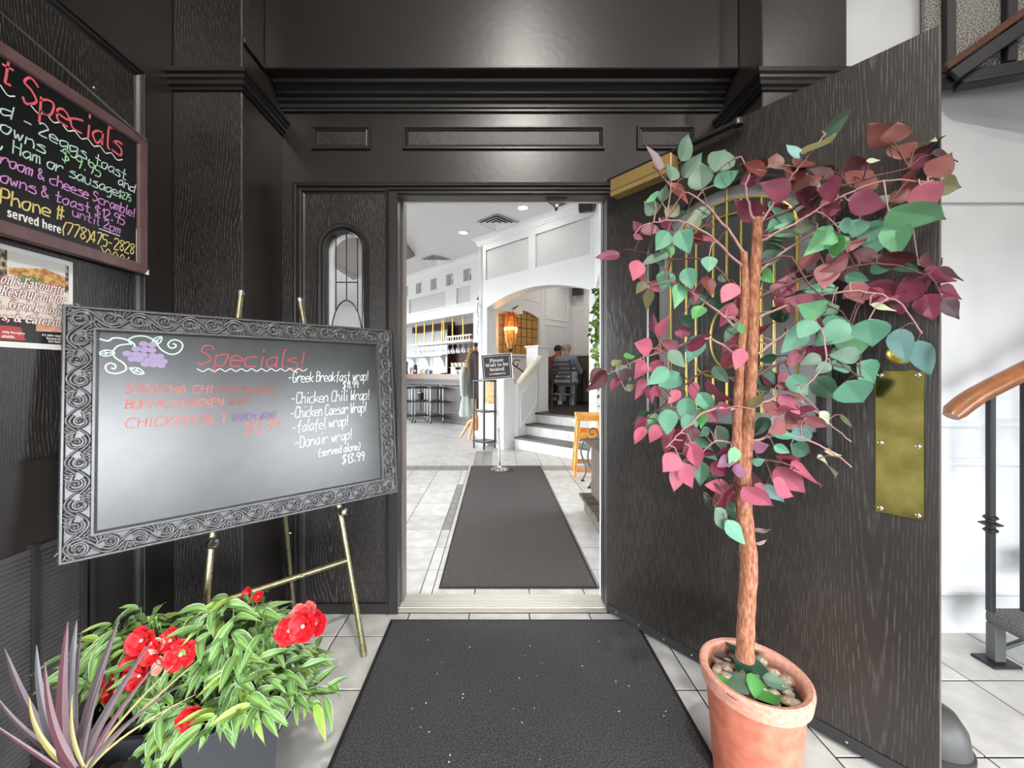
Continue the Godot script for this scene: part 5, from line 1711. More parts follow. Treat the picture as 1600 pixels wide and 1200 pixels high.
	# leaves dropped on the pot
	for l in [[1170, 1085, 1140, 1050, 70, "e"], [1185, 1030, 1160, 1050, 80, "d"], [1190, 1060, 1232, 1072, 60, "e"], [1180, 1092, 1205, 1062, 60, "g"], [1148, 1020, 1152, 1000, 60, "d"], [1180, 1018, 1196, 1006, 60, "t"], [1118, 1068, 1140, 1062, 60, "g"], [1135, 1085, 1165, 1090, 50, "u"], [1115, 1025, 1150, 1030, 40, "k"], [1178, 1010, 1188, 992, 45, "k"]]:
		var y := h - 0.012 + rng.randf_range(0.0, 0.008)
		var hit := func(px: float, py: float) -> Vector3:
			var z := (1.2 - y) * F / (py - 583.0)
			return at(px, py, z)
		var lf := part("leaf", shapes[rng.randi_range(0, 1)], M["leaf_" + l[5]], o)
		lf.transform = aim(hit.call(l[0], l[1]), hit.call(l[0] + (l[2] - l[0]) * 1.25, l[1] + (l[3] - l[1]) * 1.25), Vector3(rng.randf_range(-0.3, 0.3), 1, 0.25).normalized(), l[4] / 100.0)


# ---------------------------------------------------------------- flower pots under the easel
func blossom(parent: Node3D, p: Vector3, r: float, face: Vector3, petal: ArrayMesh, m: Material) -> void:
	var f := Node3D.new()
	f.name = "flower"
	parent.add_child(f, true)
	var z := face.normalized()
	var x := z.cross(Vector3(0.1, 1, 0.2)).normalized()
	f.transform = Transform3D(Basis(x, z.cross(x), z), p)
	for k in 9:
		var inner := k > 4
		var a := TAU * k / (4.0 if inner else 5.0) + rng.randf_range(-0.25, 0.25) + (0.4 if inner else 0.0)
		var rr := r * (0.72 if inner else 1.0)
		var tip := Vector3(cos(a) * rr, sin(a) * rr, rr * rng.randf_range(0.35, 0.6) if inner else rr * rng.randf_range(0.0, 0.3))
		part("petal", petal, m, f).transform = aim(Vector3(cos(a), sin(a), 0) * r * 0.05, tip, Vector3(-cos(a) * 0.3, -sin(a) * 0.3, 1).normalized(), rng.randf_range(0.95, 1.15))
	part("flower_centre", Mb.new().ball(Vector3(0, 0, r * 0.22), Vector3(r, r, r) * 0.13, 8, 6), M.petal_pale, f)

func square_pot(o: Node3D, c: Vector3, top: float, bottom: float, h: float, turn: float) -> void:
	var b := Mb.new()
	var bs := Basis(Vector3.UP, turn)
	var ring := func(r: float, y: float) -> Array:
		return [c + bs * Vector3(-r, y, -r), c + bs * Vector3(r, y, -r), c + bs * Vector3(r, y, r), c + bs * Vector3(-r, y, r)]
	var lv := [ring.call(bottom, 0.0), ring.call(top, h), ring.call(top - 0.012, h), ring.call(top - 0.02, h - 0.05)]
	for i in 3:
		for k in 4:
			var l := (k + 1) % 4
			var mid: Vector3 = (lv[i][k] + lv[i][l]) * 0.5 - c
			var q := Vector3(mid.x, 0, mid.z).normalized()
			if i == 1:
				q = Vector3.UP
			elif i == 2:
				q = -q
			b.quad(lv[i][k], lv[i][l], lv[i + 1][l], lv[i + 1][k], q)
	part("pot", b, M.pot_black, o)
	var e: Array = ring.call(top - 0.018, h - 0.045)
	var sb := Mb.new()
	sb.quad(e[0], e[1], e[2], e[3], Vector3.UP)
	part("soil", sb, M.soil, o)

func build_flower_pots() -> void:
	rng.seed = 203
	var lm := [leaf_mesh(1.0, 0.25, 0.2, 1, 1.0), leaf_mesh(1.0, 0.5, 0.25, 1, 1.05), leaf_mesh(1.0, 0.15, 0.15, 1, 1.0), leaf_mesh(1.0, 0.3, 0.2, 2, 1.0)]
	var pet := leaf_mesh(1.0, -0.3, 0.2, 0, 2.3, 0.07)
	for plant in 2:
		var c: Vector3 = [Vector3(-0.715, 0, -1.06), Vector3(-0.985, 0, -1.075)][plant]
		var o := thing("potted_flowers", ["variegated green potted plant with red blooms in a black pot below the easel crossbar", "smaller variegated plant with red blooms behind the purple spiky plant"][plant], "flower pot", Vector3.ZERO, 0.0)
		square_pot(o, c, 0.105, 0.08, 0.31, 0.5 if plant == 0 else 0.2)
		var stems := Mb.new()
		var count: int = [48, 26][plant]
		var more := Mb.new()
		for k in count:
			var a := TAU * k / count * 5.0 + rng.randf_range(-0.3, 0.3)
			var spread := rng.randf_range(0.03, [0.235, 0.17][plant])
			var top: float = lerpf([0.575, 0.53][plant], [0.30, 0.34][plant], pow(spread / 0.225, 1.7)) + rng.randf_range(-0.03, 0.02)
			var p0 := c + Vector3(cos(a) * 0.05, 0.27, sin(a) * 0.05)
			var p2 := c + Vector3(cos(a) * spread * 1.1, top, sin(a) * spread * 0.8)
			var p1 := (p0 + p2) * 0.5 + Vector3(0, 0.05, 0)
			stems.tube([p0, p1, p2], [0.0028, 0.0024, 0.0016], 5)
			for j in [15, 13][plant]:
				var t: float = 0.40 + 0.60 * j / 12.0
				var b := p1.lerp(p2, clampf(t * 2.0 - 1.0, 0, 1)) if t > 0.5 else p0.lerp(p1, t * 2.0)
				b += Vector3(rng.randf_range(-1, 1), rng.randf_range(-1, 0.6), rng.randf_range(-1, 1)) * 0.022
				var aa := a + rng.randf_range(-1.5, 1.5)
				var out := Vector3(cos(aa), rng.randf_range(-0.95, 0.5), sin(aa)).normalized()
				var len := rng.randf_range(0.05, 0.095)
				var tf := aim(b, b + out * len, Vector3(rng.randf_range(-0.4, 0.4), 1.0, 0.5).normalized(), rng.randf_range(0.20, 0.31))
				var lmk: ArrayMesh = lm[rng.randi_range(0, 3) if rng.randf() < 0.5 else rng.randi_range(0, 2)]
				if j % 5 < 2:
					part("leaf", lmk, M.tinted_leaf, o).transform = tf
				else:
					add_to(more, lmk, tf)
		stuff(part("small_foliage", more, M.tinted_leaf, o))
		part("stem", stems, M.stem_green, o)
		var blooms: Array = [[[452, 985, 1.0, 0.036, 0], [476, 978, 0.99, 0.04, 0], [495, 974, 1.02, 0.034, 0], [470, 958, 1.01, 0.026, 1], [484, 952, 1.02, 0.022, 1], [388, 927, 1.12, 0.018, 0], [404, 932, 1.12, 0.016, 0], [298, 1122, 0.93, 0.03, 0]],
			[[224, 1000, 1.0, 0.036, 0], [240, 1020, 0.98, 0.03, 0], [270, 1000, 1.0, 0.032, 0], [284, 1022, 0.97, 0.038, 0], [215, 1035, 1.0, 0.036, 0], [222, 1055, 0.97, 0.034, 0], [178, 1060, 1.0, 0.026, 0], [250, 1040, 0.98, 0.022, 2], [248, 1008, 0.99, 0.02, 2], [170, 1085, 0.98, 0.02, 0]]][plant]
		for e in blooms:
			blossom(o, at(e[0], e[1], e[2]), e[3], Vector3(rng.randf_range(-0.3, 0.5), 0.5, 1.0), pet, [M.petal_red, M.petal_pink, M.petal_pale][e[4]])
			var st := Mb.new()
			st.tube([at(e[0], e[1], e[2]), at(e[0], e[1], e[2]).lerp(c + Vector3(0, 0.3, 0), 0.4) + Vector3(0, 0.02, 0), c + Vector3(0, 0.3, 0)], [0.002], 5)
			part("stem", st, M.stem_green, o)
		if plant == 1:
			var bud := Mb.new()
			for e in [[238, 972], [244, 965], [250, 975], [222, 988], [232, 965]]:
				var p := at(e[0], e[1], 1.02)
				bud.ball(p, Vector3(0.004, 0.005, 0.004), 6, 4)
				bud.tube([p, p + Vector3(0.01, -0.06, 0)], [0.0012], 5)
			part("bud", bud, M.stem_green, o)

func build_cordyline() -> void:
	rng.seed = 220
	var o := thing("spiky_plant", "purple sword-leaved cordyline in a dark pot at the foot of the left wall", "potted plant")
	var c := Vector3(-0.93, 0, -0.86)
	square_pot(o, c, 0.09, 0.07, 0.30, 0.1)
	part("stem", Mb.new().tube([c + Vector3(0, 0.24, 0), c + Vector3(0.005, 0.31, 0)], [0.016, 0.012], 10), M.stem_green, o)
	var blades := [[52, 1150, 7, 1013, 0.9, 0.17, 0], [60, 1160, 57, 1008, 0.86, 0.17, 2], [74, 1160, 70, 1034, 0.82, 0.16, 1], [84, 1155, 106, 970, 0.86, 0.17, 1], [96, 1150, 120, 969, 0.9, 0.15, 2], [100, 1155, 128, 984, 0.88, 0.14, 0],
		[117, 1150, 189, 959, 0.9, 0.15, 0], [126, 1150, 168, 1032, 0.86, 0.13, 0], [135, 1150, 236, 1003, 0.9, 0.13, 0], [150, 1150, 250, 1030, 0.88, 0.11, 1], [160, 1150, 284, 1068, 0.86, 0.10, 0], [170, 1150, 312, 1030, 0.92, 0.05, 3], [150, 1160, 270, 1040, 0.9, 0.05, 3], [175, 1150, 306, 1085, 0.84, 0.05, 3], [40, 1160, -8, 1085, 0.84, 0.17, 0], [30, 1160, -20, 1125, 0.82, 0.16, 1], [48, 1160, 46, 1090, 0.84, 0.14, 3], [105, 1160, 113, 1085, 0.8, 0.13, 3]]
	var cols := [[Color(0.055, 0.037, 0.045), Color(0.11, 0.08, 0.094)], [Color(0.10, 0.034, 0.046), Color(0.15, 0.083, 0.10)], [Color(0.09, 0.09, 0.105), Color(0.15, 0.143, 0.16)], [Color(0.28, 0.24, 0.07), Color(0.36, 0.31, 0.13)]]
	for e in blades:
		var p := c + Vector3((e[0] - 110.0) * 0.00012, 0.30, rng.randf_range(-0.015, 0.015))
		var b := at(e[0], e[1], e[4])
		var q := at(e[2], e[3], e[4] + rng.randf_range(-0.03, 0.05))
		var m := Mb.new()
		var k := 14
		var L := b.distance_to(q)
		var old := []
		for i in k + 1:
			var t := float(i) / k
			var w: float = maxf(0.0012, e[5] * L * 0.46 * minf(1.0, 0.35 + t * 2.2) * pow(1.0 - t, 0.55) * 1.5)
			var s := p.lerp(b, t).lerp(b.lerp(q, t), t)
			var s2 := p.lerp(b, t + 0.02).lerp(b.lerp(q, t + 0.02), t + 0.02)
			var eye := (Vector3(0, 1.2, 0) - s).normalized()
			var side := (s2 - s).normalized().cross(eye).normalized()
			var now := [s - side * w * 0.5 + eye * w * 0.14, s, s + side * w * 0.5 + eye * w * 0.14]
			if i > 0:
				for j in 2:
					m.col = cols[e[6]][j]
					m.quad(old[j], old[j + 1], now[j + 1], now[j], (eye + side * (0.3 if j == 0 else -0.3)).normalized())
			old = now
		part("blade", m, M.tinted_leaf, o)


# ---------------------------------------------------------------- ceiling fittings
func build_ceiling_fittings() -> void:
	rng.seed = 237
	var hidden := ["over the left of the doorway wall", "just inside the doorway head", "over the right of the doorway wall", "left of the runner mat", "far left beyond the bar end", "by the left windows", "right of the second arch", "far left rear corner", "over the bar counter", "over the far end of the bar", "over the alcove table", "over the alcove booth", "over the alcove steps' right side"]
	var spots := [[-0.525, 6.18, "recessed downlight nearer the bar niches, glowing white"], [0.367, 5.25, "recessed downlight between the square vent and the linear grille"]]
	for p in [[-3.2, 3.2], [-0.5, 3.2], [2.9, 3.4], [-3.2, 5.6], [-4.8, 8.0], [-5.2, 4.2], [3.2, 6.2], [-5.0, 10.5]]:
		spots.append([p[0], p[1], "recessed restaurant downlight out of view, " + hidden[spots.size() - 2]])
	for q in [nt(6.3, -7.2), nt(6.3, -9.6), nt(6.2, -4.1), nt(7.1, -4.6), nt(5.7, -3.0)]:
		spots.append([q.x, -q.z, "recessed restaurant downlight out of view, " + hidden[spots.size() - 2]])
	for i in spots.size():
		var s: Array = spots[i]
		var o := thing("downlight", s[2], "downlight", Vector3(s[0], CEIL, -s[1]), 0.0, "recessed ceiling downlights")
		part("trim_ring", Mb.new().lathe([Vector2(0.062, -0.002), Vector2(0.066, -0.01), Vector2(0.085, -0.007), Vector2(0.09, 0.0)], 28), M.white_trim, o)
		part("lens", Mb.new().lathe([Vector2(0.0, -0.009), Vector2(0.05, -0.008), Vector2(0.063, -0.004)], 28), M.lamp_glow, o)
		lit("lamp", o, Vector3(0, -0.03, 0), 0.11, 0.4 if i < 2 else (0.4 if i == 3 else 0.85))
	# four-way diffusers
	for k in 2:
		var p: Vector3 = [Vector3(0.005, CEIL, -5.74), Vector3(-1.2, CEIL, -7.63)][k]
		var o := thing("ceiling_vent", ["square louvred ceiling vent close to the arch wall crown", "square louvred ceiling vent farther off near the bar niches"][k], "vent", p, PI / 4, "square ceiling vents")
		part("backing", Mb.new().span(Vector3(-0.2, -0.003, -0.2), Vector3(0.2, -0.001, 0.2)), M.dark_plastic, o)
		var flip := Transform3D(Basis(Vector3.RIGHT, PI / 2), Vector3.ZERO)
		for j in 4:
			var r := 0.225 - j * 0.06
			part("louvre", Mb.new().moulding(flip, -r, r, -r, r, [Vector2(0.034, 0.004), Vector2(0.0, 0.026), Vector2(0.0, 0.030), Vector2(0.006, 0.030), Vector2(0.038, 0.006)]), M.white_trim, o)
	var g := thing("ceiling_grille", "dark slotted ceiling grille just inside the top of the doorway", "vent", Vector3(0.86, CEIL, -5.13), PI / 4)
	for j in 4:
		part("slot", Mb.new().span(Vector3(-0.28 + j * 0.14, -0.006, -0.1), Vector3(-0.155 + j * 0.14, -0.001, 0.1)), M.dark_wood if j % 2 else M.dark_plastic, g)
	part("frame", Mb.new().moulding(Transform3D(Basis(Vector3.RIGHT, PI / 2), Vector3.ZERO), -0.3, 0.3, -0.12, 0.12, [Vector2(0, 0.001), Vector2(0.002, 0.01), Vector2(0.018, 0.008)]), M.white_trim, g)
	# a wooden panel set against the ceiling
	var down := Transform3D(Basis(Vector3.RIGHT, Vector3(0, 0, -1), Vector3.UP), Vector3.ZERO)
	var w := thing("ceiling_panel", "framed brown wooden panel fixed to the ceiling at the doorway's left edge", "ceiling panel")
	var poly := PackedVector2Array([Vector2(-1.547, 7.3), Vector2(-1.57, 6.1), Vector2(-2.4, 5.2), Vector2(-3.4, 5.2), Vector2(-3.4, 9.15)])
	part("frame", Mb.new().prism(poly, down, CEIL - 0.05, CEIL - 0.001), M.bar_top, w)
	for q in Geometry2D.offset_polygon(poly, -0.16):
		part("inset", Mb.new().prism(q, down, CEIL - 0.062, CEIL - 0.048), M.dark_wood, w)
	for q in Geometry2D.offset_polygon(poly, -0.26):
		part("centre", Mb.new().prism(q, down, CEIL - 0.07, CEIL - 0.06), M.bar_top, w)
	# speakers
	for k in 2:
		var xf: Transform3D = [face_n(4.385), face_n(7.9)][k]
		var c: Vector3 = [Vector3(-2.66, 3.325, 0.1), Vector3(-5.02, 3.12, 0.16)][k]
		var o := thing("speaker", ["small grey wall speaker at the upper right corner of the arch wall", "small black wall speaker in the dining alcove under the arch"][k], "speaker")
		var s: float = [1.0, 1.35][k]
		var bs := xf.basis * Basis(Vector3.UP, [0.5, 0.3][k]) * Basis(Vector3.RIGHT, 0.25)
		part("case", Mb.new().box(xf * c, Vector3(0.18, 0.13, 0.12) * s, bs, 0.012), [M.dark_plastic, M.black_plastic][k], o)
		part("grille", Mb.new().box(xf * c + bs * Vector3(0, 0, 0.062 * s), Vector3(0.16, 0.11, 0.006) * s, bs, 0.002), [M.iron, M.black_gloss][k], o)
		part("wall_mount", Mb.new().tube([xf * c, xf * Vector3(c.x, c.y + 0.02, -0.01)], [0.012], 8), M.iron, o)
	# bracket hanging from the door head
	var b := thing("closer_bracket", "dark triangular closer bracket under the door head", "bracket")
	part("plate", Mb.new().prism(PackedVector2Array([Vector2(0.245, 2.092), Vector2(0.37, 2.092), Vector2(0.318, 2.05), Vector2(0.312, 2.03), Vector2(0.302, 2.03), Vector2(0.296, 2.05)]), Transform3D(Basis(), Vector3(0, 0, -1.965)), 0.0, 0.018), M.dark_plastic, b)
	part("pivot", Mb.new().tube([Vector3(0.307, 2.045, -1.97), Vector3(0.307, 2.045, -1.935)], [0.008], 10), M.steel, b)


# ---------------------------------------------------------------- the steps under the arch
func build_steps() -> void:
	rng.seed = 254
	var s := shell("steps", "three white tiled steps with dark wooden nosings up to the dining alcove", "steps")
	var n := [4.53, 4.80, 5.05]
	var y := [0.0, 0.19, 0.37, 0.54]
	for k in 3:
		var xf := face_n(n[k])
		part("core", _box_on(xf, -4.1, -2.5, 0.0 if k == 0 else y[k] - 0.05, y[k + 1] - 0.032, -0.3, -0.008), M.grout_light, s)
		var t := -4.1
		while t < -2.5:
			var e := minf(t + 0.27, -2.5)
			part("riser_tile", _box_on(xf, t + 0.002, e - 0.002, y[k] + 0.002, y[k + 1] - 0.034, -0.008, 0.0), M["tile%d" % rng.randi_range(0, 2)], s)
			t += 0.27
		part("tread", _box_on(xf, -4.1, -2.5, y[k + 1] - 0.032, y[k + 1], -0.3, 0.022), M.dark_wood, s)
	var f := shell("floor", "dark wooden floor of the raised dining alcove", "floor")
	part("platform", _box_on(face_n(5.2), -5.3, -2.0, 0.0, 0.54, -2.75, 0.0), M.dark_wood, f)
	for k in 26:
		var t := -5.28 + 0.125 * k
		part("plank", _box_on(face_n(5.2), t + 0.001, t + 0.124, 0.54, 0.5415, -2.7, -0.02), M.dark_wood, f)
	# newel, sloping side and upper post
	var b := thing("balustrade", "white panelled stair side with square newel posts and a cream handrail", "balustrade")
	var ft := face_t(-4.1)
	var newel := Mb.new()
	newel._slab(face_n(4.363), -4.363, -4.193, 0.0, 0.0, 1.11, 1.11, -0.241, 0.0)
	part("newel_post", newel, M.white_trim, b)
	part("newel_base", Mb.new().run(_loop(4.363, 4.604, -4.363, -4.193), [Vector2(0, 0), Vector2(0.016, 0), Vector2(0.016, 0.1), Vector2(0.004, 0.12), Vector2(0, 0.12)]), M.white_trim, b)
	part("newel_cap", _box_on(face_n(4.343), -4.383, -4.173, 1.11, 1.14, -0.281, 0.0), M.white_trim, b)
	part("side_wall", Mb.new().prism(PackedVector2Array([Vector2(4.604, 0.0), Vector2(5.12, 0.0), Vector2(5.12, 1.43), Vector2(4.604, 1.03)]), ft, -0.1, 0.0), M.white_paint, b)
	var m := Mb.new()
	var q := [Vector2(4.66, 0.33), Vector2(5.06, 0.68), Vector2(5.06, 1.16), Vector2(4.66, 0.83)]
	for i in 4:
		var a: Vector2 = q[i]
		var e: Vector2 = q[(i + 1) % 4]
		m.tube([ft * Vector3(a.x, a.y, 0.002), ft * Vector3(e.x, e.y, 0.002)], [0.011], 6)
	part("panel_moulding", m, M.white_trim, b)
	part("handrail", Mb.new().tube([ft * Vector3(4.58, 1.045, 0.03), ft * Vector3(5.14, 1.48, 0.03)], [0.042], 10, true, 0.8), M.cream_paint, b)
	var up := Mb.new()
	up._slab(face_n(5.1), -4.35, -4.1, 0.4, 0.4, 1.64, 1.64, -0.29, 0.0)
	part("upper_post", up, M.white_trim, b)
	part("post_cap", _box_on(face_n(5.075), -4.375, -4.07, 1.64, 1.672, -0.34, 0.0), M.white_trim, b)
	# wrought iron scrolls behind the post
	var r := thing("scroll_railing", "black wrought iron scroll railing behind the stair newel", "railing")
	for k in 2:
		var pts := []
		for i in 22:
			var t := i / 21.0
			var a := 0.6 + t * 6.2
			var rad := 0.12 - 0.09 * t
			var base := ft * Vector3(4.86 + 0.2 * k, 1.33 + 0.03 * k, -0.45)
			pts.append(base + ft.basis * Vector3(cos(a) * rad, sin(a) * rad * 0.7, 0))
		part("scroll", Mb.new().tube(pts, [0.009], 6), M.iron, r)
	part("rail", Mb.new().tube([ft * Vector3(4.5, 1.46, -0.45), ft * Vector3(4.8, 1.43, -0.45), ft * Vector3(5.3, 1.2, -0.45)], [0.012], 8), M.iron, r)
	part("bar", Mb.new().tube([ft * Vector3(5.25, 0.54, -0.45), ft * Vector3(5.25, 1.24, -0.45)], [0.012], 8), M.iron, r)
	part("bar", Mb.new().tube([ft * Vector3(4.52, 0.2, -0.45), ft * Vector3(4.52, 1.46, -0.45)], [0.012], 8), M.iron, r)

func _loop(n0: float, n1: float, t0: float, t1: float) -> Array:
	var a := []
	for p in [nt(n1, t0), nt(n0, t0), nt(n0, t1), nt(n1, t1)]:
		a.append(Vector2(p.x, p.z))
	return a


# ---------------------------------------------------------------- the bar
func build_bar() -> void:
	rng.seed = 271
	var xf := face_n(5.727)
	var c := thing("bar_counter", "long dark wooden bar counter with a thick top and panelled front", "bar counter")
	part("counter_top", Mb.new().prism(PackedVector2Array([Vector2(-10.2, 1.05), Vector2(-6.22, 1.05), Vector2(-6.2, 1.07), Vector2(-6.2, 1.165), Vector2(-6.22, 1.18), Vector2(-10.2, 1.18)]), xf, -0.45, 0.21), M.bar_top, c)
	part("under_moulding", _box_on(xf, -10.1, -6.28, 1.0, 1.05, -0.3, 0.1), M.dark_wood, c)
	part("front", _box_on(xf, -10.1, -6.3, 0.0, 1.0, -0.4, 0.0), M.weathered_bar if M.has("weathered_bar") else M.dark_wood, c)
	for t in [[-10.0, -9.3], [-9.2, -8.5], [-8.4, -7.75], [-7.62, -6.86], [-6.76, -6.36]]:
		part("front_panel", Mb.new().moulding(xf, t[0], t[1], 0.2, 0.93, [Vector2(0, 0), Vector2(0.004, 0.02), Vector2(0.022, 0.02), Vector2(0.034, 0.006), Vector2(0.05, 0.002)]), M.dark_wood, c)
	part("plinth", _box_on(xf, -10.1, -6.29, 0.0, 0.1, 0.0, 0.025), M.dark_wood, c)
	# trolleys parked in front
	var names := ["black utility trolley nearest the coat rack in front of the bar", "middle black utility trolley in front of the bar, with a bin on it", "black utility trolley half hidden by the doorway's left jamb"]
	for k in 3:
		var p: Array = [[680.0, 9.25], [656.5, 9.45], [632.0, 9.3]][k]
		var o := thing("utility_cart", names[k], "trolley", at(p[0], 583.0 + 720.0 / p[1], p[1]), 0.35, "utility trolleys at the bar")
		for sx in [-0.15, 0.15]:
			for sz in [-0.2, 0.2]:
				part("post", Mb.new().tube([Vector3(sx, 0.08, sz), Vector3(sx, 0.88, sz)], [0.016], 10), M.steel, o)
				var w := part("caster", Mb.new().lathe([Vector2(0.0, -0.012), Vector2(0.03, -0.012), Vector2(0.038, -0.006), Vector2(0.038, 0.006), Vector2(0.03, 0.012), Vector2(0, 0.012)], 14, Transform3D(Basis(Vector3.FORWARD, PI / 2), Vector3(sx, 0.04, sz))), M.rubber, o)
				part("fork", Mb.new().span(Vector3(sx - 0.016, 0.035, sz - 0.01), Vector3(sx + 0.016, 0.085, sz + 0.01), 0.003), M.steel, w)
		for y in [0.16, 0.5, 0.83]:
			part("shelf", Mb.new().span(Vector3(-0.17, y, -0.22), Vector3(0.17, y + 0.045, 0.22), 0.008), M.black_plastic, o)
		if k == 1:
			var bin := thing("bus_bin", "small grey bin on the middle shelf of the middle trolley", "bin", o.position + Vector3(0, 0.545, 0), 0.35)
			part("body", Mb.new().lathe([Vector2(0, 0.0), Vector2(0.09, 0.0), Vector2(0.11, 0.15), Vector2(0.116, 0.155), Vector2(0.116, 0.165), Vector2(0.106, 0.165), Vector2(0.088, 0.01)], 4, Transform3D(Basis(Vector3.UP, PI / 4), Vector3.ZERO)), M.dark_plastic, bin)
			part("cloth", Mb.new().ball(Vector3(0, 0.16, 0), Vector3(0.07, 0.05, 0.06), 10, 6), M.garment_sage, bin)
	# things on the counter
	var put := func(px: float, back: float) -> Vector3:
		var nn := 5.60 + back
		var q := (px - 775.0) / F
		return nt(nn, nn * (q - 1.0) / (q + 1.0), 1.18)
	var o := thing("coffee_urn", "steel coffee urn with black lid and base on the bar, beside the jamb", "urn", put.call(631.5, 0.1))
	part("body", Mb.new().lathe([Vector2(0.0, 0.05), Vector2(0.105, 0.05), Vector2(0.105, 0.30), Vector2(0.0, 0.30)], 24), M.steel, o)
	part("lid", Mb.new().lathe([Vector2(0.11, 0.30), Vector2(0.112, 0.318), Vector2(0.09, 0.335), Vector2(0.02, 0.345), Vector2(0.018, 0.37), Vector2(0.0, 0.372)], 24), M.black_plastic, o)
	part("base", Mb.new().lathe([Vector2(0.0, 0.0), Vector2(0.112, 0.0), Vector2(0.112, 0.045), Vector2(0.104, 0.055)], 24), M.black_plastic, o)
	part("tap", Mb.new().tube([Vector3(0.02, 0.1, 0.1), Vector3(0.03, 0.1, 0.16), Vector3(0.03, 0.07, 0.165)], [0.012], 8), M.black_plastic, o)
	o = thing("cup_stack", "stack of white paper cups on the bar beside the urn", "cups", put.call(640.5, 0.0))
	for k in 5:
		part("cup", Mb.new().lathe([Vector2(0.0, 0.0), Vector2(0.032, 0.0), Vector2(0.047, 0.105), Vector2(0.05, 0.108), Vector2(0.048, 0.112)], 18, Transform3D(Basis(), Vector3(0, 0.014 * k, 0))), M.cup_paper, o)
	o = thing("coffee_jar", "dark jar with a pale round label on the bar", "jar", put.call(648.5, 0.02))
	part("body", Mb.new().lathe([Vector2(0, 0), Vector2(0.056, 0.0), Vector2(0.06, 0.01), Vector2(0.06, 0.15), Vector2(0.05, 0.17), Vector2(0.05, 0.178)], 20), M.jacket_dark, o)
	part("lid", Mb.new().lathe([Vector2(0.054, 0.178), Vector2(0.054, 0.235), Vector2(0.0, 0.238)], 20), M.black_plastic, o)
	var lb := Mb.new()
	lb.disc(Transform3D(Basis(Vector3.UP, 0.2), Vector3(0.012, 0, 0.0605)), Vector2(0, 0.08), 0.036, 0.036, 0.0, 16)
	part("label", lb, M.petal_pale, o)
	for k in 4:
		o = thing("teacup", ["white cup with a saucer beside the dark jar", "white teapot-like cup behind the first saucer", "white cup in the middle of the bar group", "white cup nearest the blue box"][k], "cup", put.call(656.0 + k * 3.6, [0.02, 0.14, 0.03, 0.1][k]), 0.0, "white cups on the bar")
		part("cup", Mb.new().lathe([Vector2(0, 0.012), Vector2(0.025, 0.012), Vector2(0.032, 0.03), Vector2(0.045, 0.08 + 0.03 * (k % 2)), Vector2(0.048, 0.1 + 0.03 * (k % 2)), Vector2(0.044, 0.1 + 0.03 * (k % 2))], 18), M.ceramic, o)
		part("handle", Mb.new().tube([Vector3(0.04, 0.08, 0), Vector3(0.066, 0.075, 0), Vector3(0.066, 0.05, 0), Vector3(0.036, 0.04, 0)], [0.006], 6), M.ceramic, o)
		part("saucer", Mb.new().lathe([Vector2(0, 0.0), Vector2(0.04, 0.0), Vector2(0.07, 0.012), Vector2(0.068, 0.015), Vector2(0.03, 0.01)], 20), M.ceramic, o)
	o = thing("tissue_box", "small pale blue box on the bar", "box", put.call(672.0, 0.04), 0.6)
	part("carton", Mb.new().span(Vector3(-0.05, 0, -0.04), Vector3(0.05, 0.09, 0.04), 0.004), mat("blue_card", rgb(122, 150, 186), 0.7), o)
	part("tuft", Mb.new().ball(Vector3(0, 0.095, 0), Vector3(0.025, 0.022, 0.016), 8, 6), M.paper, o)
	o = thing("serving_tray", "flat dark tray on the bar", "tray", put.call(697.0, 0.05), 0.6)
	part("tray", Mb.new().lathe([Vector2(0, 0.004), Vector2(0.12, 0.004), Vector2(0.135, 0.022), Vector2(0.14, 0.022), Vector2(0.124, 0.0), Vector2(0.0, 0.0)], 28), M.black_plastic, o)
	part("folded_napkins", Mb.new().span(Vector3(-0.05, 0.006, -0.04), Vector3(0.05, 0.03, 0.04), 0.006), M.jacket_dark, o)
	for k in 8:
		var col := k % 4
		o = thing("coffee_cup", "cream cup at the bar end %s, %s from the coat rack" % [["on the counter", "on the little shelf"][k / 4], ["fourth", "third", "second", "first"][col]], "cup", put.call(708.0 + col * 6.0, 0.22 if k > 3 else 0.08) + Vector3(0, 0.0 if k < 4 else 0.165, 0), 0.0, "cream cups at the end of the bar")
		part("cup", Mb.new().lathe([Vector2(0, 0.0), Vector2(0.03, 0.0), Vector2(0.036, 0.01), Vector2(0.052, 0.07), Vector2(0.054, 0.1), Vector2(0.05, 0.1)], 16), M.ceramic, o)
		part("handle", Mb.new().tube([Vector3(0.05, 0.08, 0.01), Vector3(0.075, 0.075, 0.015), Vector3(0.072, 0.045, 0.015), Vector3(0.042, 0.035, 0.01)], [0.006], 6), M.ceramic, o)
	o = thing("cup_rack", "low cream shelf under the upper cups at the end of the bar", "rack", put.call(717.5, 0.22), PI / 4)
	part("shelf", Mb.new().span(Vector3(-0.2, 0.152, -0.09), Vector3(0.2, 0.164, 0.09), 0.003), M.ceramic, o)
	for sx in [-0.19, 0.18]:
		part("leg", Mb.new().span(Vector3(sx, 0, -0.08), Vector3(sx + 0.01, 0.153, 0.08), 0.002), M.ceramic, o)
	# hanging glass rack on brass rods
	var rk := thing("glass_rack", "white glass rack hung on brass rods under the bar soffit", "glass rack")
	xf = face_n(5.2)
	part("shelf", _box_on(xf, -7.95, -5.75, 1.84, 1.875, -0.16, 0.16), M.white_trim, rk)
	for px in [656.0, 669.0, 682.5, 696.5, 699.5, 713.0, 729.5]:
		var q: float = (px - 775.0) / F
		var t := 5.2 * (q - 1.0) / (q + 1.0)
		part("rod", Mb.new().tube([xf * Vector3(t, 1.87, 0.1), xf * Vector3(t, 2.42, 0.1)], [0.014], 10), M.gold_bright, rk)
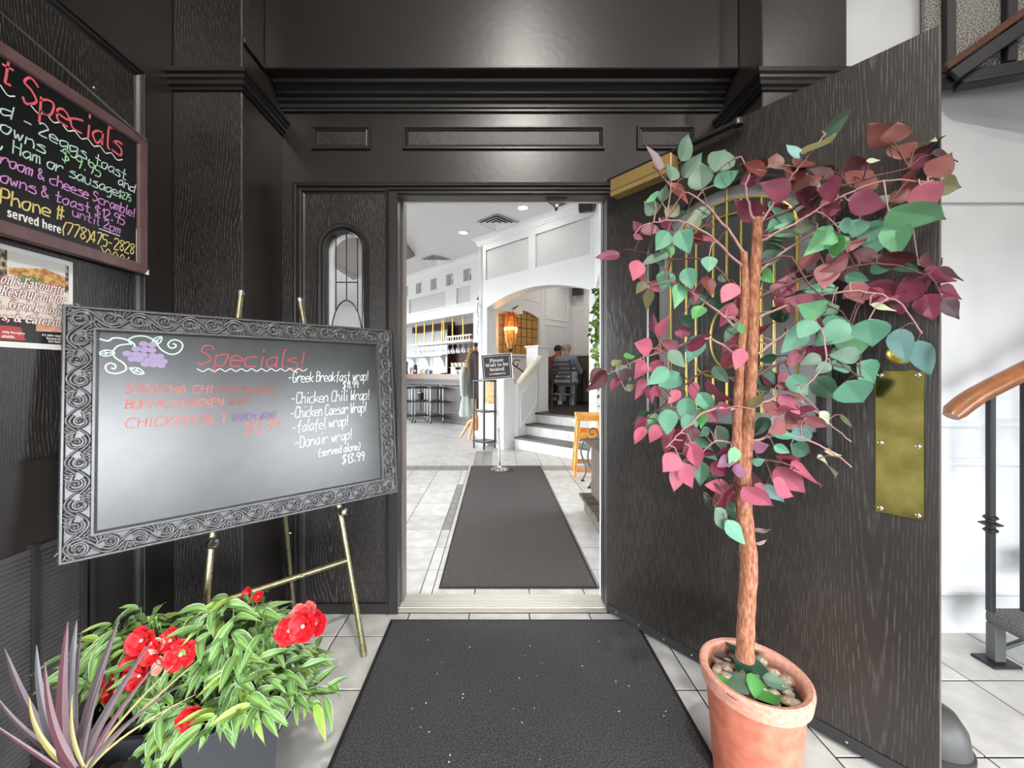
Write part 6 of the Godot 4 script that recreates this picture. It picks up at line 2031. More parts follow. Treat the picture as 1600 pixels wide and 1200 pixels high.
	for k in 9:
		part("spindle", Mb.new().lathe([Vector2(0.01, 0.0), Vector2(0.018, 0.02), Vector2(0.01, 0.04), Vector2(0.012, 0.07), Vector2(0.018, 0.08)], 10, Transform3D(Basis(), xf * Vector3(-6.5 + 0.085 * k, 1.875, 0.14))), M.white_trim, rk)
	part("gallery_rail", _box_on(xf, -6.54, -5.75, 1.955, 1.98, 0.12, 0.16), M.white_trim, rk)
	var gm := Mb.new().lathe([Vector2(0.036, 0.0), Vector2(0.034, -0.003), Vector2(0.006, -0.008), Vector2(0.004, -0.02), Vector2(0.004, -0.09), Vector2(0.014, -0.105), Vector2(0.036, -0.13), Vector2(0.042, -0.165), Vector2(0.036, -0.215)], 16).done()
	var proto: Node3D = null
	var nth := ["first", "second", "third", "fourth", "fifth", "sixth", "seventh", "eighth", "ninth", "tenth", "eleventh"]
	for k in 22:
		var p := xf * Vector3(-7.82 + 0.175 * (k / 2), 1.838, 0.09 if k % 2 == 0 else -0.07)
		var called := "stemmed glass in the %s row of the hanging bar rack, %s from its left end" % ["front" if k % 2 == 0 else "back", nth[k / 2]]
		if proto == null:
			proto = thing("wine_glass", called, "glass", p, 0.0, "glasses hung on the bar rack")
			part("glass", gm, M.wine_glass, proto)
		else:
			var o2 := proto.duplicate()
			o2.name = numbered("wine_glass")
			add_child(o2)
			o2.position = p
			o2.set_meta("label", called)
	# back bar
	xf = face_n(7.2)
	var bc := thing("back_bar_cabinet", "dark red-brown cabinet in the shadow behind the bar", "cabinet")
	part("body", _box_on(xf, -8.9, -6.6, 0.0, 0.95, 0.0, 0.45), M.dark_wood, bc)
	part("back", _box_on(xf, -8.9, -6.6, 0.95, 2.6, 0.0, 0.03), mat("mahogany", rgb(64, 36, 30), 0.45), bc)
	for y in [1.35, 1.8, 2.25]:
		part("shelf", _box_on(xf, -8.9, -6.6, y, y + 0.03, 0.03, 0.3), M.mahogany, bc)
	for t in [-8.9, -7.75, -6.63]:
		part("upright", _box_on(xf, t, t + 0.03, 0.95, 2.6, 0.03, 0.31), M.mahogany, bc)
	var bm := thing("back_bar_beam", "dark wooden beam high on the pale wall behind the bar", "beam")
	part("beam", _box_on(xf, -11.0, -8.92, 2.52, 2.72, 0.0, 0.14), M.mahogany, bm)
	var sh := thing("wall_shelf", "white bracketed shelf on the wall behind the bar", "shelf")
	part("board", _box_on(xf, -11.3, -9.2, 1.72, 1.75, 0.0, 0.28), M.white_trim, sh)
	for t in [-11.0, -10.2, -9.4]:
		var poly := PackedVector2Array([Vector2(0, 1.72), Vector2(0.24, 1.72), Vector2(0.16, 1.66), Vector2(0.09, 1.56), Vector2(0.05, 1.42), Vector2(0, 1.4)])
		part("bracket", Mb.new().prism(poly, Transform3D(Basis(xf.basis.z, Vector3.UP, -xf.basis.x), xf * Vector3(t, 0, 0)), -0.02, 0.02), M.white_trim, sh)
	# a string of lights hanging down the pillar
	var cd := thing("cord", "thin dark cord hanging down the white pillar beside the bar", "cord")
	var pts := []
	for i in 15:
		var p := at(747.0 + sin(i * 1.9) * 1.6, 462.0 + i * 9.0, 7.05)
		pts.append(p)
	part("wire", Mb.new().tube(pts, [0.006], 6), M.iron_grey, cd)
	var hk := Mb.new()
	hk.tube([at(745, 468, 7.05), at(748, 466, 7.05), at(749, 470, 7.05)], [0.016], 8)
	part("hook", hk, M.iron, cd)


# ---------------------------------------------------------------- smooth bodies: tapered bones melted together, then meshed as surface nets
func melt(b: Mb, bones: Array, cell: float, k := 55.0) -> void:
	var lo := Vector3(1e9, 1e9, 1e9)
	var hi := -lo
	for e in bones:
		var r: float = maxf(e[2], e[3]) + cell * 3.0
		for p in [e[0], e[1]]:
			lo = lo.min(p - Vector3.ONE * r)
			hi = hi.max(p + Vector3.ONE * r)
	var nx := int((hi.x - lo.x) / cell) + 2
	var ny := int((hi.y - lo.y) / cell) + 2
	var nz := int((hi.z - lo.z) / cell) + 2
	var sum := PackedFloat32Array()
	sum.resize(nx * ny * nz)
	var near := PackedFloat32Array()
	near.resize(nx * ny * nz)
	near.fill(1e9)
	var who := PackedByteArray()
	who.resize(nx * ny * nz)
	for i in bones.size():
		var e: Array = bones[i]
		var pa: Vector3 = e[0]
		var pb: Vector3 = e[1]
		var ra: float = e[2]
		var rb: float = e[3]
		var m := maxf(ra, rb) + 0.05
		var a := ((pa.min(pb) - lo - Vector3.ONE * m) / cell).floor()
		var z := ((pa.max(pb) - lo + Vector3.ONE * m) / cell).ceil()
		var ab := pb - pa
		var l2 := maxf(ab.length_squared(), 1e-9)
		for iz in range(maxi(0, int(a.z)), mini(nz, int(z.z) + 1)):
			for iy in range(maxi(0, int(a.y)), mini(ny, int(z.y) + 1)):
				for ix in range(maxi(0, int(a.x)), mini(nx, int(z.x) + 1)):
					var p := lo + Vector3(ix, iy, iz) * cell
					var t := clampf((p - pa).dot(ab) / l2, 0.0, 1.0)
					var d := p.distance_to(pa + ab * t) - lerpf(ra, rb, t)
					var g := ix + nx * (iy + ny * iz)
					sum[g] += exp(-k * d)
					if d < near[g]:
						near[g] = d
						who[g] = i
	var idx := {}
	var pos := PackedVector3Array()
	var nor := PackedVector3Array()
	var tint := PackedColorArray()
	var val := func(g: int) -> float:
		return -log(maxf(sum[g], 1e-12)) / k
	var offs := []
	for c in 8:
		offs.append((c & 1) + nx * (((c >> 1) & 1) + ny * ((c >> 2) & 1)))
	for iz in nz - 1:
		for iy in ny - 1:
			for ix in nx - 1:
				var g := ix + nx * (iy + ny * iz)
				var inside := 0
				for o in offs:
					if sum[g + o] > 1.0:
						inside += 1
				if inside == 0 or inside == 8:
					continue
				var f := []
				for o in offs:
					f.append(val.call(g + o))
				var s := Vector3.ZERO
				var cnt := 0
				for c in 8:
					for ax in 3:
						if c & (1 << ax):
							continue
						var c2 := c | (1 << ax)
						if (f[c] < 0.0) != (f[c2] < 0.0):
							var v := Vector3(c & 1, (c >> 1) & 1, (c >> 2) & 1)
							v[ax] += f[c] / (f[c] - f[c2])
							s += v
							cnt += 1
				var grad := Vector3(f[1] + f[3] + f[5] + f[7] - f[0] - f[2] - f[4] - f[6], f[2] + f[3] + f[6] + f[7] - f[0] - f[1] - f[4] - f[5], f[4] + f[5] + f[6] + f[7] - f[0] - f[1] - f[2] - f[3])
				idx[g] = pos.size()
				pos.append(lo + (Vector3(ix, iy, iz) + s / cnt) * cell)
				nor.append(grad.normalized())
				tint.append(bones[who[g]][4])
	var step := [1, nx, nx * ny]
	for g in idx:
		var ix: int = g % nx
		var iy: int = (g / nx) % ny
		var iz: int = g / (nx * ny)
		for ax in 3:
			if (sum[g] > 1.0) == (sum[g + step[ax]] > 1.0):
				continue
			var u: int = step[(ax + 1) % 3]
			var w: int = step[(ax + 2) % 3]
			if [iy, iz, ix][ax] == 0 or [iz, ix, iy][ax] == 0:
				continue
			if idx.has(g - u) and idx.has(g - w) and idx.has(g - u - w):
				var q := [idx[g], idx[g - u], idx[g - u - w], idx[g - w]]
				for tri in [[0, 1, 2], [0, 2, 3]]:
					var first := b.v.size()
					b.tri(pos[q[tri[0]]], pos[q[tri[1]]], pos[q[tri[2]]], nor[q[tri[0]]], nor[q[tri[1]]], nor[q[tri[2]]])
					for j in 3:
						b.c[first + j] = tint[q[tri[0]]]

func lin(r: int, g: int, b: int) -> Color:
	return rgb(r, g, b).srgb_to_linear()

func seated(label: String, at_: Vector3, turn: float, coat: Color, trousers: Color, shoes: Color, skin: Color, hair_m: Material, bald: bool, lean: float) -> void:
	# origin on the floor under the hips; faces -z before turning
	var o := thing("person", label, "person", at_, turn)
	var b := Mb.new()
	var hip := Vector3(0, 0.54, 0)
	var chest := Vector3(0, 0.90, -lean * 0.75)
	var neck := Vector3(0, 1.05, -lean * 1.1)
	var head := Vector3(0, 1.19, -lean * 1.1 - 0.055)
	var bones := [
		[hip + Vector3(-0.08, 0, 0), hip + Vector3(0.08, 0, 0), 0.125, 0.125, trousers],
		[hip + Vector3(0, 0.06, 0), chest, 0.135, 0.145, coat], [chest + Vector3(-0.10, 0.02, 0), chest + Vector3(0.10, 0.02, 0), 0.12, 0.12, coat],
		[chest + Vector3(-0.15, 0.075, 0.0), chest + Vector3(0.15, 0.075, 0.0), 0.075, 0.075, coat], [chest + Vector3(0, 0.1, 0), neck, 0.07, 0.056, coat],
	]
	for s in [-1.0, 1.0]:
		var sh := chest + Vector3(0.185 * s, 0.07, -0.01)
		var el := sh + Vector3(0.09 * s, -0.25, -0.12)
		var wr := el + Vector3(-0.12 * s, 0.045, -0.22)
		bones.append([sh, el, 0.062, 0.05, coat])
		bones.append([el, wr, 0.048, 0.036, coat])
		var kn := hip + Vector3(0.12 * s, 0.0, -0.42)
		var an := Vector3(0.13 * s, 0.09, -0.40 + (0.30 if s > 0 else 0.26))
		bones.append([hip + Vector3(0.09 * s, 0, 0), kn, 0.095, 0.066, trousers])
		bones.append([kn, an, 0.064, 0.046, trousers])
		bones.append([an + Vector3(0, -0.035, 0.03), an + Vector3(0.02 * s, -0.055, -0.17), 0.042, 0.034, shoes])
	melt(b, bones, 0.018)
	# head on its neck, with nose and ears
	var hb := [[neck - Vector3(0, 0.03, 0), head - Vector3(0, 0.05, -0.01), 0.052, 0.056, skin], [head + Vector3(0, 0.02, 0.012), head + Vector3(0, 0.03, -0.015), 0.086, 0.084, skin], [head + Vector3(0, -0.045, -0.035), head + Vector3(0, -0.085, -0.055), 0.058, 0.036, skin],
		[head + Vector3(0, 0.0, -0.095), head + Vector3(0, -0.032, -0.108), 0.01, 0.014, skin], [head + Vector3(-0.083, -0.005, 0.005), head + Vector3(-0.087, 0.025, 0.012), 0.012, 0.016, skin], [head + Vector3(0.083, -0.005, 0.005), head + Vector3(0.087, 0.025, 0.012), 0.012, 0.016, skin],
		[head + Vector3(-0.018, -0.068, -0.095), head + Vector3(0.018, -0.068, -0.095), 0.007, 0.007, skin]]
	melt(b, hb, 0.008, 140.0)
	# hands: palm, four fingers and a thumb
	for s in [-1.0, 1.0]:
		var sh := chest + Vector3(0.185 * s, 0.07, -0.01)
		var el := sh + Vector3(0.09 * s, -0.25, -0.12)
		var wr := el + Vector3(-0.12 * s, 0.045, -0.22)
		var d := Vector3(-0.35 * s, -0.05, -0.93).normalized()
		var side := d.cross(Vector3.UP).normalized()
		var hand := [[wr - d * 0.02, wr + d * 0.02, 0.028, 0.028, skin], [wr + d * 0.03 - side * 0.018, wr + d * 0.075 - side * 0.022, 0.02, 0.017, skin], [wr + d * 0.03 + side * 0.018, wr + d * 0.075 + side * 0.022, 0.02, 0.017, skin]]
		for f in 4:
			var r := wr + d * 0.085 + side * (-0.03 + 0.02 * f)
			var l: float = [0.036, 0.043, 0.046, 0.038][f]
			var kn := r + d * l + Vector3(0, -0.006, 0)
			hand.append([r - d * 0.02, kn, 0.009, 0.0085, skin])
			hand.append([kn, kn + d * l * 0.7 + Vector3(0, -0.018, 0), 0.0085, 0.0075, skin])
		var tb : Vector3 = wr + d * 0.03 - side * 0.028 * s
		hand.append([tb, tb + d * 0.03 - side * 0.022 * s, 0.012, 0.01, skin])
		hand.append([tb + d * 0.03 - side * 0.022 * s, tb + d * 0.058 - side * 0.024 * s, 0.01, 0.008, skin])
		melt(b, hand, 0.0075, 220.0)
	part("body", b, M.cloth, o)
	var hr := Mb.new()
	var hc := head + Vector3(0, 0.03, 0.004)
	for i in 9:
		for j in 20:
			var q := []
			for w in [[i, j], [i, j + 1], [i + 1, j + 1], [i + 1, j]]:
				var u: float = PI * w[1] / 10.0
				var front := maxf(0.0, -sin(u))
				var from := 0.75 if bald else 0.0
				var until := 2.05 - front * (0.75 if not bald else 0.4)
				var a := lerpf(from, maxf(until, from), w[0] / 9.0)
				q.append(Vector3(sin(a) * cos(u), cos(a), sin(a) * sin(u)))
			var rr := Vector3(0.094, 0.095, 0.104)
			hr.quads(hc + q[0] * rr, hc + q[1] * rr, hc + q[2] * rr, hc + q[3] * rr, q[0], q[1], q[2], q[3])
	part("hair", hr, hair_m, o)
	part("collar", Mb.new().tube([neck + Vector3(-0.05, -0.035, 0.01), neck + Vector3(-0.045, -0.02, 0.05), neck + Vector3(0, -0.012, 0.066), neck + Vector3(0.045, -0.02, 0.05), neck + Vector3(0.05, -0.035, 0.01)], [0.014], 8), M.garment_sage, o)


# ---------------------------------------------------------------- the raised dining alcove
func chair(label: String, p: Vector3, turn: float) -> void:
	# a dark ladder-back chair; it faces -z before turning
	var o := thing("dining_chair", label, "chair", p, turn, "ladder-back chairs in the alcove")
	part("seat", Mb.new().span(Vector3(-0.21, 0.43, -0.21), Vector3(0.21, 0.465, 0.21), 0.012), M.dark_wood, o)
	for sx in [-0.19, 0.19]:
		part("leg", Mb.new().tube([Vector3(sx, 0, -0.19), Vector3(sx, 0.44, -0.18)], [0.018, 0.021], 8), M.dark_wood, o)
		part("leg", Mb.new().tube([Vector3(sx, 0, 0.23), Vector3(sx, 0.45, 0.19), Vector3(sx * 0.98, 0.7, 0.22), Vector3(sx * 0.96, 0.93, 0.275)], [0.018, 0.021, 0.02, 0.017], 8), M.dark_wood, o)
	for k in 5:
		var y := 0.55 + 0.082 * k
		part("slat", Mb.new().box(Vector3(0, y, 0.195 + 0.02 * k), Vector3(0.37, 0.042, 0.014), Basis(Vector3.RIGHT, 0.14), 0.005), M.dark_wood, o)
	for y in [[-0.18, 0.2, -0.18], [0.2, 0.24, 0.2]]:
		part("stretcher", Mb.new().tube([Vector3(-0.18, y[1], y[0]), Vector3(0.18, y[1], y[2])], [0.011], 8), M.steel, o)
	for sx in [-0.19, 0.19]:
		part("stretcher", Mb.new().tube([Vector3(sx, 0.16, -0.18), Vector3(sx, 0.16, 0.21)], [0.011], 8), M.steel, o)

func build_alcove() -> void:
	rng.seed = 288
	var w := shell("wall_window", "white panelled alcove wall with the amber arched window", "wall")
	var xf := face_t(-5.3)
	part("wall_board", Mb.new().holed(xf, 5.34, 8.0, 0.0, CEIL, arch(5.371, 6.655, 2.39, 0.13, 20, 1.59), -0.2, 0.0), M.white_paint, w)
	for r in [[6.85, 7.75, 0.75, 2.3], [6.85, 7.75, 2.42, 3.2], [6.0, 6.72, 2.75, 3.2]]:
		part("panel_moulding", Mb.new().moulding(xf, r[0], r[1], r[2], r[3], [Vector2(0, 0), Vector2(0.003, 0.016), Vector2(0.014, 0.014), Vector2(0.02, 0.004), Vector2(0.024, 0.0)]), M.white_trim, w)
	part("sill", _box_on(xf, 5.33, 6.7, 1.55, 1.59, -0.1, 0.05), M.white_trim, w)
	var g := shell("window_2", "amber leaded arched window in the alcove wall", "window")
	var poly := PackedVector2Array()
	for s in arch(5.371, 6.655, 2.39, 0.13, 20, 1.59):
		poly.append(Vector2(s.x, s.z))
	poly.append(Vector2(6.655, 1.59))
	poly.append(Vector2(5.371, 1.59))
	for k in 7:
		for j in 5:
			var clip := PackedVector2Array([Vector2(5.371 + 0.1835 * k, 1.59 + 0.19 * j), Vector2(5.371 + 0.1835 * (k + 1), 1.59 + 0.19 * j), Vector2(5.371 + 0.1835 * (k + 1), 1.78 + 0.19 * j), Vector2(5.371 + 0.1835 * k, 1.78 + 0.19 * j)])
			for q in Geometry2D.intersect_polygons(poly, clip):
				part("pane", _sheet(q, -0.06, xf), M.amber_glass, g)
	var lead := Mb.new()
	for k in range(1, 7):
		var x := 5.371 + 0.1835 * k
		lead.tube([xf * Vector3(x, 1.59, -0.058), xf * Vector3(x, 2.39 + 0.13 * (1.0 - pow((x - 6.013) / 0.642, 2.0)), -0.058)], [0.007], 6)
	for j in range(1, 5):
		lead.tube([xf * Vector3(5.371, 1.59 + 0.19 * j, -0.058), xf * Vector3(6.655, 1.59 + 0.19 * j, -0.058)], [0.006], 6)
	part("caming", lead, M.lead, g)
	part("back_board", _box_on(xf, 5.2, 6.9, 1.4, 2.7, -0.30, -0.24), M.cream_paint, g)
	w = shell("wall_back_alcove", "white back wall of the dining alcove above the booth", "wall")
	xf = face_n(7.9)
	part("wall_board", _box_on(xf, -5.4, -2.0, 0.0, CEIL, -0.15, 0.0), M.white_paint, w)
	for r in [[-5.2, -4.95, 1.65, 2.7], [-5.2, -4.95, 2.82, 3.25], [-4.88, -3.9, 1.65, 2.7], [-4.88, -3.9, 2.82, 3.25]]:
		part("panel_moulding", Mb.new().moulding(xf, r[0], r[1], r[2], r[3], [Vector2(0, 0), Vector2(0.003, 0.016), Vector2(0.014, 0.014), Vector2(0.02, 0.004), Vector2(0.024, 0.0)]), M.white_trim, w)
	w = shell("wall_end_alcove", "white end wall of the dining alcove", "wall")
	part("wall_board", _box_on(face_t(-2.0), 5.0, 8.0, 0.0, CEIL, 0.0, 0.12), M.white_paint, w)
	# booth bench
	var b := thing("booth_bench", "olive brown button-tufted booth bench against the alcove back wall", "bench")
	part("back", _box_on(xf, -5.05, -3.4, 0.54, 1.57, 0.02, 0.14), M.leather_olive, b)
	part("seat", _box_on(xf, -5.05, -3.4, 0.54, 0.99, 0.14, 0.6), M.leather_olive, b)
	for k in 8:
		part("tuft_button", Mb.new().ball(xf * Vector3(-4.95 + 0.2 * k, 1.38 - 0.12 * (k % 2), 0.142), Vector3(0.014, 0.014, 0.014), 8, 6), M.jacket_dark, b)
	part("top_rail", _box_on(xf, -5.07, -3.38, 1.57, 1.60, 0.0, 0.16), M.dark_wood, b)
	# table
	var t := thing("dining_table", "dark square dining table in front of the man in grey", "table", Vector3(1.92, 0.5415, -8.42), PI / 4)
	part("tabletop", Mb.new().span(Vector3(-0.36, 0.70, -0.36), Vector3(0.36, 0.73, 0.36), 0.008), M.dark_wood, t)
	part("pedestal", Mb.new().tube([Vector3(0, 0.03, 0), Vector3(0, 0.7, 0)], [0.04], 12), M.iron, t)
	part("foot", Mb.new().span(Vector3(-0.3, 0, -0.035), Vector3(0.3, 0.04, 0.035), 0.006), M.iron, t)
	part("foot", Mb.new().span(Vector3(-0.035, 0, -0.3), Vector3(0.035, 0.04, 0.3), 0.006), M.iron, t)
	chair("dark ladder-back chair under the man in the grey jacket", Vector3(1.40, 0.5415, -7.86), -0.45)
	chair("dark ladder-back chair under the dark-haired diner", Vector3(1.16, 0.5415, -8.33), -0.9)
	seated("man in a grey-blue jacket seated with his back turned, leaning on the table", Vector3(1.41, 0.5415 - 0.03, -7.93), -0.45, lin(112, 122, 138), lin(168, 180, 186), lin(214, 216, 206), lin(196, 142, 116), M.hair_grey, true, 0.12)
	seated("dark-haired diner in a rust top, half hidden by the white newel post", Vector3(1.185, 0.5415 - 0.03, -8.36), -0.9, lin(120, 64, 44), lin(58, 54, 56), lin(60, 52, 48), lin(188, 124, 92), M.hair_dark, false, 0.18)
	# lantern
	var p := at(798.0, 520.0, 7.0)
	var l := thing("chandelier", "amber stained-glass lantern hanging on a chain under the arch", "chandelier", Vector3(p.x, 0, p.z))
	part("chain", Mb.new().tube([Vector3(0, CEIL, 0), Vector3(0.012, 2.72, 0), Vector3(0, 2.38, 0)], [0.007], 6), M.iron, l)
	part("ceiling_rose", Mb.new().lathe([Vector2(0.055, CEIL), Vector2(0.05, CEIL - 0.02), Vector2(0.01, CEIL - 0.035)], 16), M.iron, l)
	var cap := part("cap", Mb.new().lathe([Vector2(0.012, 2.42), Vector2(0.03, 2.40), Vector2(0.075, 2.375), Vector2(0.085, 2.36), Vector2(0.03, 2.35)], 8), M.iron, l)
	for k in 4:
		var a := TAU * k / 4.0 + 0.4
		part("leaf_scroll", Mb.new().tube([Vector3(cos(a) * 0.06, 2.38, sin(a) * 0.06), Vector3(cos(a) * 0.12, 2.40, sin(a) * 0.12), Vector3(cos(a) * 0.15, 2.43, sin(a) * 0.15)], [0.012, 0.012, 0.004], 6), M.lead, cap)
	for k in 6:
		var a0 := TAU * k / 6.0
		var a1 := TAU * (k + 1) / 6.0
		var rings := [[0.055, 2.35], [0.10, 2.22], [0.125, 2.03], [0.125, 1.98], [0.105, 1.78], [0.05, 1.64]]
		for i in rings.size() - 1:
			var q := Mb.new()
			var e: Array = rings[i]
			var f: Array = rings[i + 1]
			var mid := (a0 + a1) * 0.5
			q.quad(Vector3(cos(a0) * e[0], e[1], sin(a0) * e[0]), Vector3(cos(a1) * e[0], e[1], sin(a1) * e[0]), Vector3(cos(a1) * f[0], f[1], sin(a1) * f[0]), Vector3(cos(a0) * f[0], f[1], sin(a0) * f[0]), Vector3(cos(mid), 0.1, sin(mid)).normalized())
			part("glass_panel", q, M.stained_red if (i == 1 and k % 2 == 0) or i == 0 else (M.warm_glow if i == 2 else M.amber_glass), l)
		var rib := []
		for e in rings:
			rib.append(Vector3(cos(a0) * e[0], e[1], sin(a0) * e[0]))
		part("rib", Mb.new().tube(rib, [0.006], 6), M.lead, l)
	part("drop_finial", Mb.new().lathe([Vector2(0.052, 1.64), Vector2(0.02, 1.6), Vector2(0.012, 1.57), Vector2(0.0, 1.55)], 10), M.iron, l)
	for k in 3:
		var om := OmniLight3D.new()
		om.name = "lantern_lamp"
		om.light_color = Color(1.0, 0.75, 0.42)
		om.light_energy = 0.12
		om.light_size = 0.05
		om.shadow_enabled = true
		om.omni_range = 12.0
		om.omni_attenuation = 2.0
		om.position = Vector3(cos(TAU * k / 3.0) * 0.2, 2.0, sin(TAU * k / 3.0) * 0.2)
		l.add_child(om, true)


# ---------------------------------------------------------------- what stands round the inner mat
func build_waiting_area() -> void:
	rng.seed = 305
	# sign on a chrome stand
	var s := thing("waiting_sign", "dark sign on a chrome pole reading Please Wait to be Seated", "sign", Vector3(0.047, 0.008, -4.74))
	part("base", Mb.new().lathe([Vector2(0, 0), Vector2(0.112, 0.0), Vector2(0.115, 0.006), Vector2(0.108, 0.014), Vector2(0.06, 0.026), Vector2(0.022, 0.034), Vector2(0.016, 0.05), Vector2(0, 0.05)], 36), M.chrome, s)
	part("pole", Mb.new().tube([Vector3(0, 0.03, 0), Vector3(-0.012, 0.5, 0)], [0.011], 10), M.chrome, s)
	part("pole", Mb.new().tube([Vector3(-0.012, 0.49, 0), Vector3(-0.03, 1.15, 0)], [0.007], 10), M.chrome, s)
	part("collar", Mb.new().tube([Vector3(-0.0115, 0.48, 0), Vector3(-0.0125, 0.515, 0)], [0.015], 12), M.steel, s)
	var xf := Transform3D(Basis(Vector3(0, 0, 1), 0.082), Vector3(-0.036, 1.272, 0.012))
	var bd := part("panel", Mb.new().box(Vector3.ZERO, Vector3(0.365, 0.305, 0.014), Basis(), 0.003), mat("sign_brown", rgb(52, 42, 36), 0.5), s)
	bd.transform = xf
	part("frame", Mb.new().moulding(Transform3D(), -0.188, 0.188, -0.158, 0.158, [Vector2(0, -0.012), Vector2(0, 0.009), Vector2(0.002, 0.011), Vector2(0.007, 0.011), Vector2(0.009, 0.007)]), M.steel, bd)
	part("border_line", Mb.new().moulding(Transform3D(), -0.164, 0.164, -0.134, 0.134, [Vector2(0, 0.0075), Vector2(0.0045, 0.0075)]), M.paper, bd)
	print_text(bd, "Please", Transform3D(Basis(), Vector3(-0.085, 0.058, 0.0072)), 0.17, 0.044, M.print_white, "Droid Serif", true)
	print_text(bd, "Wait to be", Transform3D(Basis(), Vector3(-0.142, 0.004, 0.0072)), 0.284, 0.042, M.print_white, "Droid Serif", true)
	print_text(bd, "Seated", Transform3D(Basis(), Vector3(-0.09, -0.052, 0.0072)), 0.18, 0.042, M.print_white, "Droid Serif", true)
	var orn := Mb.new()
	var zf := Transform3D(Basis(), Vector3(0, -0.09, 0.0072))
	wavy(orn, zf, -0.10, 0.0, -0.03, 0.004, 2, 0.008, 0.006)
	wavy(orn, zf, 0.03, 0.004, 0.10, 0.0, 2, 0.008, 0.006)
	for k in 5:
		orn.disc(zf, Vector2(-0.022 + 0.011 * k, 0.002 * (k % 2)), 0.006, 0.008, 0.0006, 10)
	part("ornament", orn, M.print_white, bd)
	# coat rack and what hangs on it
	var c := thing("coat_rack", "wooden coat rack with curved feet near the end of the bar", "coat rack", Vector3(-0.372, 0, -6.95))
	part("pole", Mb.new().lathe([Vector2(0.0, 0.16), Vector2(0.045, 0.16), Vector2(0.052, 0.2), Vector2(0.052, 0.42), Vector2(0.04, 0.46), Vector2(0.032, 0.5), Vector2(0.032, 1.62), Vector2(0.045, 1.64), Vector2(0.03, 1.66)], 14), M.pine_wood, c)
	part("finial", Mb.new().lathe([Vector2(0.02, 1.655), Vector2(0.03, 1.68), Vector2(0.045, 1.71), Vector2(0.04, 1.745), Vector2(0.0, 1.765)], 16), M.dark_wood, c)
	for k in 4:
		var a := TAU * k / 4.0 + 0.35
		var d := Vector3(cos(a), 0, sin(a))
		part("foot", Mb.new().tube([d * 0.03 + Vector3(0, 0.36, 0), d * 0.13 + Vector3(0, 0.30, 0), d * 0.22 + Vector3(0, 0.14, 0), d * 0.30 + Vector3(0, 0.02, 0)], [0.03, 0.032, 0.026, 0.018], 8), M.pine_wood, c)
		part("hook", Mb.new().tube([d * 0.02 + Vector3(0, 1.55, 0), d * 0.08 + Vector3(0, 1.56, 0), d * 0.11 + Vector3(0, 1.63, 0)], [0.011, 0.01, 0.008], 6), M.pine_wood, c)
	var coats := [["jacket", "dark brown quilted jacket hanging on the coat rack", M.jacket_dark, Vector3(-0.365, 0, -6.82), [[1.60, 0.03], [1.54, 0.085], [1.42, 0.12], [1.15, 0.115], [0.9, 0.125], [0.76, 0.115], [0.74, 0.05]], 0.022],
		["jacket", "tan jacket hanging behind the dark one on the coat rack", M.jacket_tan, Vector3(-0.44, 0, -6.89), [[1.64, 0.02], [1.56, 0.06], [1.45, 0.10], [1.3, 0.10], [1.2, 0.09], [1.18, 0.04]], 0.012],
		["coat", "pale sage coat hanging lowest on the left of the coat rack", M.garment_sage, Vector3(-0.505, 0, -6.92), [[1.45, 0.02], [1.35, 0.05], [1.1, 0.06], [0.8, 0.075], [0.5, 0.10], [0.42, 0.095], [0.41, 0.04]], 0.02],
		["jacket", "dark grey jacket hanging on the right of the coat rack", M.iron, Vector3(-0.28, 0, -6.95), [[1.55, 0.02], [1.46, 0.06], [1.2, 0.075], [0.85, 0.085], [0.55, 0.08], [0.54, 0.03]], 0.014]]
	for e in coats:
		var o := thing(e[0], e[1], "jacket", Vector3.ZERO, 0.0)
		var b := Mb.new()
		var rows := []
		var prof: Array = e[4]
		for i in prof.size() - 1:
			for j in 5:
				var t := j / 5.0
				rows.append(Vector2(lerpf(prof[i][0], prof[i + 1][0], t), lerpf(prof[i][1], prof[i + 1][1], t)))
		var old := []
		for i in rows.size():
			var ring := []
			for k in 22:
				var a := TAU * k / 22.0
				var fold: float = 1.0 + e[5] * 9.0 * sin(a * 5.0 + i * 0.15) * clampf(i / 12.0, 0.2, 1.0)
				var puff: float = 1.0 + (0.05 * absf(sin(i * 1.1)) if e[2] == M.jacket_dark else 0.0)
				ring.append(e[3] + Vector3(cos(a) * rows[i].y * fold * puff - 0.06 * clampf((1.3 - rows[i].x), 0.0, 1.0) * (1.0 if e[0] == "coat" else 0.0), rows[i].x, sin(a) * rows[i].y * 0.55 * fold * puff))
			if i > 0:
				for k in 22:
					var l := (k + 1) % 22
					var q: Vector3 = (ring[k] - old[l]).cross(ring[l] - old[k]).normalized()
					if q.dot(ring[k] - e[3] - Vector3(0, rows[i].x, 0)) < 0:
						q = -q
					b.quad(old[k], old[l], ring[l], ring[k], q)
			old = ring
		part("body", b, e[2], o)
		var side: float = -1.0 if e[0] == "coat" else 1.0
		var top: float = prof[1][0] - 0.04
		part("sleeve", Mb.new().tube([e[3] + Vector3(0.07 * side, top, 0.05), e[3] + Vector3(0.10 * side, top - 0.2, 0.07), e[3] + Vector3(0.09 * side, top - 0.52, 0.06)], [0.045, 0.045, 0.036], 10), e[2], o)
		part("collar", Mb.new().tube([e[3] + Vector3(-0.04, prof[0][0] - 0.03, 0.02), e[3] + Vector3(0, prof[0][0] - 0.02, 0.045), e[3] + Vector3(0.04, prof[0][0] - 0.03, 0.02)], [0.014], 8), e[2], o)
	# black stand with an amber panel
	var st := thing("menu_stand", "narrow black metal stand with an amber glass panel beside the newel post", "stand", nt(4.22, -4.47), -PI / 4)
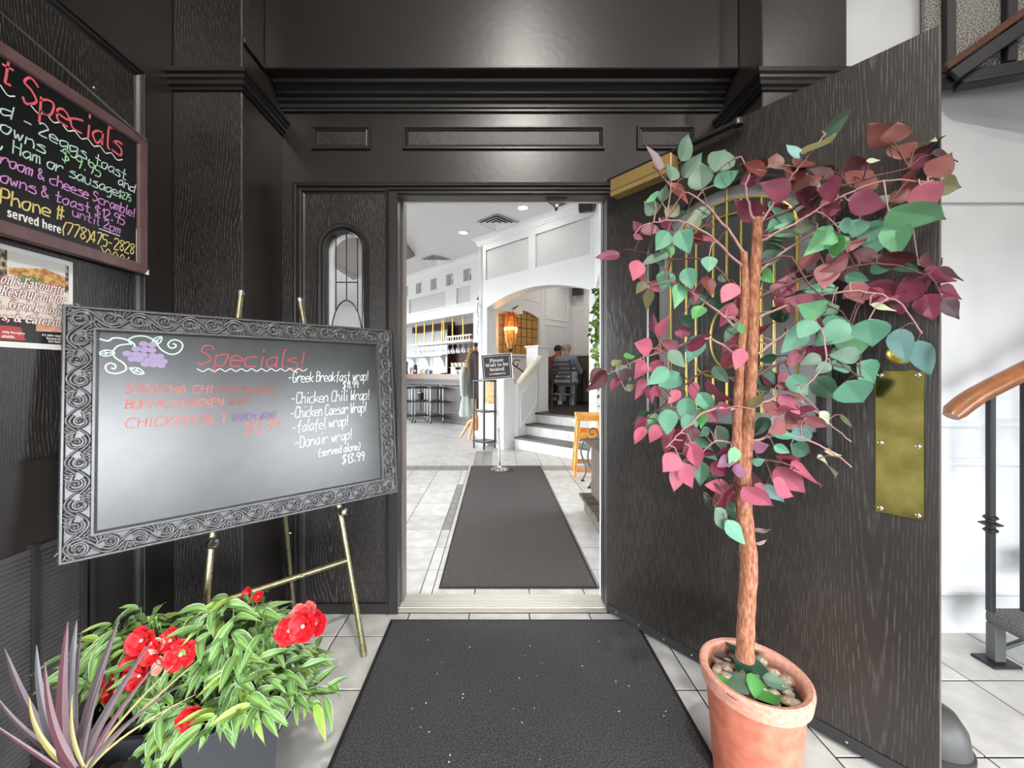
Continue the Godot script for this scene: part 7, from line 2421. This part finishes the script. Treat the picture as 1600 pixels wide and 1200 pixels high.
	for x in [-0.13, 0.10]:
		for z in [-0.12, 0.12]:
			part("leg", Mb.new().span(Vector3(x - 0.011, 0, z - 0.011), Vector3(x + 0.011, 1.08, z + 0.011), 0.003), M.iron, st)
	for y in [0.10, 0.58, 1.07]:
		part("shelf", Mb.new().span(Vector3(-0.15, y, -0.14), Vector3(0.13, y + 0.022, 0.14), 0.004), M.iron, st)
	part("glass_panel", Mb.new().span(Vector3(-0.118, 0.72, -0.125), Vector3(0.088, 1.06, -0.115)), M.amber_glass, st)
	part("lower_panel", Mb.new().span(Vector3(-0.118, 0.13, -0.125), Vector3(0.088, 0.71, -0.115)), M.cream_paint, st)
	# high chair of honey-coloured wood
	var h := thing("high_chair", "honey-coloured wooden high chair standing beside the steps", "high chair", Vector3(1.12, 0, -4.62), -0.15)
	for sx in [-1.0, 1.0]:
		for sz in [-1.0, 1.0]:
			part("leg", Mb.new().box(Vector3(0.155 * sx, 0.345, 0.17 * sz), Vector3(0.036, 0.70, 0.05), Basis(Vector3(0, 0, 1), 0.075 * sx) * Basis(Vector3.RIGHT, -0.10 * sz), 0.006), M.honey_wood, h)
		part("side_rail", Mb.new().span(Vector3(0.13 * sx - 0.014, 0.63, -0.16), Vector3(0.13 * sx + 0.014, 0.69, 0.16), 0.005), M.honey_wood, h)
		for y in [0.10, 0.26]:
			part("side_rung", Mb.new().span(Vector3(0.168 * sx - 0.01, y, -0.19), Vector3(0.168 * sx + 0.01, y + 0.04, 0.19), 0.004), M.pine_wood, h)
	for y in [0.645, 0.46, 0.06]:
		part("front_rail", Mb.new().span(Vector3(-0.16, y, 0.15 + (0.7 - y) * 0.1), Vector3(0.16, y + 0.055, 0.172 + (0.7 - y) * 0.1), 0.005), M.honey_wood if y > 0.1 else M.pine_wood, h)
		part("back_rail", Mb.new().span(Vector3(-0.16, y, -0.172 - (0.7 - y) * 0.1), Vector3(0.16, y + 0.055, -0.15 - (0.7 - y) * 0.1), 0.005), M.honey_wood if y > 0.1 else M.pine_wood, h)
	part("seat", Mb.new().span(Vector3(-0.145, 0.40, -0.15), Vector3(0.145, 0.42, 0.15), 0.005), M.honey_wood, h)
	part("top_bar", Mb.new().span(Vector3(-0.165, 0.69, -0.18), Vector3(0.165, 0.715, 0.18), 0.008), M.honey_wood, h)
	part("strap", Mb.new().tube([Vector3(-0.05, 0.47, 0.17), Vector3(0.0, 0.42, 0.21), Vector3(0.08, 0.47, 0.18)], [0.012], 6, true, 0.3), M.black_plastic, h)
	# little iron table with slatted top
	var t := thing("iron_table", "low table with weathered top and curled iron legs in front of the high chair", "table", Vector3(1.14, 0, -4.15), 0.05)
	for k in 4:
		part("slat", Mb.new().span(Vector3(-0.19, 0.452, -0.17 + 0.087 * k), Vector3(0.22, 0.472, -0.09 + 0.087 * k), 0.005), M.weathered_wood, t)
	for sx in [-1.0, 1.0]:
		for sz in [-1.0, 1.0]:
			var lp := []
			for i in 12:
				var u := i / 11.0
				lp.append(Vector3(sx * (0.15 + 0.035 * sin(u * TAU) + 0.02 * u), 0.455 - 0.44 * u, sz * 0.13))
			var lg := part("leg", Mb.new().tube(lp, [0.013, 0.010], 8), M.iron_grey, t)
			part("foot", Mb.new().lathe([Vector2(0, 0), Vector2(0.024, 0.0), Vector2(0.02, 0.012), Vector2(0.01, 0.02)], 12, Transform3D(Basis(), Vector3(lp[-1].x, 0.0, lp[-1].z))), M.iron, lg)
	var cu := []
	for i in 20:
		var u := i / 19.0 * 5.4
		cu.append(Vector3(-0.05 + cos(u) * (0.06 - 0.008 * u), 0.535 + sin(u) * (0.06 - 0.008 * u), -0.15))
	part("back_scroll", Mb.new().tube(cu, [0.009], 6), M.iron_grey, t)
	part("scroll_post", Mb.new().tube([Vector3(0.01, 0.46, -0.15), Vector3(0.01, 0.545, -0.15)], [0.009], 6), M.iron_grey, t)
	# crate planter on its pallet
	var pl := thing("pallet", "small weathered wooden pallet on the tiles at the open door's hinge side", "pallet", Vector3(0.98, 0, -3.08))
	for k in 4:
		part("board", Mb.new().span(Vector3(-0.25, 0.12, -0.3 + 0.152 * k), Vector3(0.26, 0.148, -0.16 + 0.152 * k), 0.004), M.weathered_wood, pl)
	for x in [-0.21, 0.17]:
		part("runner", Mb.new().span(Vector3(x, 0.0, -0.28), Vector3(x + 0.06, 0.12, 0.26), 0.004), M.weathered_wood, pl)
	var cr := thing("crate", "tall dark slatted wooden crate with a sloped lid standing on the pallet", "crate", Vector3(1.03, 0.148, -3.16))
	for k in 5:
		var z := -0.19 + 0.08 * k
		part("slat", Mb.new().span(Vector3(-0.2, 0.0, z), Vector3(-0.183, 0.44, z + 0.074), 0.003), M.weathered_wood, cr)
		part("slat", Mb.new().span(Vector3(0.183, 0.0, z), Vector3(0.2, 0.44, z + 0.074), 0.003), M.weathered_wood, cr)
		var x := -0.19 + 0.078 * k
		part("slat", Mb.new().span(Vector3(x, 0.0, 0.205), Vector3(x + 0.072, 0.44, 0.22), 0.003), M.weathered_wood, cr)
		part("slat", Mb.new().span(Vector3(x, 0.0, -0.205), Vector3(x + 0.072, 0.44, -0.19), 0.003), M.weathered_wood, cr)
	part("lining", Mb.new().span(Vector3(-0.182, 0.0, -0.188), Vector3(0.182, 0.43, 0.2)), M.dark_wood, cr)
	for sx in [-1.0, 1.0]:
		part("lid_board", Mb.new().box(Vector3(0.108 * sx, 0.475, 0.005), Vector3(0.25, 0.016, 0.46), Basis(Vector3(0, 0, 1), -0.42 * sx), 0.003), M.weathered_wood, cr)
	# trailing vine in the arch
	var v := thing("hanging_vine", "green and yellow trailing pothos hanging in the second arch beside the door edge", "vine")
	var leafs := [leaf_mesh(0.72, 0.2, 0.2, 2), leaf_mesh(0.72, 0.3, 0.2, 1)]
	var vm := [mat("vine_a", Color.WHITE, 0.5), mat("vine_b", Color(0.6, 0.7, 0.45), 0.5)]
	for m in vm:
		m.vertex_color_use_as_albedo = true
	var nl := 0
	for vs in 6:
		var pts := []
		var x0 := 927.0 + 5.0 * vs
		var low: float = [600.0, 560.0, 640.0, 545.0, 690.0, 640.0][vs]
		for i in 16:
			var y := lerpf(452.0, low, i / 15.0)
			pts.append(at(x0 + 4.0 * sin(i * 0.7 + vs) + (4.0 if y > 580.0 else 0.0), y, 4.42 - 0.05 * vs))
		part("vine_stem", Mb.new().tube(pts, [0.004], 5), M.stem_green, v)
		for i in 46:
			var u := rng.randf() * 14.9
			var p: Vector3 = pts[int(u)].lerp(pts[int(u) + 1], fmod(u, 1.0))
			var d := Vector3(rng.randf_range(-1, 1), rng.randf_range(-1.0, 0.35), rng.randf_range(0.0, 1.0)).normalized()
			var lf := part("leaf", leafs[rng.randi_range(0, 1)], vm[rng.randi_range(0, 1)], v)
			lf.transform = aim(p, p + d * rng.randf_range(0.05, 0.085), Vector3(rng.randf_range(-0.4, 0.4), 0.5, 1).normalized(), 0.95)
			nl += 1
	part("wall_pot", Mb.new().lathe([Vector2(0, 0.0), Vector2(0.07, 0.0), Vector2(0.1, 0.14), Vector2(0.105, 0.145), Vector2(0.09, 0.145)], 20, Transform3D(Basis(), at(943.0, 452.0, 4.36) + Vector3(0.05, -0.06, 0))), M.terracotta, v)
	part("hanger", Mb.new().tube([at(943.0, 452.0, 4.36) + Vector3(0.05, 0.08, 0), at(943.0, 452.0, 4.36) + Vector3(0.05, 0.30, 0)], [0.004], 6), M.iron, v)
